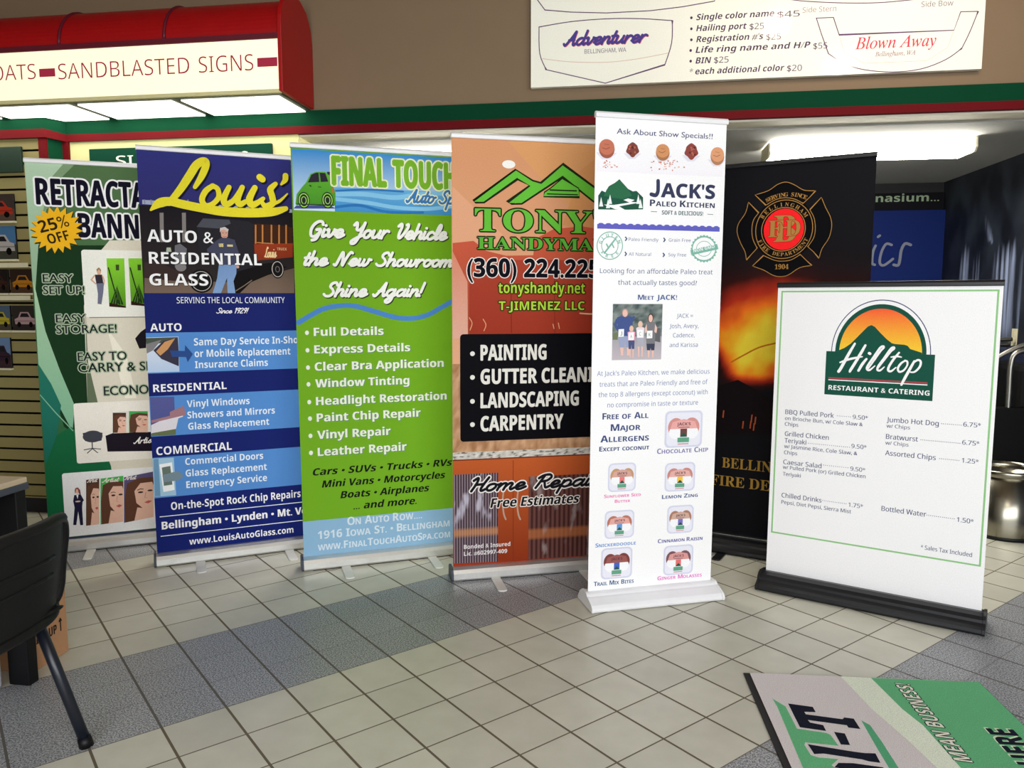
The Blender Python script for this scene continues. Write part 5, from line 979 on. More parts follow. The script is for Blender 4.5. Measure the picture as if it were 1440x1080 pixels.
('P',[(373.1,777.8),(384.0,809.2),(438.6,821.6),(493.1,809.2),(504.0,777.8)],(0.801,0.391,0.37)),
('R',422.2,741.4,454.9,777.8,(0.146,0.064,0.057)),
('P',[(420.4,741.4),(438.6,759.6),(456.8,741.4)],(0.022,0.093,0.064)),
('R',409.5,716.6,465.9,738.1,(0.123,0.36,0.227)),
('R',411.3,706.7,464.0,711.7,(0.608,0.276,0.276)),
('T', 'h', "JACK'S", 405.8, 792.7, 471.3, 792.7, 13.2, (0.093, 0.042, 0.057)),
('R',411.3,782.7,465.9,786.0,(0.235,0.123,0.146)),
('RR',84.5,507.2,215.3,635.8,22.0,(0.65,0.664,0.801)),
('RR',91.0,513.7,208.8,629.3,18.0,(0.801,0.801,0.883)),
('E',122.4,577.9,27.5,33.4,(0.542,0.321,0.164)),
('E',122.4,559.9,23.6,23.1,(0.9,0.9,0.92)),
('E',177.4,577.9,27.5,33.4,(0.542,0.321,0.164)),
('E',177.4,559.9,23.6,23.1,(0.9,0.9,0.92)),
('P',[(102.8,572.8),(110.6,597.2),(149.9,606.8),(189.2,597.2),(197.0,572.8)],(0.664,0.37,0.312)),
('R',138.1,544.5,161.7,572.8,(0.801,0.198,0.198)),
('P',[(136.8,544.5),(149.9,558.6),(163.0,544.5)],(0.022,0.093,0.064)),
('R',129.0,525.2,169.5,541.9,(0.123,0.36,0.227)),
('R',130.3,517.5,168.2,521.4,(0.608,0.276,0.276)),
('T', 'h', "JACK'S", 126.3, 584.3, 173.5, 584.3, 10.3, (0.093, 0.042, 0.057)),
('R',130.3,576.6,169.5,579.2,(0.235,0.123,0.146)),
('RR',353.6,493.2,501.4,624.3,22.0,(0.65,0.664,0.801)),
('RR',360.9,499.8,494.0,617.8,18.0,(0.801,0.801,0.883)),
('E',396.4,565.3,31.0,34.1,(0.581,0.251,0.22)),
('E',396.4,547.0,26.6,23.6,(0.9,0.9,0.92)),
('E',458.5,565.3,31.0,34.1,(0.581,0.251,0.22)),
('E',458.5,547.0,26.6,23.6,(0.9,0.9,0.92)),
('P',[(374.3,560.1),(383.1,585.0),(427.5,594.8),(471.8,585.0),(480.7,560.1)],(0.769,0.423,0.38)),
('R',414.2,531.2,440.8,560.1,(0.883,0.542,0.048)),
('P',[(412.7,531.2),(427.5,545.7),(442.2,531.2)],(0.022,0.093,0.064)),
('R',403.8,511.6,449.6,528.6,(0.123,0.36,0.227)),
('R',405.3,503.7,448.1,507.6,(0.608,0.276,0.276)),
('T', 'h', "JACK'S", 400.9, 571.9, 454.1, 571.9, 10.5, (0.093, 0.042, 0.057)),
('R',405.3,564.0,449.6,566.6,(0.235,0.123,0.146)),
('RR',72.9,295.5,212.3,422.2,22.0,(0.65,0.664,0.801)),
('RR',79.9,301.8,205.3,415.9,18.0,(0.801,0.801,0.883)),
('E',113.3,365.2,29.3,33.0,(0.48,0.184,0.134)),
('E',113.3,347.4,25.1,22.8,(0.9,0.9,0.92)),
('E',171.9,365.2,29.3,33.0,(0.48,0.184,0.134)),
('E',171.9,347.4,25.1,22.8,(0.9,0.9,0.92)),
('P',[(92.4,360.1),(100.8,384.2),(142.6,393.7),(184.4,384.2),(192.8,360.1)],(0.769,0.391,0.35)),
('R',130.0,332.2,155.1,360.1,(0.123,0.321,0.678)),
('P',[(128.6,332.2),(142.6,346.2),(156.5,332.2)],(0.022,0.093,0.064)),
('R',120.3,313.2,163.5,329.7,(0.123,0.36,0.227)),
('R',121.7,305.6,162.1,309.4,(0.608,0.276,0.276)),
('T', 'h', "JACK'S", 117.5, 371.5, 167.7, 371.5, 10.1, (0.093, 0.042, 0.057)),
('R',121.7,363.9,163.5,366.4,(0.235,0.123,0.146)),
('RR',371.1,298.3,500.5,427.6,22.0,(0.65,0.664,0.801)),
('RR',377.6,304.8,494.0,421.1,18.0,(0.801,0.801,0.883)),
('E',408.6,369.4,27.2,33.6,(0.423,0.198,0.134)),
('E',408.6,351.3,23.3,23.3,(0.9,0.9,0.92)),
('E',462.9,369.4,27.2,33.6,(0.423,0.198,0.134)),
('E',462.9,351.3,23.3,23.3,(0.9,0.9,0.92)),
('P',[(389.2,364.3),(397.0,388.8),(435.8,398.5),(474.6,388.8),(482.3,364.3)],(0.608,0.401,0.321)),
('R',424.1,335.8,447.4,364.3,(0.198,0.164,0.542)),
('P',[(422.8,335.8),(435.8,350.0),(448.7,335.8)],(0.022,0.093,0.064)),
('R',415.1,316.4,455.2,333.2,(0.123,0.36,0.227)),
('R',416.4,308.7,453.9,312.5,(0.608,0.276,0.276)),
('T', 'h', "JACK'S", 412.5, 375.9, 459.1, 375.9, 10.3, (0.093, 0.042, 0.057)),
('R',416.4,368.1,455.2,370.7,(0.235,0.123,0.146)),
('RR',59.5,110.3,207.3,253.2,22.0,(0.65,0.664,0.801)),
('RR',66.9,117.5,199.9,246.1,18.0,(0.801,0.801,0.883)),
('E',102.4,188.9,31.0,37.2,(0.198,0.057,0.054)),
('E',102.4,168.9,26.6,25.7,(0.9,0.9,0.92)),
('E',164.4,188.9,31.0,37.2,(0.198,0.057,0.054)),
('E',164.4,168.9,26.6,25.7,(0.9,0.9,0.92)),
('P',[(80.2,183.2),(89.1,210.4),(133.4,221.1),(177.7,210.4),(186.6,183.2)],(0.331,0.103,0.093)),
('R',120.1,151.8,146.7,183.2,(0.064,0.134,0.542)),
('P',[(118.6,151.8),(133.4,167.5),(148.2,151.8)],(0.022,0.093,0.064)),
('R',109.7,130.4,155.6,148.9,(0.123,0.36,0.227)),
('R',111.2,121.8,154.1,126.1,(0.608,0.276,0.276)),
('T', 'h', "JACK'S", 106.8, 196.1, 160.0, 196.1, 11.4, (0.093, 0.042, 0.057)),
('R',111.2,187.5,155.6,190.4,(0.235,0.123,0.146)),
('RR',359.2,103.5,505.3,242.0,22.0,(0.65,0.664,0.801)),
('RR',366.5,110.5,498.0,235.1,18.0,(0.801,0.801,0.883)),
('E',401.5,179.7,30.7,36.0,(0.198,0.093,0.113)),
('E',401.5,160.3,26.3,24.9,(0.9,0.9,0.92)),
('E',462.9,179.7,30.7,36.0,(0.198,0.093,0.113)),
('E',462.9,160.3,26.3,24.9,(0.9,0.9,0.92)),
('P',[(379.6,174.1),(388.4,200.4),(432.2,210.8),(476.0,200.4),(484.8,174.1)],(0.693,0.321,0.303)),
('R',419.1,143.7,445.4,174.1,(0.753,0.164,0.164)),
('P',[(417.6,143.7),(432.2,158.9),(446.8,143.7)],(0.022,0.093,0.064)),
('R',408.8,122.9,454.1,140.9,(0.123,0.36,0.227)),
('R',410.3,114.6,452.7,118.8,(0.608,0.276,0.276)),
('T', 'h', "JACK'S", 405.9, 186.6, 458.5, 186.6, 11.1, (0.093, 0.042, 0.057)),
('R',410.3,178.3,454.1,181.1,(0.235,0.123,0.146)),
('T', 'sm', 'Chocolate Chip', 313.3, 668.7, 561.6, 668.7, 23.2, (0.227, 0.198, 0.423), {'o': (0.6, (0.227, 0.198, 0.423))}),
('T', 'sm', 'Sunflower Seed', 67.7, 481.8, 240.9, 481.8, 15.1, (0.801, 0.198, 0.457), {'o': (0.6, (0.801, 0.198, 0.457))}),
('T', 'sm', 'Butter', 118.1, 457.4, 190.8, 457.4, 14.3, (0.801, 0.198, 0.457), {'o': (0.6, (0.801, 0.198, 0.457))}),
('T', 'sm', 'Lemon Zing', 343.1, 461.9, 518.2, 461.9, 18.2, (0.093, 0.129, 0.276), {'o': (0.6, (0.093, 0.129, 0.276))}),
('T', 'sm', 'Snickerdoodle', 31.4, 260.4, 222.0, 260.4, 18.0, (0.146, 0.303, 0.65), {'o': (0.6, (0.146, 0.303, 0.65))}),
('T', 'sm', 'Cinnamon Raisin', 328.9, 258.3, 549.2, 258.3, 18.4, (0.129, 0.118, 0.37), {'o': (0.6, (0.129, 0.118, 0.37))}),
('T', 'sm', 'Trail Mix Bites', 27.2, 83.1, 216.9, 83.1, 20.1, (0.064, 0.129, 0.276), {'o': (0.6, (0.064, 0.129, 0.276))}),
('T', 'sm', 'Ginger Molasses', 331.9, 84.3, 551.6, 84.3, 18.6, (0.769, 0.198, 0.581), {'o': (0.6, (0.769, 0.198, 0.581))}),
('T', 'n', 'We pride ourselves on starting with only, fresh & local, high quality ingredients', 16.6, 53.0, 571.7, 53.0, 11.0, (0.636, 0.693, 0.833)),
]
PRINT['fire']=[
('G',0.0,90.0,850.1,2037.8,64,150,'flames'),
('E',433.0,1705.7,152.8,160.2,(0.002,0.002,0.003)),
('P',[(282.5,1888.8),(294.8,1891.6),(312.5,1895.5),(331.6,1900.3),(348.1,1905.7),(361.1,1912.5),(372.6,1920.6),(383.4,1928.3),(394.0,1934.3),(404.6,1938.4),(414.8,1941.4),(424.9,1943.0),(435.0,1942.9),(445.3,1940.6),(455.5,1936.6),(465.9,1931.4),(476.7,1925.6),(487.8,1918.6),(499.2,1910.2),(511.1,1902.2),(523.5,1896.2),(538.1,1892.8),(554.1,1891.1),(568.7,1890.3),(578.8,1889.7),(552.6,1860.4),(522.3,1831.0),(522.3,1831.0),(514.7,1835.6),(503.9,1842.2),(491.6,1849.2),(479.7,1854.7),(468.3,1858.5),(456.7,1861.5),(444.9,1863.5),(433.1,1864.5),(421.6,1864.5),(410.0,1863.4),(398.4,1861.3),(386.7,1858.0),(373.9,1852.4),(360.2,1845.0),(348.0,1837.7),(339.5,1832.7)],(0.002,0.002,0.003)),
('L',[(282.5,1888.8),(294.8,1891.6),(312.5,1895.5),(331.6,1900.3),(348.1,1905.7),(361.1,1912.5),(372.6,1920.6),(383.4,1928.3),(394.0,1934.3),(404.6,1938.4),(414.8,1941.4),(424.9,1943.0),(435.0,1942.9),(445.3,1940.6),(455.5,1936.6),(465.9,1931.4),(476.7,1925.6),(487.8,1918.6),(499.2,1910.2),(511.1,1902.2),(523.5,1896.2),(538.1,1892.8),(554.1,1891.1),(568.7,1890.3),(578.8,1889.7),(552.6,1860.4),(522.3,1831.0),(522.3,1831.0),(514.7,1835.6),(503.9,1842.2),(491.6,1849.2),(479.7,1854.7),(468.3,1858.5),(456.7,1861.5),(444.9,1863.5),(433.1,1864.5),(421.6,1864.5),(410.0,1863.4),(398.4,1861.3),(386.7,1858.0),(373.9,1852.4),(360.2,1845.0),(348.0,1837.7),(339.5,1832.7),(282.5,1888.8)],3.2,(0.407,0.216,0.056),0),
('P',[(607.5,1855.8),(611.4,1846.3),(617.0,1832.8),(623.3,1817.7),(629.5,1803.8),(635.7,1791.6),(642.4,1779.6),(648.7,1767.8),(653.6,1756.1),(657.2,1744.5),(659.8,1733.2),(661.3,1721.6),(661.6,1709.3),(660.7,1695.8),(658.6,1681.4),(655.4,1666.8),(650.9,1652.9),(644.4,1639.8),(636.2,1627.0),(627.8,1614.4),(621.2,1602.1),(616.7,1588.8),(613.4,1575.1),(611.1,1562.9),(609.4,1554.4),(582.0,1587.6),(553.3,1613.8),(553.3,1613.8),(558.4,1621.2),(565.8,1631.9),(573.4,1644.0),(579.1,1655.8),(582.4,1667.0),(584.4,1678.5),(585.4,1690.3),(585.5,1702.5),(584.8,1715.4),(583.1,1728.9),(580.6,1742.4),(577.2,1754.9),(572.2,1767.3),(565.8,1779.6),(559.6,1790.3),(555.4,1797.8)],(0.002,0.002,0.003)),
('L',[(607.5,1855.8),(611.4,1846.3),(617.0,1832.8),(623.3,1817.7),(629.5,1803.8),(635.7,1791.6),(642.4,1779.6),(648.7,1767.8),(653.6,1756.1),(657.2,1744.5),(659.8,1733.2),(661.3,1721.6),(661.6,1709.3),(660.7,1695.8),(658.6,1681.4),(655.4,1666.8),(650.9,1652.9),(644.4,1639.8),(636.2,1627.0),(627.8,1614.4),(621.2,1602.1),(616.7,1588.8),(613.4,1575.1),(611.1,1562.9),(609.4,1554.4),(582.0,1587.6),(553.3,1613.8),(553.3,1613.8),(558.4,1621.2),(565.8,1631.9),(573.4,1644.0),(579.1,1655.8),(582.4,1667.0),(584.4,1678.5),(585.4,1690.3),(585.5,1702.5),(584.8,1715.4),(583.1,1728.9),(580.6,1742.4),(577.2,1754.9),(572.2,1767.3),(565.8,1779.6),(559.6,1790.3),(555.4,1797.8),(607.5,1855.8)],3.0,(0.407,0.216,0.056),0),
('P',[(250.0,1854.3),(248.2,1844.5),(245.8,1830.3),(242.3,1814.6),(237.4,1799.8),(229.9,1786.3),(220.4,1772.8),(211.0,1759.6),(204.0,1747.2),(199.9,1735.9),(197.5,1725.6),(196.7,1715.2),(197.4,1703.7),(200.1,1690.6),(204.6,1676.4),(210.2,1662.0),(216.0,1648.3),(222.4,1635.2),(229.8,1622.4),(236.9,1610.0),(242.4,1598.1),(246.1,1585.9),(248.4,1573.6),(250.0,1562.8),(251.2,1555.3),(275.5,1583.5),(303.9,1615.2),(303.9,1615.2),(299.3,1623.6),(292.7,1635.6),(285.8,1649.2),(280.6,1662.2),(277.3,1674.3),(275.1,1686.6),(273.8,1699.0),(273.3,1711.3),(273.4,1723.7),(274.3,1736.3),(276.3,1748.4),(279.5,1759.7),(285.1,1770.5),(292.6,1780.9),(299.8,1789.8),(304.8,1796.1)],(0.002,0.002,0.003)),
('L',[(250.0,1854.3),(248.2,1844.5),(245.8,1830.3),(242.3,1814.6),(237.4,1799.8),(229.9,1786.3),(220.4,1772.8),(211.0,1759.6),(204.0,1747.2),(199.9,1735.9),(197.5,1725.6),(196.7,1715.2),(197.4,1703.7),(200.1,1690.6),(204.6,1676.4),(210.2,1662.0),(216.0,1648.3),(222.4,1635.2),(229.8,1622.4),(236.9,1610.0),(242.4,1598.1),(246.1,1585.9),(248.4,1573.6),(250.0,1562.8),(251.2,1555.3),(275.5,1583.5),(303.9,1615.2),(303.9,1615.2),(299.3,1623.6),(292.7,1635.6),(285.8,1649.2),(280.6,1662.2),(277.3,1674.3),(275.1,1686.6),(273.8,1699.0),(273.3,1711.3),(273.4,1723.7),(274.3,1736.3),(276.3,1748.4),(279.5,1759.7),(285.1,1770.5),(292.6,1780.9),(299.8,1789.8),(304.8,1796.1),(250.0,1854.3)],3.3,(0.407,0.216,0.056),0),
('P',[(283.3,1523.4),(294.5,1519.3),(310.6,1513.4),(328.0,1506.8),(343.2,1500.4),(355.3,1493.9),(366.3,1486.9),(376.5,1480.4),(386.6,1475.3),(396.2,1471.6),(405.2,1468.9),(414.2,1467.3),(423.6,1466.6),(433.3,1466.7),(443.1,1467.5),(453.5,1469.7),(464.9,1474.0),(477.6,1481.7),(491.3,1492.0),(505.5,1502.4),(519.8,1510.2),(535.4,1514.7),(552.1,1517.1),(567.1,1518.5),(577.5,1519.5),(548.6,1546.6),(519.5,1576.4),(519.5,1576.4),(511.9,1571.4),(500.9,1564.1),(488.6,1556.6),(477.1,1551.0),(466.8,1547.9),(456.5,1546.2),(446.3,1545.4),(436.0,1545.2),(425.9,1545.2),(416.0,1545.9),(405.5,1547.5),(394.0,1550.5),(379.6,1556.1),(363.2,1563.7),(348.0,1571.2),(337.5,1576.3)],(0.002,0.002,0.003)),
('L',[(283.3,1523.4),(294.5,1519.3),(310.6,1513.4),(328.0,1506.8),(343.2,1500.4),(355.3,1493.9),(366.3,1486.9),(376.5,1480.4),(386.6,1475.3),(396.2,1471.6),(405.2,1468.9),(414.2,1467.3),(423.6,1466.6),(433.3,1466.7),(443.1,1467.5),(453.5,1469.7),(464.9,1474.0),(477.6,1481.7),(491.3,1492.0),(505.5,1502.4),(519.8,1510.2),(535.4,1514.7),(552.1,1517.1),(567.1,1518.5),(577.5,1519.5),(548.6,1546.6),(519.5,1576.4),(519.5,1576.4),(511.9,1571.4),(500.9,1564.1),(488.6,1556.6),(477.1,1551.0),(466.8,1547.9),(456.5,1546.2),(446.3,1545.4),(436.0,1545.2),(425.9,1545.2),(416.0,1545.9),(405.5,1547.5),(394.0,1550.5),(379.6,1556.1),(363.2,1563.7),(348.0,1571.2),(337.5,1576.3),(283.3,1523.4)],3.2,(0.407,0.216,0.056),0),
('O',433.0,1705.7,139.8,147.4,3.6,(0.407,0.216,0.056),0,360),
('O',430.4,1705.8,107.6,110.0,3.6,(0.407,0.216,0.056),0,360),
('E',433.0,1705.7,99.5,104.6,(0.92,0.017,0.021)),
('A', 'sb', 'BELLINGHAM', 430.4, 1705.8, 116.4, 18.2, 147, 33, (0.407, 0.216, 0.056), 0),
('A', 'sb', 'FIRE DEPARTMENT', 430.4, 1705.8, 135.6, 18.2, 207, 333, (0.407, 0.216, 0.056), 1),
('A', 'sb', 'SERVING SINCE', 441.6, 1661.2, 209.6, 19.3, 116, 66, (0.407, 0.216, 0.056), 0),
('T', 'sb', '1904', 396.9, 1504.7, 464.6, 1504.7, 23.7, (0.407, 0.216, 0.056)),
('T', 'sb', 'B', 384.0, 1643.1, 493.7, 1643.1, 133.9, (0.407, 0.216, 0.056), {'o': (2.6, (0.407, 0.009, 0.009))}),
('T', 'sb', 'F', 355.0, 1668.9, 430.9, 1668.9, 83.3, (0.407, 0.216, 0.056), {'o': (2.6, (0.407, 0.009, 0.009))}),
('T', 'sb', 'D', 441.2, 1670.8, 513.9, 1670.8, 79.8, (0.407, 0.216, 0.056), {'o': (2.6, (0.407, 0.009, 0.009))}),
('L',[(192.9,1017.8),(248.8,1052.3),(336.8,1101.0),(434.4,1128.6)],8.1,(0.579,0.17,0.012),1),
('P',[(116.3,883.1),(230.9,924.4),(340.3,870.4),(414.3,820.1),(447.9,799.6),(454.0,652.1),(113.8,622.4)],(0.007,0.004,0.005)),
('L',[(161.9,756.5),(158.7,716.2)],7.0,(0.407,0.082,0.028),0),
('L',[(267.7,705.8),(264.7,665.9)],6.8,(0.407,0.082,0.028),0),
('L',[(311.6,744.0),(308.7,704.4)],6.8,(0.407,0.082,0.028),0),
('L',[(324.7,698.7),(321.7,659.1)],6.7,(0.407,0.082,0.028),0),
('L',[(307.3,709.0),(304.4,669.2)],6.8,(0.407,0.082,0.028),0),
('L',[(331.1,733.9),(328.2,694.4)],6.7,(0.407,0.082,0.028),0),
('T', 'sb', 'BELLINGHAM', 162.6, 446.1, 420.6, 446.1, 54.6, (0.407, 0.233, 0.039), {'pre': 6}),
('T', 'sb', 'FIRE DEPARTMENT', 104.5, 345.9, 416.9, 345.9, 55.2, (0.407, 0.233, 0.039), {'pre': 7}),
]
PRINT['hill']=[
('R',0.0,52.4,879.2,1409.8,(0.92,0.918,0.92)),
('R',15.5,255.9,22.5,1389.4,(0.281,0.57,0.237)),
('R',859.0,255.9,866.0,1389.4,(0.281,0.57,0.237)),
('R',15.5,255.9,866.0,262.9,(0.281,0.57,0.237)),
('R',15.5,1382.4,866.0,1389.4,(0.281,0.57,0.237)),
('P',[(638.2,1120.4),(637.5,1138.8),(635.6,1157.1),(632.4,1175.2),(628.0,1192.9),(622.4,1210.2),(615.6,1226.8),(607.6,1242.8),(598.6,1258.0),(588.6,1272.3),(577.6,1285.6),(565.7,1297.8),(553.0,1308.9),(539.6,1318.7),(525.5,1327.3),(510.9,1334.5),(495.9,1340.4),(480.5,1344.8),(464.8,1347.8),(449.0,1349.2),(433.1,1349.2),(417.3,1347.8),(401.6,1344.8),(386.2,1340.4),(371.1,1334.5),(356.5,1327.3),(342.5,1318.7),(329.1,1308.9),(316.4,1297.8),(304.5,1285.6),(293.5,1272.3),(283.5,1258.0),(274.5,1242.8),(266.5,1226.8),(259.7,1210.2),(254.1,1192.9),(249.7,1175.2),(246.5,1157.1),(244.6,1138.8),(243.9,1120.4)],(0.052,0.059,0.155)),
('P',[(634.6,1120.4),(634.0,1138.5),(632.1,1156.5),(629.0,1174.2),(624.6,1191.6),(619.1,1208.5),(612.4,1224.9),(604.6,1240.6),(595.8,1255.5),(585.9,1269.5),(575.1,1282.6),(563.5,1294.6),(551.0,1305.5),(537.8,1315.2),(524.0,1323.6),(509.7,1330.7),(494.9,1336.4),(479.8,1340.8),(464.4,1343.7),(448.8,1345.1),(433.3,1345.1),(417.7,1343.7),(402.3,1340.8),(387.2,1336.4),(372.4,1330.7),(358.1,1323.6),(344.3,1315.2),(331.1,1305.5),(318.6,1294.6),(307.0,1282.6),(296.2,1269.5),(286.3,1255.5),(277.5,1240.6),(269.7,1224.9),(263.0,1208.5),(257.4,1191.6),(253.1,1174.2),(250.0,1156.5),(248.1,1138.5),(247.5,1120.4)],(0.92,0.92,0.92)),
('P',[(621.4,1120.4),(620.8,1137.3),(619.1,1154.0),(616.2,1170.5),(612.1,1186.8),(607.0,1202.5),(600.7,1217.8),(593.5,1232.4),(585.2,1246.3),(576.0,1259.4),(566.0,1271.5),(555.1,1282.7),(543.5,1292.9),(531.2,1301.9),(518.4,1309.7),(505.0,1316.3),(491.2,1321.7),(477.1,1325.7),(462.8,1328.4),(448.3,1329.8),(433.8,1329.8),(419.3,1328.4),(405.0,1325.7),(390.9,1321.7),(377.1,1316.3),(363.7,1309.7),(350.9,1301.9),(338.6,1292.9),(327.0,1282.7),(316.1,1271.5),(306.0,1259.4),(296.9,1246.3),(288.6,1232.4),(281.4,1217.8),(275.1,1202.5),(270.0,1186.8),(265.9,1170.5),(263.0,1154.0),(261.3,1137.3),(260.7,1120.4)],(0.011,0.084,0.055)),
('P',[(604.6,1120.4),(604.1,1135.7),(602.5,1150.9),(599.9,1165.9),(596.2,1180.6),(591.6,1194.9),(585.9,1208.7),(579.3,1222.0),(571.8,1234.6),(563.5,1246.4),(554.4,1257.5),(544.5,1267.6),(534.0,1276.8),(522.8,1285.0),(511.2,1292.1),(499.1,1298.1),(486.6,1303.0),(473.8,1306.6),(460.8,1309.1),(447.6,1310.3),(434.5,1310.3),(421.3,1309.1),(408.3,1306.6),(395.5,1303.0),(383.0,1298.1),(370.9,1292.1),(359.2,1285.0),(348.1,1276.8),(337.6,1267.6),(327.7,1257.5),(318.6,1246.4),(310.3,1234.6),(302.8,1222.0),(296.2,1208.7),(290.5,1194.9),(285.9,1180.6),(282.2,1165.9),(279.6,1150.9),(278.0,1135.7),(277.4,1120.4)],((0.92,0.628,0.042),(0.92,0.113,0.042))),
('P',[(276.9,1126.4),(298.3,1136.9),(323.5,1156.3),(343.9,1180.0),(372.1,1212.9),(390.2,1233.9),(403.8,1239.6),(417.6,1232.1),(439.6,1207.6),(465.8,1181.1),(487.2,1163.7),(499.7,1160.5),(536.2,1158.5),(548.5,1154.4),(559.2,1141.4),(603.6,1127.4),(607.0,1101.0),(278.8,1087.2)],(0.011,0.084,0.055)),
('R',224.0,926.2,653.7,1120.4,(0.011,0.084,0.055)),
('R',238.0,997.4,631.7,1004.4,(0.372,0.066,0.079)),
('R',238.0,990.8,631.7,994.8,(0.891,0.92,0.92)),
('T', 'b', 'RESTAURANT & CATERING', 240.0, 948.4, 641.9, 948.4, 20.8, (0.92, 0.92, 0.92)),
('L',[(340.7,1156.9),(324.9,1126.2),(305.2,1083.6),(287.4,1045.4),(279.6,1031.9)],12.9,(0.92,0.92,0.92),1,(0.7,0.9,1,1,1)),
('L',[(383.7,1151.3),(368.2,1118.6),(344.8,1071.4),(329.8,1042.8),(325.9,1033.3)],11.9,(0.92,0.92,0.92),1,(0.8,1,1,1,0.8)),
('L',[(283.9,1072.4),(309.6,1083.8),(339.4,1093.4),(373.4,1101.3)],9.6,(0.92,0.92,0.92),1,(0.7,1,1,0.6)),
('L',[(390.8,1091.9),(375.0,1068.1),(361.4,1039.7)],11.8,(0.92,0.92,0.92),1,(0.8,1,0.9)),
('L',[(400.6,1117.5),(404.0,1115.4)],11.8,(0.92,0.92,0.92),1),
('L',[(397.3,1046.2),(416.8,1079.2),(443.7,1126.0),(456.2,1142.3),(455.0,1149.1),(442.9,1141.9),(419.8,1102.2),(398.5,1064.6),(395.1,1048.4),(405.9,1044.3),(426.0,1063.6)],9.3,(0.92,0.92,0.92),1,(0.6,0.8,0.9,0.9,1,1,1,1,1,0.9,0.5)),
('L',[(435.1,1048.0),(458.2,1085.6),(485.0,1127.5),(496.7,1139.2),(496.3,1145.9),(484.4,1138.8),(461.7,1099.4),(440.6,1064.3),(437.2,1047.2),(447.8,1045.0),(463.6,1060.8)],9.2,(0.92,0.92,0.92),1,(0.6,0.8,0.9,0.9,1,1,1,1,1,0.9,0.5)),
('L',[(517.8,1124.2),(498.9,1096.4),(482.0,1064.0),(480.0,1046.6),(491.3,1044.0),(508.8,1060.7)],9.7,(0.92,0.92,0.92),1,(0.8,1,1,1,0.9,0.5)),
('L',[(488.2,1104.1),(510.5,1108.2),(527.7,1105.7)],8.2,(0.92,0.92,0.92),1,(0.7,1,0.6)),
('L',[(543.7,1091.6),(528.2,1079.7),(517.1,1058.9),(522.0,1043.3),(537.9,1048.7),(550.9,1069.5),(551.2,1087.4),(541.7,1091.5)],8.8,(0.92,0.92,0.92),1,(0.8,1,1,1,0.9,0.8,0.9,0.9)),
('L',[(577.8,1090.8),(561.8,1054.3),(543.8,1013.0),(533.8,987.6)],11.1,(0.92,0.92,0.92),1,(0.8,1,1,0.8)),
('L',[(570.5,1079.4),(589.5,1095.8),(601.7,1089.7),(598.9,1067.3),(582.2,1046.4),(566.3,1043.4)],8.8,(0.92,0.92,0.92),1,(0.7,1,1,1,0.9,0.7)),
('T', 'm', 'BBQ Pulled Pork', 57.1, 822.9, 268.6, 822.9, 20.9, (0.075, 0.084, 0.183)),
('T', 'm', '9.50*', 347.6, 825.0, 408.8, 825.0, 18.3, (0.075, 0.084, 0.183)),
('T', 'm', 'on Brioche Bun, w/ Cole Slaw &', 56.6, 795.7, 389.7, 795.7, 16.6, (0.075, 0.084, 0.183)),
('T', 'm', 'Chips', 56.9, 768.6, 117.5, 768.6, 16.6, (0.075, 0.084, 0.183)),
('T', 'm', 'Grilled Chicken', 58.9, 721.3, 251.8, 721.3, 21.0, (0.075, 0.084, 0.183)),
('T', 'm', 'Teriyaki', 59.4, 689.7, 155.8, 689.7, 21.0, (0.075, 0.084, 0.183)),
('T', 'm', '9.50*', 348.4, 695.1, 409.9, 695.1, 18.4, (0.075, 0.084, 0.183)),
('T', 'm', 'w/ Jasmine Rice, Cole Slaw, &', 58.8, 664.9, 373.8, 664.9, 16.7, (0.075, 0.084, 0.183)),
('T', 'm', 'Chips', 59.2, 635.9, 118.3, 635.9, 16.7, (0.075, 0.084, 0.183)),
('T', 'm', 'Caesar Salad', 57.8, 588.8, 226.6, 588.8, 21.1, (0.075, 0.084, 0.183)),
('T', 'm', 'Jumbo Hot Dog', 484.4, 823.7, 682.4, 823.7, 21.2, (0.075, 0.084, 0.183)),
('T', 'm', '6.75*', 771.2, 830.2, 832.9, 830.2, 18.6, (0.075, 0.084, 0.183)),
('T', 'm', 'w/ Chips', 484.9, 799.2, 576.0, 799.2, 15.5, (0.075, 0.084, 0.183)),
('T', 'm', 'Bratwurst', 485.2, 750.0, 608.6, 750.0, 21.2, (0.075, 0.084, 0.183)),
('T', 'm', '6.75*', 771.4, 755.2, 831.9, 755.2, 18.7, (0.075, 0.084, 0.183)),
('T', 'm', 'w/ Chips', 484.2, 725.2, 574.1, 725.2, 15.5, (0.075, 0.084, 0.183)),
('T', 'm', 'Assorted Chips', 485.9, 678.5, 679.2, 678.5, 21.3, (0.075, 0.084, 0.183)),
('T', 'm', '1.25*', 774.2, 680.3, 833.5, 680.3, 18.7, (0.075, 0.084, 0.183)),
('T', 'm', '9.50*', 348.6, 593.7, 409.5, 593.7, 18.5, (0.075, 0.084, 0.183)),
('T', 'm', 'w/ Pulled Pork (or) Grilled Chicken', 57.1, 566.5, 412.4, 566.5, 16.7, (0.075, 0.084, 0.183)),
('T', 'm', 'Teriyaki', 58.4, 534.7, 138.6, 534.7, 16.8, (0.075, 0.084, 0.183)),
('T', 'm', 'Chilled Drinks', 56.9, 431.3, 233.8, 431.3, 21.3, (0.075, 0.084, 0.183)),
('T', 'm', '1.75*', 348.6, 430.6, 408.3, 430.6, 18.6, (0.075, 0.084, 0.183)),
('T', 'm', 'Pepsi, Diet Pepsi, Sierra Mist', 57.3, 401.0, 361.0, 401.0, 16.9, (0.075, 0.084, 0.183)),
('T', 'm', 'Bottled Water', 483.4, 432.5, 656.6, 432.5, 21.5, (0.075, 0.084, 0.183)),
('T', 'm', '1.50*', 770.5, 430.4, 829.8, 430.4, 18.9, (0.075, 0.084, 0.183)),
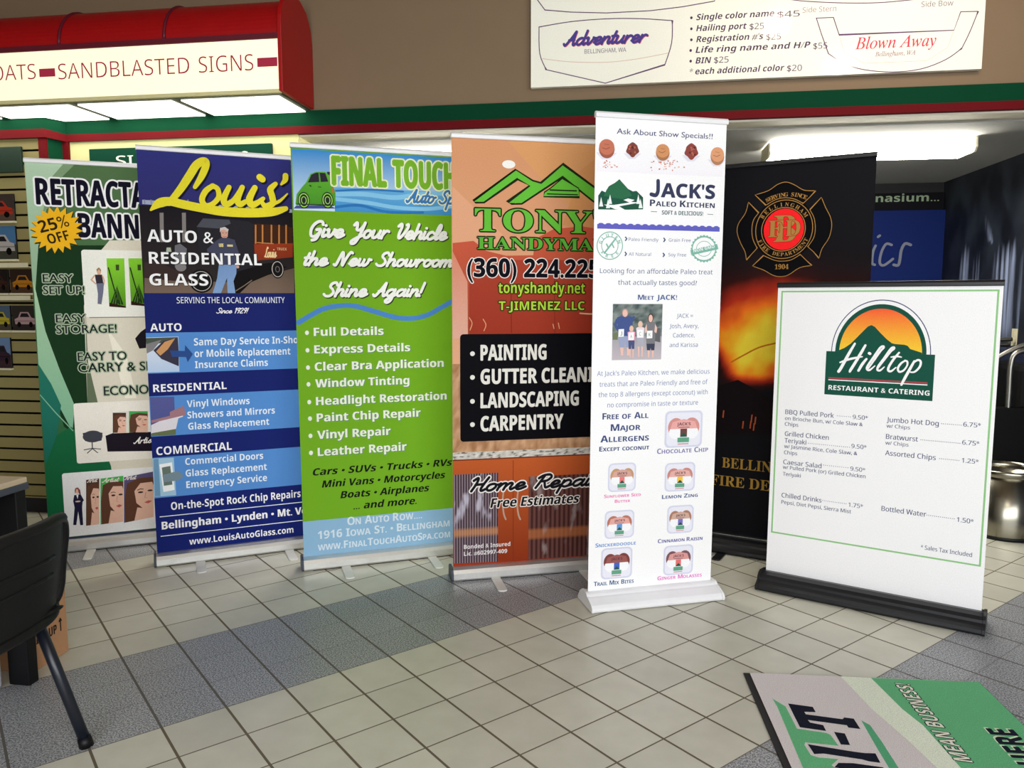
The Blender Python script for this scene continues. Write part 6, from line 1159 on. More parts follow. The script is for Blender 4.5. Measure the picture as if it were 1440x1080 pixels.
('T', 'm', '* Sales Tax Included', 644.3, 290.7, 832.3, 290.7, 17.9, (0.075, 0.084, 0.183)),
('E',283.2,833.3,1.7,1.7,(0.075,0.084,0.183)),
('E',291.1,833.3,1.7,1.7,(0.075,0.084,0.183)),
('E',298.9,833.3,1.7,1.7,(0.075,0.084,0.183)),
('E',306.7,833.3,1.7,1.7,(0.075,0.084,0.183)),
('E',314.5,833.3,1.7,1.7,(0.075,0.084,0.183)),
('E',322.3,833.3,1.7,1.7,(0.075,0.084,0.183)),
('E',330.2,833.3,1.7,1.7,(0.075,0.084,0.183)),
('E',338.0,833.3,1.7,1.7,(0.075,0.084,0.183)),
('E',164.6,697.3,1.7,1.7,(0.075,0.084,0.183)),
('E',173.0,697.3,1.7,1.7,(0.075,0.084,0.183)),
('E',181.4,697.3,1.7,1.7,(0.075,0.084,0.183)),
('E',189.7,697.3,1.7,1.7,(0.075,0.084,0.183)),
('E',198.1,697.3,1.7,1.7,(0.075,0.084,0.183)),
('E',206.5,697.3,1.7,1.7,(0.075,0.084,0.183)),
('E',214.9,697.3,1.7,1.7,(0.075,0.084,0.183)),
('E',223.3,697.3,1.7,1.7,(0.075,0.084,0.183)),
('E',231.7,697.3,1.7,1.7,(0.075,0.084,0.183)),
('E',240.0,697.3,1.7,1.7,(0.075,0.084,0.183)),
('E',248.4,697.3,1.7,1.7,(0.075,0.084,0.183)),
('E',256.8,697.3,1.7,1.7,(0.075,0.084,0.183)),
('E',265.2,697.3,1.7,1.7,(0.075,0.084,0.183)),
('E',273.6,697.3,1.7,1.7,(0.075,0.084,0.183)),
('E',282.0,697.3,1.7,1.7,(0.075,0.084,0.183)),
('E',290.3,697.3,1.7,1.7,(0.075,0.084,0.183)),
('E',298.7,697.3,1.7,1.7,(0.075,0.084,0.183)),
('E',307.1,697.3,1.7,1.7,(0.075,0.084,0.183)),
('E',315.5,697.3,1.7,1.7,(0.075,0.084,0.183)),
('E',323.9,697.3,1.7,1.7,(0.075,0.084,0.183)),
('E',332.2,697.3,1.7,1.7,(0.075,0.084,0.183)),
('E',340.6,697.3,1.7,1.7,(0.075,0.084,0.183)),
('E',692.3,834.5,1.7,1.7,(0.075,0.084,0.183)),
('E',699.4,834.5,1.7,1.7,(0.075,0.084,0.183)),
('E',706.6,834.5,1.7,1.7,(0.075,0.084,0.183)),
('E',713.7,834.5,1.7,1.7,(0.075,0.084,0.183)),
('E',720.9,834.5,1.7,1.7,(0.075,0.084,0.183)),
('E',728.0,834.5,1.7,1.7,(0.075,0.084,0.183)),
('E',735.2,834.5,1.7,1.7,(0.075,0.084,0.183)),
('E',742.3,834.5,1.7,1.7,(0.075,0.084,0.183)),
('E',749.4,834.5,1.7,1.7,(0.075,0.084,0.183)),
('E',756.6,834.5,1.7,1.7,(0.075,0.084,0.183)),
('E',763.7,834.5,1.7,1.7,(0.075,0.084,0.183)),
('E',619.5,759.0,1.7,1.7,(0.075,0.084,0.183)),
('E',626.4,759.0,1.7,1.7,(0.075,0.084,0.183)),
('E',633.2,759.0,1.7,1.7,(0.075,0.084,0.183)),
('E',640.1,759.0,1.7,1.7,(0.075,0.084,0.183)),
('E',646.9,759.0,1.7,1.7,(0.075,0.084,0.183)),
('E',653.8,759.0,1.7,1.7,(0.075,0.084,0.183)),
('E',660.6,759.0,1.7,1.7,(0.075,0.084,0.183)),
('E',667.4,759.0,1.7,1.7,(0.075,0.084,0.183)),
('E',674.3,759.0,1.7,1.7,(0.075,0.084,0.183)),
('E',681.1,759.0,1.7,1.7,(0.075,0.084,0.183)),
('E',688.0,759.0,1.7,1.7,(0.075,0.084,0.183)),
('E',694.8,759.0,1.7,1.7,(0.075,0.084,0.183)),
('E',701.6,759.0,1.7,1.7,(0.075,0.084,0.183)),
('E',708.5,759.0,1.7,1.7,(0.075,0.084,0.183)),
('E',715.3,759.0,1.7,1.7,(0.075,0.084,0.183)),
('E',722.2,759.0,1.7,1.7,(0.075,0.084,0.183)),
('E',729.0,759.0,1.7,1.7,(0.075,0.084,0.183)),
('E',735.9,759.0,1.7,1.7,(0.075,0.084,0.183)),
('E',742.7,759.0,1.7,1.7,(0.075,0.084,0.183)),
('E',749.5,759.0,1.7,1.7,(0.075,0.084,0.183)),
('E',756.4,759.0,1.7,1.7,(0.075,0.084,0.183)),
('E',763.2,759.0,1.7,1.7,(0.075,0.084,0.183)),
('E',693.4,687.1,1.7,1.7,(0.075,0.084,0.183)),
('E',700.5,687.1,1.7,1.7,(0.075,0.084,0.183)),
('E',707.5,687.1,1.7,1.7,(0.075,0.084,0.183)),
('E',714.5,687.1,1.7,1.7,(0.075,0.084,0.183)),
('E',721.6,687.1,1.7,1.7,(0.075,0.084,0.183)),
('E',728.6,687.1,1.7,1.7,(0.075,0.084,0.183)),
('E',735.7,687.1,1.7,1.7,(0.075,0.084,0.183)),
('E',742.7,687.1,1.7,1.7,(0.075,0.084,0.183)),
('E',749.8,687.1,1.7,1.7,(0.075,0.084,0.183)),
('E',756.8,687.1,1.7,1.7,(0.075,0.084,0.183)),
('E',763.8,687.1,1.7,1.7,(0.075,0.084,0.183)),
('E',235.6,605.0,1.7,1.7,(0.075,0.084,0.183)),
('E',244.2,605.0,1.7,1.7,(0.075,0.084,0.183)),
('E',252.8,605.0,1.7,1.7,(0.075,0.084,0.183)),
('E',261.4,605.0,1.7,1.7,(0.075,0.084,0.183)),
('E',270.0,605.0,1.7,1.7,(0.075,0.084,0.183)),
('E',278.6,605.0,1.7,1.7,(0.075,0.084,0.183)),
('E',287.2,605.0,1.7,1.7,(0.075,0.084,0.183)),
('E',295.8,605.0,1.7,1.7,(0.075,0.084,0.183)),
('E',304.4,605.0,1.7,1.7,(0.075,0.084,0.183)),
('E',313.0,605.0,1.7,1.7,(0.075,0.084,0.183)),
('E',321.6,605.0,1.7,1.7,(0.075,0.084,0.183)),
('E',330.2,605.0,1.7,1.7,(0.075,0.084,0.183)),
('E',338.8,605.0,1.7,1.7,(0.075,0.084,0.183)),
('E',238.3,442.0,1.7,1.7,(0.075,0.084,0.183)),
('E',246.0,442.0,1.7,1.7,(0.075,0.084,0.183)),
('E',253.7,442.0,1.7,1.7,(0.075,0.084,0.183)),
('E',261.5,442.0,1.7,1.7,(0.075,0.084,0.183)),
('E',269.2,442.0,1.7,1.7,(0.075,0.084,0.183)),
('E',276.9,442.0,1.7,1.7,(0.075,0.084,0.183)),
('E',284.7,442.0,1.7,1.7,(0.075,0.084,0.183)),
('E',292.4,442.0,1.7,1.7,(0.075,0.084,0.183)),
('E',300.1,442.0,1.7,1.7,(0.075,0.084,0.183)),
('E',307.9,442.0,1.7,1.7,(0.075,0.084,0.183)),
('E',315.6,442.0,1.7,1.7,(0.075,0.084,0.183)),
('E',323.3,442.0,1.7,1.7,(0.075,0.084,0.183)),
('E',331.1,442.0,1.7,1.7,(0.075,0.084,0.183)),
('E',338.8,442.0,1.7,1.7,(0.075,0.084,0.183)),
('E',659.1,440.4,1.7,1.7,(0.075,0.084,0.183)),
('E',666.4,440.4,1.7,1.7,(0.075,0.084,0.183)),
('E',673.6,440.4,1.7,1.7,(0.075,0.084,0.183)),
('E',680.9,440.4,1.7,1.7,(0.075,0.084,0.183)),
('E',688.1,440.4,1.7,1.7,(0.075,0.084,0.183)),
('E',695.3,440.4,1.7,1.7,(0.075,0.084,0.183)),
('E',702.6,440.4,1.7,1.7,(0.075,0.084,0.183)),
('E',709.8,440.4,1.7,1.7,(0.075,0.084,0.183)),
('E',717.1,440.4,1.7,1.7,(0.075,0.084,0.183)),
('E',724.3,440.4,1.7,1.7,(0.075,0.084,0.183)),
('E',731.6,440.4,1.7,1.7,(0.075,0.084,0.183)),
('E',738.8,440.4,1.7,1.7,(0.075,0.084,0.183)),
('E',746.0,440.4,1.7,1.7,(0.075,0.084,0.183)),
('E',753.3,440.4,1.7,1.7,(0.075,0.084,0.183)),
('E',760.5,440.4,1.7,1.7,(0.075,0.084,0.183)),
]
PRINT['board']=[
('R',0.0,0.0,2292.2,760.0,(0.92,0.92,0.806)),
('L',[(-6.6,514.1),(34.2,458.6),(76.0,403.1),(215.6,384.6),(406.0,369.9),(640.3,369.1),(806.4,380.0),(970.3,399.5),(978.0,448.8)],4.9,(0.134,0.068,0.146),0),
('L',[(44.2,316.2),(74.7,320.0),(118.3,325.4),(167.7,330.9),(215.9,335.1),(262.5,337.6),(310.7,339.2),(359.1,339.9),(406.3,339.8),(452.0,338.9),(497.0,337.1),(541.3,334.5),(585.1,331.4),(632.1,327.0),(681.0,321.5),(724.3,316.3),(754.5,312.7),(754.5,312.7),(755.0,292.5),(755.8,263.7),(755.7,231.3),(753.1,200.7),(746.3,170.3),(736.5,138.1),(726.7,109.5),(720.0,89.5),(405.4,7.2),(83.8,91.4),(83.8,91.4),(76.7,105.9),(66.4,126.5),(55.9,151.3),(48.4,178.8),(45.1,212.9),(44.1,253.1),(44.3,290.4),(44.2,316.2)],4.9,(0.134,0.068,0.146),0),
('L',[(64.1,150.1),(217.3,126.5),(408.9,116.1),(569.6,125.4),(737.4,148.8)],2.9,(0.69,0.502,0.381),1),
('T', 'sc', 'Adventurer', 180.1, 211.6, 624.5, 211.6, 72.0, (0.077, 0.056, 0.27), {'pen': 0.34, 'sh': (2.5, -2.5, (0.841, 0.235, 0.195))}),
('T', 'n', 'BELLINGHAM, WA', 292.0, 165.7, 514.4, 165.7, 22.2, (0.134, 0.095, 0.195)),
('T', 'bi', 'Single color name', 877.8, 308.1, 1274.0, 308.1, 30.5, (0.077, 0.043, 0.095)),
('E',852.7,321.9,6.4,7.2,(0.077,0.043,0.095)),
('T', 'n', '$45', 1288.5, 300.4, 1400.9, 300.4, 30.1, (0.077, 0.043, 0.095)),
('T', 'bi', 'Hailing port', 879.1, 252.3, 1137.1, 252.3, 30.6, (0.077, 0.043, 0.095)),
('E',854.0,266.2,6.4,7.2,(0.077,0.043,0.095)),
('T', 'n', '$25', 1151.6, 247.8, 1224.2, 247.8, 30.3, (0.077, 0.043, 0.095)),
('T', 'bi', "Registration #'s", 880.5, 196.4, 1223.2, 196.4, 30.7, (0.077, 0.043, 0.095)),
('E',855.3,210.2,6.4,7.2,(0.077,0.043,0.095)),
('T', 'n', '$25', 1237.7, 191.1, 1310.9, 191.1, 30.3, (0.077, 0.043, 0.095)),
('T', 'bi', 'Life ring name and H/P', 878.1, 142.3, 1459.8, 142.3, 30.8, (0.077, 0.043, 0.095)),
('E',852.9,156.1,6.5,7.3,(0.077,0.043,0.095)),
('T', 'n', '$55', 1474.2, 134.7, 1544.5, 134.7, 30.1, (0.077, 0.043, 0.095)),
('T', 'bi', 'BIN', 879.4, 87.9, 960.2, 87.9, 30.9, (0.077, 0.043, 0.095)),
('E',854.2,101.7,6.5,7.3,(0.077,0.043,0.095)),
('T', 'n', '$25', 974.8, 86.8, 1049.6, 86.8, 30.8, (0.077, 0.043, 0.095)),
('T', 'bi', '* each additional color', 849.3, 32.8, 1334.3, 32.8, 31.0, (0.077, 0.043, 0.095)),
('T', 'n', '$20', 1347.0, 28.7, 1421.7, 28.7, 30.4, (0.077, 0.043, 0.095)),
('T', 'n', 'Side Stern', 1414.3, 317.1, 1580.6, 317.1, 26.4, (0.381, 0.27, 0.308)),
('T', 'n', 'Side Bow', 1990.1, 314.0, 2141.1, 314.0, 25.8, (0.235, 0.173, 0.226)),
('L',[(1319.8,392.5),(1417.4,374.8),(1592.8,356.4),(1765.7,346.9),(1902.0,349.8),(2019.9,357.0)],4.4,(0.134,0.068,0.146),1),
('L',[(1484.0,287.1),(1568.0,286.2),(1599.5,198.7),(2151.3,193.8),(2178.0,281.6),(2259.5,278.9),(2259.5,278.9),(2253.5,261.0),(2244.9,235.1),(2235.3,206.8),(2226.2,181.5),(2217.2,158.9),(2207.7,136.7),(2199.1,117.5),(2193.2,104.0),(2193.2,104.0),(2181.2,94.6),(2164.2,81.0),(2143.5,66.1),(2120.6,52.8),(2095.1,41.1),(2066.5,29.7),(2035.9,19.6),(2004.4,11.8),(1971.8,6.7),(1937.6,3.7),(1902.8,2.5),(1868.1,2.8),(1832.5,4.9),(1796.2,8.8),(1761.0,14.1),(1729.1,20.2),(1701.4,27.2),(1676.8,35.1),(1654.0,44.2),(1631.8,54.5),(1608.6,67.7),(1585.3,83.2),(1565.0,97.7),(1550.9,107.7),(1511.7,208.3),(1484.0,287.1)],4.4,(0.134,0.068,0.146),0),
('L',[(1601.6,190.7),(1629.5,109.3),(1727.6,52.0),(2027.8,50.9),(2125.8,110.6),(2149.8,189.6)],1.7,(0.722,0.502,0.439),0),
('T', 'si', 'Blown Away', 1681.1, 122.8, 2069.6, 122.8, 58.0, (0.69, 0.064, 0.111), {'o': (1, (0.69, 0.064, 0.111))}),
('T', 'si', 'Bellingham, WA', 1779.8, 83.1, 1973.4, 83.1, 22.8, (0.328, 0.195, 0.279)),
]
PRINT['canopy']=[
('T', 'n', 'BOATS', -1772.0, 122.7, -1429.7, 122.7, 80.3, (0.231, 0.016, 0.037), {'thin': 1}),
('T', 'n', 'SANDBLASTED', -1291.5, 114.3, -513.7, 114.3, 81.5, (0.231, 0.016, 0.037), {'thin': 1}),
('T', 'n', 'SIGNS', -459.0, 114.0, -148.2, 114.0, 81.6, (0.231, 0.016, 0.037), {'thin': 1}),
('R',-1407.5,130.9,-1310.5,174.7,(0.231,0.016,0.037)),
('R',-125.8,128.7,-13.4,174.6,(0.231,0.016,0.037)),
]
PRINT['sign']=[
('R',0.0,0.0,1170.0,300.0,(0.004,0.047,0.026)),
('T', 'm', 'SI', 175.5, 194.5, 287.8, 194.5, 61.0, (0.879, 0.897, 0.678)),
('T', 'm', 'S', 978.7, 180.4, 1023.3, 180.4, 78.1, (0.879, 0.897, 0.678)),
]
PRINT['header']=[
('T', 'h', 'nasium...', 797.9, 240.1, 1286.0, 240.1, 61.4, (0.277, 0.362, 0.244)),
]
PRINT['poster']=[
('R',434.4,0.0,1334.4,1568.0,(0.007,0.017,0.106)),
('L',[(808.6,1284.8),(791.2,1233.3),(788.6,1146.9),(809.3,1129.5)],20.1,(0.188,0.201,0.25),1),
('L',[(825.0,1356.9),(837.7,1367.0)],20.0,(0.188,0.201,0.25),1),
('L',[(933.4,1290.3),(890.3,1297.7),(857.2,1232.6),(848.1,1146.4),(882.1,1125.4),(948.8,1176.6)],19.9,(0.188,0.201,0.25),1),
('L',[(1080.6,1288.6),(1037.6,1299.4),(1010.8,1248.3),(1002.0,1162.4),(990.8,1124.6),(957.7,1128.3)],22.0,(0.188,0.201,0.25),1),
]
PRINT['mat']=[
('SPLIT',),
('P',[(444.3,-5.2),(823.0,0.4),(824.6,-263.2),(840.7,-855.3),(569.3,-802.7),(510.0,-594.4),(495.5,-311.8),(470.0,-216.1)],(0.153,0.516,0.243)),
('P',[(340.3,9.5),(444.3,-5.2),(470.0,-216.1),(495.5,-311.8),(510.0,-594.4),(446.3,-580.2),(411.8,-398.5),(370.3,-225.1)],(0.858,0.92,0.755)),
('P',[(59.8,-183.3),(91.3,-232.8),(92.8,-366.3),(177.9,-383.7),(186.7,-393.9),(192.2,-452.1),(97.6,-442.3),(91.0,-456.0),(94.9,-509.4),(114.5,-520.0),(170.1,-522.4),(140.3,-555.6),(186.6,-639.7),(53.4,-695.1),(54.8,-563.4),(59.7,-377.7),(63.6,-235.3)],(0.153,0.516,0.243)),
('P',[(311.0,-297.8),(328.9,-325.2),(331.0,-418.6),(327.2,-618.1),(299.7,-620.6),(303.4,-462.7)],(0.111,0.439,0.226)),
('P',[(104.4,-212.7),(180.1,-228.0),(180.3,-260.6),(143.8,-262.1),(144.4,-277.2),(253.0,-297.2),(262.9,-285.7),(290.4,-290.9),(290.4,-351.3),(255.6,-346.0),(255.3,-332.9),(141.0,-312.0),(144.4,-327.4),(180.8,-338.5),(179.8,-372.5),(104.1,-357.9)],(0.011,0.013,0.027)),
('P',[(203.0,-374.8),(233.6,-381.5),(228.5,-445.2),(201.8,-444.5)],(0.011,0.013,0.027)),
('P',[(102.2,-452.4),(226.3,-479.9),(257.3,-484.7),(288.9,-483.3),(285.6,-531.4),(255.3,-526.9),(238.6,-518.7),(135.1,-498.2),(106.6,-503.3)],(0.011,0.013,0.027)),
('P',[(145.6,-565.6),(163.8,-542.4),(206.3,-540.1),(284.6,-553.1),(296.4,-580.1),(180.5,-576.6)],(0.011,0.013,0.027)),
('T', 'bi', 'MEAN BUSINESS!', 554.5, -506.4, 560.2, -37.2, 47.9, (0.011, 0.013, 0.027), {'o': (7, (0.011, 0.013, 0.027))}),
('T', 'bi', 'MEAN BUSINESS!', 554.5, -506.4, 560.2, -37.2, 47.9, (0.92, 0.913, 0.772)),
('T', 'x', 'HERE', 762.2, -504.0, 764.0, -313.7, 80.2, (0.011, 0.013, 0.027), {'sh': (5, 5, (0.772, 0.895, 0.644))}),
]
# ------------------------------------------------------------------ the room (axes along its walls)
WY = 4.42            # face of the beam and of the cream wall
def floor_mat():
    m = bpy.data.materials.new('floor_tiles'); m.use_nodes = True; nt = m.node_tree; b = nt.nodes['Principled BSDF']; lk = nt.links.new
    tc = nd(nt, 'ShaderNodeTexCoord'); mp = nd(nt, 'ShaderNodeMapping', vector_type='TEXTURE')
    mp.inputs['Location'].default_value = (-0.1594, 2.3055, 0); mp.inputs['Rotation'].default_value = (0, 0, math.radians(45.8247)); mp.inputs['Scale'].default_value = (0.2032, 0.2032, 0.2032)
    lk(tc.outputs['Object'], mp.inputs['Vector'])
    sp = nd(nt, 'ShaderNodeSeparateXYZ'); lk(mp.outputs['Vector'], sp.inputs[0])
    def M(op, a, bb=None, c=None):
        n = nd(nt, 'ShaderNodeMath', operation=op)
        for i, x in enumerate((a, bb, c)):
            if x is None: continue
            if isinstance(x, (int, float)): n.inputs[i].default_value = x
            else: lk(x, n.inputs[i])
        return n.outputs[0]
    u, v = sp.outputs[0], sp.outputs[1]
    du = M('ABSOLUTE', M('SUBTRACT', M('FRACT', M('ADD', u, 100.5)), 0.5)); dv = M('ABSOLUTE', M('SUBTRACT', M('FRACT', M('ADD', v, 100.5)), 0.5))
    band = M('LESS_THAN', M('MODULO', M('ADD', v, 86.0), 9.0), 3.0)
    gu = M('LESS_THAN', du, 0.020); gv = M('MULTIPLY', M('LESS_THAN', dv, 0.013), M('MULTIPLY_ADD', band, -0.65, 1.0)); grout = M('MAXIMUM', gu, gv)
    iu = M('FLOOR', u); iv = M('FLOOR', v); cmb = nd(nt, 'ShaderNodeCombineXYZ'); lk(iu, cmb.inputs[0]); lk(iv, cmb.inputs[1])
    wn = nd(nt, 'ShaderNodeTexWhiteNoise', noise_dimensions='2D'); lk(cmb.outputs[0], wn.inputs['Vector'])
    nz = nd(nt, 'ShaderNodeTexNoise'); nz.inputs['Scale'].default_value = 9; nz.inputs['Detail'].default_value = 4; lk(tc.outputs['Object'], nz.inputs['Vector'])
    fine = nd(nt, 'ShaderNodeTexNoise'); fine.inputs['Scale'].default_value = 190; fine.inputs['Detail'].default_value = 2; lk(tc.outputs['Object'], fine.inputs['Vector'])
    def mix(f, a, bb, mode='MIX'):
        n = nd(nt, 'ShaderNodeMix', data_type='RGBA', blend_type=mode)
        for i, x in ((0, f), (6, a), (7, bb)):
            if isinstance(x, (int, float)): n.inputs[i].default_value = x
            elif isinstance(x, tuple): n.inputs[i].default_value = x
            else: lk(x, n.inputs[i])
        return n.outputs[2]
    beige = mix(nz.outputs['Fac'], srgb(192, 190, 174), srgb(214, 212, 198))
    fr = nd(nt, 'ShaderNodeMapRange'); fr.inputs['From Min'].default_value = 0.40; fr.inputs['From Max'].default_value = 0.60; lk(fine.outputs['Fac'], fr.inputs['Value'])
    grey = mix(fr.outputs['Result'], srgb(96, 99, 104), srgb(188, 189, 192))
    c = mix(band, beige, grey)
    tv = M('MULTIPLY_ADD', wn.outputs['Value'], 0.12, 0.93); tvc = nd(nt, 'ShaderNodeCombineXYZ'); [lk(tv, tvc.inputs[i]) for i in range(3)]
    c = mix(1.0, c, tvc.outputs[0], 'MULTIPLY')
    gc = mix(band, srgb(104, 94, 76), srgb(98, 94, 88))
    c = mix(grout, c, gc); lk(c, b.inputs['Base Color'])
    rg = M('MULTIPLY_ADD', grout, 0.4, 0.34); lk(rg, b.inputs['Roughness']); b.inputs['Specular IOR Level'].default_value = 0.35
    bp = nd(nt, 'ShaderNodeBump'); bp.inputs['Strength'].default_value = 0.35; bp.inputs['Distance'].default_value = 0.003
    lk(M('SUBTRACT', 1.0, grout), bp.inputs['Height']); lk(bp.outputs['Normal'], b.inputs['Normal'])
    return m
WALL_TAN = mat('tan_wall_paint', (124, 103, 78), 0.75, 0, 0.04, 6, bump=0.1)
CREAM = mat('cream_wall_paint', (206, 204, 146), 0.7, 0, 0.03, 5)
GREEN_TRIM = mat('green_trim_paint', (8, 60, 38), 0.8, 0, 0.08, 5, spec=0.06)
RED_TRIM = mat('dark_red_trim_paint', (96, 8, 16), 0.7, 0, 0.08, 6, spec=0.12)
OFFWHITE = mat('offwhite_paint', (206, 200, 182), 0.7, 0, 0.04, 8)
CEIL = mat('back_room_ceiling_paint', (150, 150, 146), 0.9, 0, 0.06, 40, bump=0.2)
DARK = mat('dark_blue_black_paint', (22, 22, 27), 0.8, 0, 0.1, 4)
SLAT = mat('slatwall_board', (138, 128, 80), 0.6, 0, 0.05, 12)
struct('floor', MB().box((-5.5, -3.5, -0.05), (4.5, 7.2, 0.0)), floor_mat())
struct('wall_upper', MB().box((-5.5, WY, 2.44), (2.53, WY+0.19, 3.42)), WALL_TAN)
struct('trim_green', MB().box((-3.40, WY-0.012, 2.352), (2.53, WY+0.19, 2.44)), GREEN_TRIM)
struct('trim_red', MB().box((-3.40, WY-0.018, 2.310), (2.53, WY+0.02, 2.352)), RED_TRIM)
struct('wall_beam_soffit', MB().box((-1.92, WY+0.0201, 2.300), (2.53, WY+0.19, 2.3519)), OFFWHITE)
struct('wall_cream', MB().box((-3.40, WY, 0), (-1.92, WY+0.19, 2.351)), CREAM)
struct('ceiling', MB().box((-5.5, -3.5, 3.42), (2.65, WY+0.19, 3.5)), WALL_TAN)
struct('ceiling_back_room', MB().box((-5.5, WY+0.19, 2.292), (2.53, 7.0, 2.35)), CEIL)
struct('wall_back', MB().box((-5.5, 6.90, 0), (2.53, 7.0, 2.292)), DARK)
struct('wall_right', MB().box((2.535, 3.6, 0), (2.65, 7.0, 3.42)), DARK)
struct('wall_left', MB().box((-5.6, -3.5, 0), (-5.5, 4.4, 3.42)), WALL_TAN)
# pilaster with the angled green panel and the two red edge trims
PX0, PX1 = -3.50, -3.40
struct('column_pilaster', MB().add([(-3.455,4.312,0),(-3.425,4.418,0),(-3.425,4.50,0),(-3.51,4.50,0),(-3.51,4.312,0),
    (-3.455,4.312,2.44),(-3.425,4.418,2.44),(-3.425,4.50,2.44),(-3.51,4.50,2.44),(-3.51,4.312,2.44)],
    [(0,1,6,5),(1,2,7,6),(2,3,8,7),(3,4,9,8),(4,0,5,9),(5,6,7,8,9),(4,3,2,1,0)]), GREEN_TRIM)
struct('trim_red_left', MB().box((-3.505, 4.295, 0), (-3.455, 4.311, 2.315)), RED_TRIM)
struct('trim_red_right', MB().box((-3.440, 4.402, 0), (-3.392, 4.4195, 2.310)), RED_TRIM)
struct('trim_green_left', MB().box((-5.5, 4.290, 2.365), (-3.45, 4.50, 2.455)).add([(-3.45,4.29,2.36),(-3.40,4.405,2.352),(-3.40,4.44,2.352),(-3.45,4.44,2.36),(-3.45,4.29,2.455),(-3.40,4.405,2.442),(-3.40,4.44,2.442),(-3.45,4.44,2.455)],[(0,3,2,1),(4,5,6,7),(0,1,5,4),(1,2,6,5),(2,3,7,6),(3,0,4,7)]), GREEN_TRIM)
struct('trim_red_top_left', MB().box((-5.5, 4.284, 2.315), (-3.45, 4.31, 2.365)).add([(-3.45,4.284,2.315),(-3.40,4.400,2.310),(-3.40,4.43,2.310),(-3.45,4.43,2.315),(-3.45,4.284,2.365),(-3.40,4.400,2.352),(-3.40,4.43,2.352),(-3.45,4.43,2.365)],[(0,3,2,1),(4,5,6,7),(0,1,5,4),(1,2,6,5),(2,3,7,6),(3,0,4,7)]), RED_TRIM)
# slatwall: boards with grooves between
sl = MB(); z = 0.12
sl.box((-5.5, 4.325, 0.10), (-3.505, 4.36, 2.32))
while z < 2.30:
    sl.box((-5.5, 4.31, z), (-3.505, 4.326, min(z + 0.063, 2.315))); z += 0.0762
struct('wall_slatted', sl, SLAT)
struct('wall_slatted_groove_shade', MB().box((-5.5, 4.3235, 0.11), (-3.506, 4.3249, 2.31)), mat('groove_painted_shade', (8, 7, 5), 0.9, spec=0.0))  # black sheet behind the slats, its colour stands in for shade in the grooves
struct('baseboard_left', MB().box((-5.5, 4.345, 0), (-3.505, 4.40, 0.10)), DARK)
# backing behind the slatted wall
struct('wall_behind_slats', MB().box((-5.5, 4.37, 0), (-3.505, 4.50, 2.44)), SLAT)
# mural covering the right wall of the back room
pr_ = Print(); nx, ny = 120, 70
me_v = []
mu = Print(); mu.run([('G', 0, 0, 2900, 2290, 300, 110, 'mural')])
o = mu.build('mural', ink_mat('mural_paint', rough=0.5)); o.location = (2.533, 6.90, 0); o.rotation_euler = (0, 0, -PI/2)
tag(o, 'dark wall mural of a blue waterfall on rocks', 'mural')

# ------------------------------------------------------------------ canopy sign over the cream wall
cx0, cx1 = -5.5, -1.834
can = empty('canopy_sign', (0, 0, 0))
RED_VINYL = mat('red_vinyl', (168, 6, 14), 0.4, 0, 0.1, 10, bump=0.1)
DARK_FRAME = mat('dark_green_frame', (58, 72, 52), 0.5, 0, 0.1)
CREAM_FRAME = mat('cream_frame', (222, 214, 160), 0.5)
MAROON = mat('maroon_strip', (96, 14, 34), 0.5)
prof = [(4.021, 2.745)] + [(4.262 - 0.241*math.cos(math.radians(a)), 2.745 + 0.232*math.sin(math.radians(a))) for a in range(6, 96, 6)] + [(4.419, 2.98), (4.419, 2.745)]
aw = MB().extrude_x(prof, cx0, cx1 - 0.012).build('awning', RED_VINYL, can, smooth=False)
for k, xs in enumerate((-3.112, -2.487)):
    MB().tube([(xs, y - 0.002, zz) for y, zz in prof[:-2]], 0.009, 8).build('seam', MAROON, aw, smooth=True)
cap = [(4.003, 2.447), (4.003, 2.72), (4.005, 2.80)] + [(4.21 + 0.205*math.cos(math.radians(a)), 2.80 + 0.195*math.sin(math.radians(a))) for a in range(170, 10, -10)] + [(4.419, 2.80), (4.419, 2.447)]
MB().extrude_x(cap[::-1], cx1 - 0.004, cx1 + 0.018).build('end_panel', RED_VINYL, can, bevel=0.012)
MB().box((cx0, 4.030, 2.447), (cx1 - 0.004, 4.416, 2.7449)).build('box_body', CREAM_FRAME, can)
MB().box((cx0, 4.010, 2.716), (cx1 - 0.004, 4.030, 2.7449)).build('top_strip', MAROON, can)
f_ = Print(); f_.slab(cx0 - cx1, 0.012, -0.004, 0.268, 0.010, (0.86, 0.80, 0.56), gap=0.0005)
f_.run(PRINT['canopy'])
face = f_.build('lit_face', INK_LIT, can); face.location = (cx1, 4.016, 2.447)
fr = MB(); fr.box((cx0, 4.008, 2.4395), (cx1, 4.030, 2.4585)).build('bottom_lip', CREAM_FRAME, can)
LIT = mat('lit_diffuser', (255, 250, 236), 0.5, 0, 0.0, emit=3.5)
xe = cx1 - 0.03
MB().box((cx0, 4.030, 2.436), (cx1 - 0.004, 4.416, 2.4465)).build('underside_frame', DARK_FRAME, can)
for k in range(6):
    a = xe - k*0.622; b_ = a - 0.565
    MB().box((max(b_, cx0), 4.058, 2.430), (a, 4.404, 2.4359)).build('light_panel', LIT, can)
tag(can, 'red awning sign box with lit cream face reading sandblasted signs', 'sign')
LAMP = bpy.data.lights.new('canopy_light', 'AREA'); LAMP.shape = 'RECTANGLE'; LAMP.size = 2.2; LAMP.size_y = 0.3; LAMP.energy = 4.2; LAMP.color = (1, .96, .84)
lo = bpy.data.objects.new('canopy_light', LAMP); COL.objects.link(lo); lo.location = (-3.0, 4.23, 2.42)

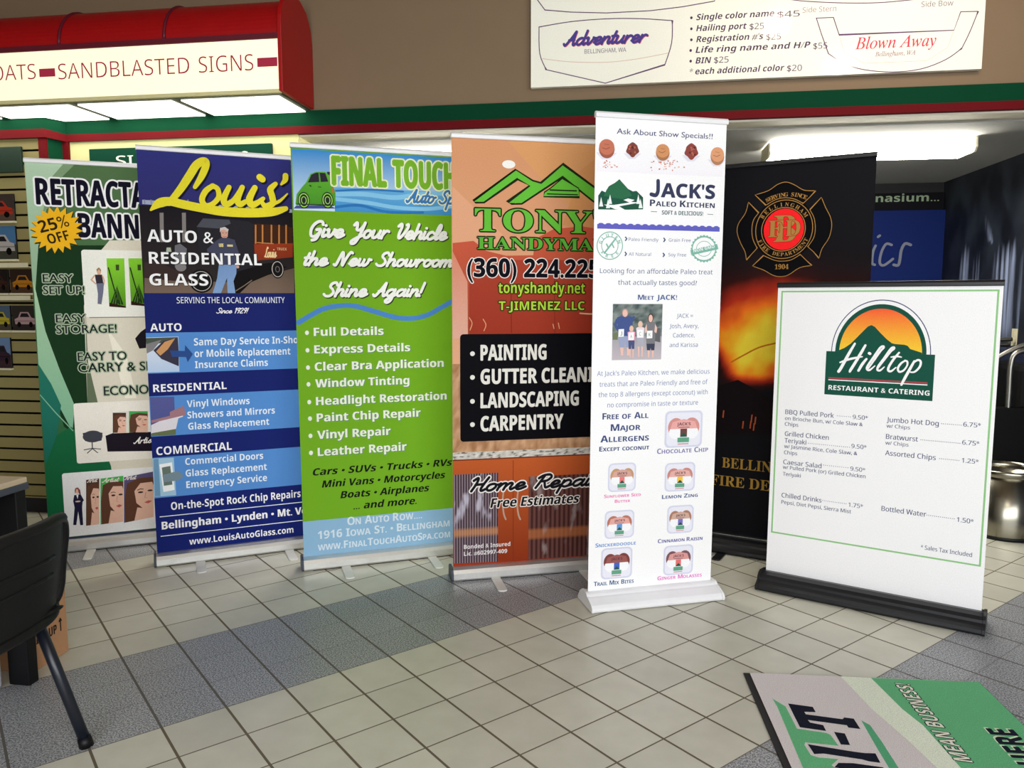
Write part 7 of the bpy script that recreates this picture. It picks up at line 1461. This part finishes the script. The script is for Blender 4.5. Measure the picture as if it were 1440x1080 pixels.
# ------------------------------------------------------------------ price board on the wall
bw = 2.292
p = Print().slab(0, 0, bw, 0.745, 0.035, (0.80, 0.77, 0.70)); p.run(PRINT['board'])
o = p.build('price_board', INK_SIGN); o.location = (-0.546, WY - 0.05, 2.505)
tag(o, 'large white board of boat lettering prices mounted high on the tan wall', 'sign')
# dark green wall signs
p = Print().slab(0, 0, 1.17, 0.30, 0.02, (0.02, 0.05, 0.04)); p.run(PRINT['sign'])
o = p.build('wall_sign', INK); o.location = (-3.247, WY - 0.025, 1.96)
tag(o, 'dark green sign with cream letters on the cream wall behind the banners', 'sign')

# ------------------------------------------------------------------ back room
p = Print().slab(0.76, 0.17, 1.325, 0.31, 0.02, (0.006, 0.006, 0.008)); p.run(PRINT['header'])
o = p.build('header_sign', INK); o.location = (1.2, 6.87, 1.9); tag(o, 'black header strip with pale green letters above the blue poster', 'sign')
p = Print().slab(0.44, 0, 1.327, 1.56, 0.012, (0.01, 0.02, 0.08)); p.run(PRINT['poster'])
o = p.build('wall_poster', INK); o.location = (1.2, 6.85, 0.5); tag(o, 'dark blue poster with silver script letters on the back wall', 'poster')
FIXLIT = mat('fluorescent_diffuser', (255, 250, 238), 0.4, 0, 0.0, emit=36.0)
FIXEND = mat('fixture_end_plate', (214, 204, 170), 0.5)
def fixture(x, y, label):
    root = empty('ceiling_light', (x, y, 2.292))
    pf = [(-0.128, -0.004), (-0.138, -0.062), (-0.112, -0.088), (0.112, -0.088), (0.138, -0.062), (0.128, -0.004)]
    MB().extrude_x(pf, -0.575, 0.575).build('diffuser', FIXLIT, root, bevel=0.006)
    MB().box((-0.57, -0.12, -0.0035), (0.57, 0.12, -0.0005)).build('tray', FIXEND, root)
    for s_ in (-1, 1):
        MB().extrude_x([(y_*1.05, z_ - 0.002) for y_, z_ in pf], s_*0.577 - 0.006, s_*0.577 + 0.006).build('end_cap', FIXEND, root)
    tag(root, label, 'ceiling light', 'fluorescent ceiling lights in the back room'); return root
fixture(1.405, 5.10, 'lit wraparound ceiling light above the fire banner')
fixture(-1.08, 5.10, 'lit ceiling light peeking over the tops of the green and orange banners')
# outlet on the mural
ol = empty('wall_outlet', (2.533, 5.565, 1.095), -PI/2)
IVORY = mat('ivory_plastic', (206, 200, 170), 0.4); 
MB().box((-0.036, -0.008, -0.058), (0.036, -0.001, 0.058)).build('cover_plate', IVORY, ol, bevel=0.003)
for s_ in (-1, 1): MB().box((-0.016, -0.011, s_*0.022 - 0.014), (0.016, -0.008, s_*0.022 + 0.014)).build('socket', IVORY, ol, bevel=0.002)
tag(ol, 'ivory electrical outlet plate on the waterfall mural', 'outlet')
# chrome waste bin
bn = empty('trash_can', (2.165, 4.745, 0))
MB().lathe([(0.0, 0.0), (0.178, 0.0), (0.18, 0.006), (0.182, 0.36), (0.172, 0.36), (0.168, 0.02), (0.0, 0.02)], 48).build('body', CHROME, bn, smooth=True, bevel=0)
MB().lathe([(0.182, 0.355), (0.188, 0.36), (0.19, 0.385), (0.186, 0.392), (0.172, 0.392), (0.170, 0.36), (0.172, 0.356)], 48).build('rim', CHROME, bn, smooth=True)
MB().lathe([(0.0, 0.0), (0.183, 0.0), (0.184, 0.018), (0.181, 0.02)], 48).build('base_ring', BLACK_PLASTIC, bn, smooth=True)
tag(bn, 'round polished chrome waste bin on the floor in the back room', 'trash can')
# black chair with chrome tube arms, half hidden by the menu banner
LEATHER = mat('black_leather', (5, 5, 6), 0.65, 0, 0.2, 40, bump=0.2, spec=0.2)
DULL = mat('dull_chrome', (150, 148, 140), 0.35, 1.0, 0.05, 8)
rc = empty('armchair', (2.20, 5.30, 0))
MB().box((-0.10, -0.22, 0.34), (0.26, 0.22, 0.50)).build('seat', LEATHER, rc, bevel=0.04)
MB().box((0.16, -0.22, 0.42), (0.28, 0.22, 0.95)).build('backrest', LEATHER, rc, bevel=0.04)
MB().box((-0.10, -0.235, 0.10), (0.28, 0.235, 0.35)).build('seat_base', LEATHER, rc, bevel=0.02)
for s_ in (-1, 1):
    y = s_*0.262
    MB().tube(catmull([(0.08, y, 0.66), (0.08, y, 0.80), (0.08, y, 0.95), (0.10, y, 1.02), (0.17, y, 1.045), (0.30, y, 1.05)], 6), 0.017, 12).build('arm_tube', DULL, rc, smooth=True)
    MB().tube(catmull([(-0.06, y*0.9, 0.66), (-0.06, y*0.9, 0.8), (-0.05, y*0.9, 0.93), (0.02, y*0.9, 1.0), (0.15, y*0.9, 1.07), (0.30, y*0.9, 1.085)], 6), 0.015, 12).build('arm_tube', DULL, rc, smooth=True)
    MB().box((-0.10, min(y*0.86, y*1.08), 0.004), (0.29, max(y*0.86, y*1.08), 0.70)).build('side_panel', LEATHER, rc, bevel=0.01)
tag(rc, 'black armchair with chrome tube arms by the mural wall', 'chair')

# ------------------------------------------------------------------ photos and holders on the slatted wall
def photo(x0, z0, x1, z1, label, sky, car, ground, kind='photo_print'):
    root = empty(kind, (x0, 4.309, z0)); w = (x1 - x0)*1000; h = (z1 - z0)*1000
    p = Print().slab(0, 0, w/1000, h/1000, 0.004, (0.05, 0.05, 0.05)); A = lambda *c: tuple(k*0.6 for k in srgb(*c)[:3])
    it = [('R', 0, 0, w, h*0.45, A(*ground)), ('R', 0, h*0.45, w, h, A(*sky))]
    if car:
        k = A(*car); it += [('P', [(w*.12,h*.25),(w*.1,h*.45),(w*.25,h*.52),(w*.36,h*.74),(w*.70,h*.74),(w*.82,h*.52),(w*.95,h*.48),(w*.96,h*.25)], k),
               ('P', [(w*.33,h*.54),(w*.40,h*.69),(w*.66,h*.69),(w*.74,h*.54)], A(40,40,46)), ('E', w*.28, h*.24, w*.08, h*.11, A(14,14,16)), ('E', w*.78, h*.24, w*.08, h*.11, A(14,14,16)), ('R', w*.12, h*.36, w*.95, h*.40, tuple(c*0.6 for c in k))]
    p.run(it); o = p.build('print', INK_SIGN, root); o.location = (0, -0.014, 0)
    MB().box((0, -0.0085, 0), (w/1000, -0.001, h/1000)).build('backing', BLACK_PLASTIC, root)
    MB().box((-0.004, -0.022, -0.012), (w/1000 + 0.004, -0.001, 0.0)).build('ledge', IVORY, root)
    return tag(root, label, 'photo', 'photos on the slatted wall')
photo(-3.93, 1.83, -3.697, 1.992, 'photo of a red car, highest on the slatted wall', (70, 60, 56), (190, 60, 40), (96, 78, 66))
photo(-3.93, 1.60, -3.70, 1.80, 'photo with blue sky below the red car photo on the slatted wall', (84, 132, 178), (200, 196, 190), (74, 76, 66))
photo(-3.758, 1.394, -3.60, 1.540, 'photo of an orange car beside the first banner', (60, 44, 36), (214, 140, 40), (92, 66, 48))
photo(-3.93, 1.394, -3.772, 1.540, 'dark photo at left of the orange car photo', (40, 34, 32), (70, 44, 34), (52, 40, 34))
photo(-3.762, 1.165, -3.60, 1.318, 'photo of a pink and white truck below the orange car photo', (60, 56, 52), (206, 170, 172), (56, 50, 48))
photo(-3.93, 1.165, -3.775, 1.318, 'photo with a yellow car at left of the truck photo', (90, 110, 130), (206, 190, 60), (86, 80, 66))
photo(-3.93, 0.93, -3.79, 1.119, 'photo of a dark boat, lowest on the slatted wall', (120, 150, 190), (60, 44, 56), (70, 52, 58))
sg = empty('slatwall_sign', (-3.95, 4.309, 2.117)); MB().box((0, -0.02, 0), (0.329, -0.001, 0.152)).build('panel', mat('dark_green_plastic', (14, 44, 30), 0.5), sg, bevel=0.003)
tag(sg, 'blank dark green sign at the top of the slatted wall', 'sign')
for z0, nm in ((1.548, 'upper'), (1.350, 'lower')):
    rk = empty('display_rail', (-4.1, 4.309, z0)); MB().box((0, -0.05, 0), (0.50, -0.001, 0.006)).build('shelf', IVORY, rk); MB().box((0, -0.05, 0.0061), (0.50, -0.046, 0.028)).build('front_lip', IVORY, rk)
    tag(rk, f'{nm} cream display rail on the slatted wall', 'shelf', 'display rails on the slatted wall')

# ------------------------------------------------------------------ retractable banners
FOOT = mat('satin_aluminium', (226, 226, 222), 0.5, 0.0, 0.04, 30)
def pole_and_feet(root, W, z0, z1, lean, m, feet, depth):
    top = (0, 0.016 + z1*math.sin(lean), z1)
    MB().tube([(0, 0.016, 0.03), top], 0.007, 10).build('support_pole', m, root, smooth=True)
    for u in feet:
        f = MB(); w = 0.0225; y0 = -depth*0.5 + 0.02; ye = -0.205
        pts = [(u - w, y0, 0.0), (u - w, ye, 0.0)] + [(u + w*math.cos(math.radians(a)), ye - w*0.7*math.sin(math.radians(a)), 0.0) for a in range(160, 0, -20)] + [(u + w, ye, 0.0), (u + w, y0, 0.0)]
        n = len(pts); f.add([(x, y, 0.0005) for x, y, _ in pts] + [(x, y, 0.0065) for x, y, _ in pts], [tuple(range(n)), tuple(range(2*n - 1, n - 1, -1))] + [(i, (i+1) % n, n + (i+1) % n, n + i) for i in range(n)])
        f.build('swing_foot', FOOT if m is ALU else m, root, bevel=0.0015)
def banner(key, par, style, label, feet=(-0.26, 0.26), edge=(0.8, 0.8, 0.8)):
    x, y, yaw, lean, roll, W, z0, z1 = par
    root = empty('retractable_banner', (x, y, 0), yaw)
    it = PRINT[key]
    p = Print(); p.slab(0, z0 - 0.01, W, z1, 0.0012, edge); p.run(it)
    for i, (a, b, c) in enumerate(p.v):            # print is trimmed at the edges of the sheet
        p.v[i] = (min(max(a, 0.0), W), b, min(max(c, z0 - 0.01), z1))
    p.v = [(a - W/2, b, c) for a, b, c in p.v]
    g = p.build('graphic_panel', INK, root); g.rotation_euler = (-lean, -roll, 0)
    m = {'silver': ALU, 'white': WHITE_ALU, 'black': BLACK_ALU}[style]
    rail = MB().extrude_x([(0.012, z1 - 0.006), (0.013, z1 + 0.010), (0.008, z1 + 0.018), (-0.006, z1 + 0.018), (-0.014, z1 + 0.010), (-0.014, z1 - 0.004), (-0.011, z1 - 0.006)], -W/2 - 0.003, W/2 + 0.003).build('top_rail', WHITE_ALU if style != 'black' else BLACK_ALU, root, bevel=0.002)
    rail.rotation_euler = (-lean, -roll, 0)
    if style == 'silver':
        pf = [(-0.045, 0.004), (-0.050, 0.012), (-0.050, 0.040), (-0.040, 0.056), (-0.016, 0.064), (0.03, 0.064), (0.048, 0.052), (0.05, 0.004)]; hw = W/2 + 0.004; d = 0.10
    elif style == 'white':
        pf = [(-0.100, 0.004), (-0.104, 0.012), (-0.103, 0.022), (-0.092, 0.034), (-0.050, 0.050), (-0.038, 0.052), (-0.030, 0.060), (-0.020, 0.064), (0.03, 0.064), (0.06, 0.045), (0.085, 0.012), (0.085, 0.004)]; hw = W/2 + 0.006; d = 0.20
    else:
        pf = [(-0.098, 0.004), (-0.104, 0.014), (-0.102, 0.028), (-0.086, 0.036), (-0.072, 0.046), (-0.070, 0.058), (-0.058, 0.070), (-0.030, 0.078), (-0.012, 0.074), (0.03, 0.07), (0.07, 0.04), (0.085, 0.012), (0.085, 0.004)]; hw = W/2 + 0.008; d = 0.20
    MB().extrude_x(pf[::-1], -hw, hw).build('base_cassette', m, root)
    for s_ in (-1, 1):
        MB().extrude_x([(a*1.04, 0.002 + (c - 0.002)*1.05) for a, c in pf[::-1]], s_*(hw + 0.006) - 0.0055, s_*(hw + 0.006) + 0.0055).build('end_cap', m if style != 'silver' else GREY_METAL, root, bevel=0.001)
    MB().box((-hw*0.9, -d*0.45, 0.0005), (hw*0.9, d*0.4, 0.004)).build('base_pad', BLACK_PLASTIC, root)
    pole_and_feet(root, W, z0, z1, lean, m, feet, d)
    return tag(root, label, 'banner', 'retractable banners standing in the lobby')
banner('retract', (-2.6927, 3.8525, 0.5238, 0.0209, 0.0018, 0.85, 0.0507, 2.0641), 'silver', 'dark green retractable banner with a yellow 25% OFF starburst', (-0.223, 0.223))
banner('louis', (-2.0064, 3.7653, 0.565, 0.0168, -0.0004, 0.85, 0.053, 2.0861), 'silver', 'navy blue retractable banner with yellow script and an old truck photo', (-0.223, 0.223))
banner('final', (-1.2207, 3.7877, 0.4786, 0.0122, 0.0005, 0.85, 0.0528, 2.0827), 'silver', 'lime green retractable banner with a small green cartoon car', (-0.223, 0.223))
banner('tony', (-0.4273, 3.7189, 0.372, -0.0143, -0.0036, 0.85, 0.0522, 2.0861), 'silver', 'orange retractable handyman banner with kitchen cabinets and black list panel', (-0.223, 0.223))
banner('jack', (0.1168, 3.4461, 0.3873, -0.0085, -0.0044, 0.5965, 0.0516, 2.1058), 'white', 'narrow white retractable banner with cookies and green mountain logo', ())
banner('fire', (0.753, 4.1397, -0.3788, 0.0292, -0.0003, 0.8501, 0.09, 2.0378), 'black', 'black retractable banner with flames and red fire department badge', (-0.223, 0.223), (0.02, 0.02, 0.02))
banner('hill', (1.062, 3.5162, -0.445, 0.0258, -0.0002, 0.8792, 0.0524, 1.4098), 'black', 'short wide white menu banner with a green hill and sunset logo', ())

# ------------------------------------------------------------------ floor mat
mt = empty('floor_mat', (0.4314, 2.7746, 0.0), math.atan2(0.05567, 0.99845))
def up(c): return tuple(srgb(*c)[:3])
p = Print(); MW, ML = 817.0, 1350.0
grey = up((226, 218, 217)); green = None
p.run([('R', 0, -ML, MW, 0, grey)])
p.run([e for e in PRINT['mat'] if e[0] != 'SPLIT'])
p.v = [(min(max(a, 0.022), 0.812), b, min(max(c, -ML/1000 + 0.02), -0.003)) for a, b, c in p.v]
pile = p.build('carpet_face', CARPET, mt); pile.rotation_euler = (-PI/2, 0, 0); pile.location = (0, 0, 0.0085)
MB().box((0, -ML/1000, 0.0005), (0.817, 0, 0.006)).build('rubber_edge', BLACK_PLASTIC, mt, bevel=0.002)
tag(mt, 'grey and green entrance mat with black lettering on the tiles', 'mat')

# ------------------------------------------------------------------ chair, desk and boxes at left
ch = empty('stacking_chair', (-1.80, 1.80, 0))
sh = MB(); NU, NV = 12, 8
def back_pt(i, j):      # outer back shell: i across (y), j up
    a = i/NU*2 - 1; t = j/NV
    y = a*0.243; zz = 0.425 + 0.30*t
    x = 0.145 + 0.045*t**1.3 - 0.05*abs(a)**2.6
    return x, y, zz
def rounded(y, zz):      # rounded upper and lower corners
    hw, r, z0, z1 = 0.243, 0.075, 0.425, 0.725
    for cz, up_ in ((z1 - r, 1), (z0 + r, -1)):
        if (zz - cz)*up_ > 0 and abs(y) > hw - r:
            dy = abs(y) - (hw - r); dz = abs(zz - cz); m_ = max(dy, dz); l_ = math.hypot(dy, dz)
            if l_ > 0: k = m_/l_; y = math.copysign(hw - r + dy*k, y); zz = cz + up_*dz*k
    return y, zz
vs = []
for j in range(NV + 1):
    for i in range(NU + 1):
        x, y, zz = back_pt(i, j); y, zz = rounded(y, zz); vs.append((x, y, zz))
sh.add(vs, [(j*(NU+1)+i, j*(NU+1)+i+1, (j+1)*(NU+1)+i+1, (j+1)*(NU+1)+i) for j in range(NV) for i in range(NU)])
bk = sh.build('backrest', BLACK_PLASTIC, ch, smooth=True, solid=0.02, subsurf=2)
rim = [(back_pt(i, j)) for i, j in [(i, NV) for i in range(NU+1)] + [(NU, j) for j in range(NV-1, -1, -1)] + [(i, 0) for i in range(NU-1, -1, -1)] + [(0, j) for j in range(1, NV+1)]]
rim = [(x + 0.004, *rounded(y, zz)) for x, y, zz in rim]
MB().tube(catmull(rim, 3), 0.016, 10).build('rim', BLACK_PLASTIC, bk, smooth=True)
for zz in (0.56, 0.615):
    MB().tube([(back_pt(i, (zz-0.425)/0.30*NV)[0] + 0.009, back_pt(i, 4)[1], zz) for i in range(2, NU-1)], 0.006, 8).build('ridge', BLACK_PLASTIC, bk, smooth=True)
st = MB(); vs = []
for j in range(9):
    for i in range(9):
        a = i/8*2 - 1; t = j/8; vs.append((0.15 - 0.395*t, a*(0.225 - 0.02*t), 0.435 - 0.03*math.sin(t*PI)*(1 - a*a*0.4) + (0.012 if t < 0.05 else 0) - (0.03 if t > 0.95 else 0)))
st.add(vs, [(j*9+i, j*9+i+1, (j+1)*9+i+1, (j+1)*9+i) for j in range(8) for i in range(8)])
st.build('seat', BLACK_PLASTIC, ch, smooth=True, solid=0.018, subsurf=1)
for sx, sy in ((1, 1), (1, -1), (-1, 1), (-1, -1)):
    a = (0.06 if sx > 0 else -0.15, sy*0.19, 0.42); b = (0.186 if sx > 0 else -0.225, sy*0.213, 0.008)
    lg = MB().tube([a, b], 0.0165, 14, 1.0).build('leg', BLACK_TUBE, ch, smooth=True)
    MB().tube([(b[0] - (b[0]-a[0])*0.05, b[1] - (b[1]-a[1])*0.05, 0.03), (b[0], b[1], 0.0005)], [0.019, 0.021], 14).build('foot_cap', BLACK_PLASTIC, lg, smooth=True)
tag(ch, 'black moulded plastic chair with splayed tube legs beside the desk', 'chair')

dk = empty('desk', (-2.062, 2.369, 0), math.radians(0))
LAM = mat('beige_laminate', (196, 178, 150), 0.5, 0, 0.05, 30)
ang = math.atan2(2.184 - 2.369, -2.002 + 2.062)
MB().box((-1.05, -0.85, 0.722), (0.0, 0.0, 0.742)).build('desktop', LAM, dk, bevel=0.003)
MB().box((-1.05, -0.852, 0.700), (0.004, 0.002, 0.7219)).build('edge_band', GREY_METAL, dk, bevel=0.002)
for s_, y0 in ((1, -0.05), (-1, -0.84)):
    lg = MB().box((-0.085, y0, 0.0), (-0.004, y0 + 0.045, 0.70)).build('leg_panel', BLACK_PLASTIC, dk, bevel=0.004)
MB().box((-1.02, -0.795, 0.30), (-0.085, -0.775, 0.70)).build('modesty_panel', BLACK_PLASTIC, dk)
MB().box((-1.02, -0.03, 0.20), (-0.085, -0.015, 0.70)).build('rear_panel', BLACK_PLASTIC, dk)
tag(dk, 'desk with beige top and black legs at the left edge', 'desk')

bx = empty('cardboard_box', (-2.127, 2.592, 0), math.radians(0))
MB().box((-0.36, -0.185, 0.0005), (0.0, 0.0, 0.255)).build('carton', CARDBOARD, bx, bevel=0.003)
fl = MB().add([(-0.36, -0.185, 0.2552), (0, -0.185, 0.2552), (0.012, -0.03, 0.268), (-0.36, -0.03, 0.262), (-0.36, -0.185, 0.2582), (0, -0.185, 0.2582), (0.012, -0.03, 0.271), (-0.36, -0.03, 0.265)], [(0,3,2,1),(4,5,6,7),(0,1,5,4),(1,2,6,5),(2,3,7,6),(3,0,4,7)]).build('flap', CARDBOARD, bx)
p = Print(); ik = (0.03, 0.02, 0.015)
p.run([('T', 'x', 'SIDE UP', 8, 98, 128, 98, 34, ik), ('P', [(146, 96), (152, 96), (152, 134), (159, 134), (149, 150), (139, 134), (146, 134)], ik)])
o = p.build('printing', INK, bx); o.location = (0.0008, -0.185, 0); o.rotation_euler = (0, 0, PI/2)
tag(bx, 'brown cardboard box marked side up on the floor by the desk', 'box')
wb = empty('storage_bin', (-2.152, 2.20, 0))
MB().box((-0.30, -0.13, 0.0005), (0.0, 0.10, 0.22)).build('tub', mat('white_plastic', (226, 226, 230), 0.4), wb, bevel=0.012)
MB().box((-0.305, -0.135, 0.2202), (0.004, 0.104, 0.24)).build('lid', mat('white_lid_plastic', (232, 232, 236), 0.4), wb, bevel=0.006)
tag(wb, 'white plastic bin on the floor under the desk', 'bin')
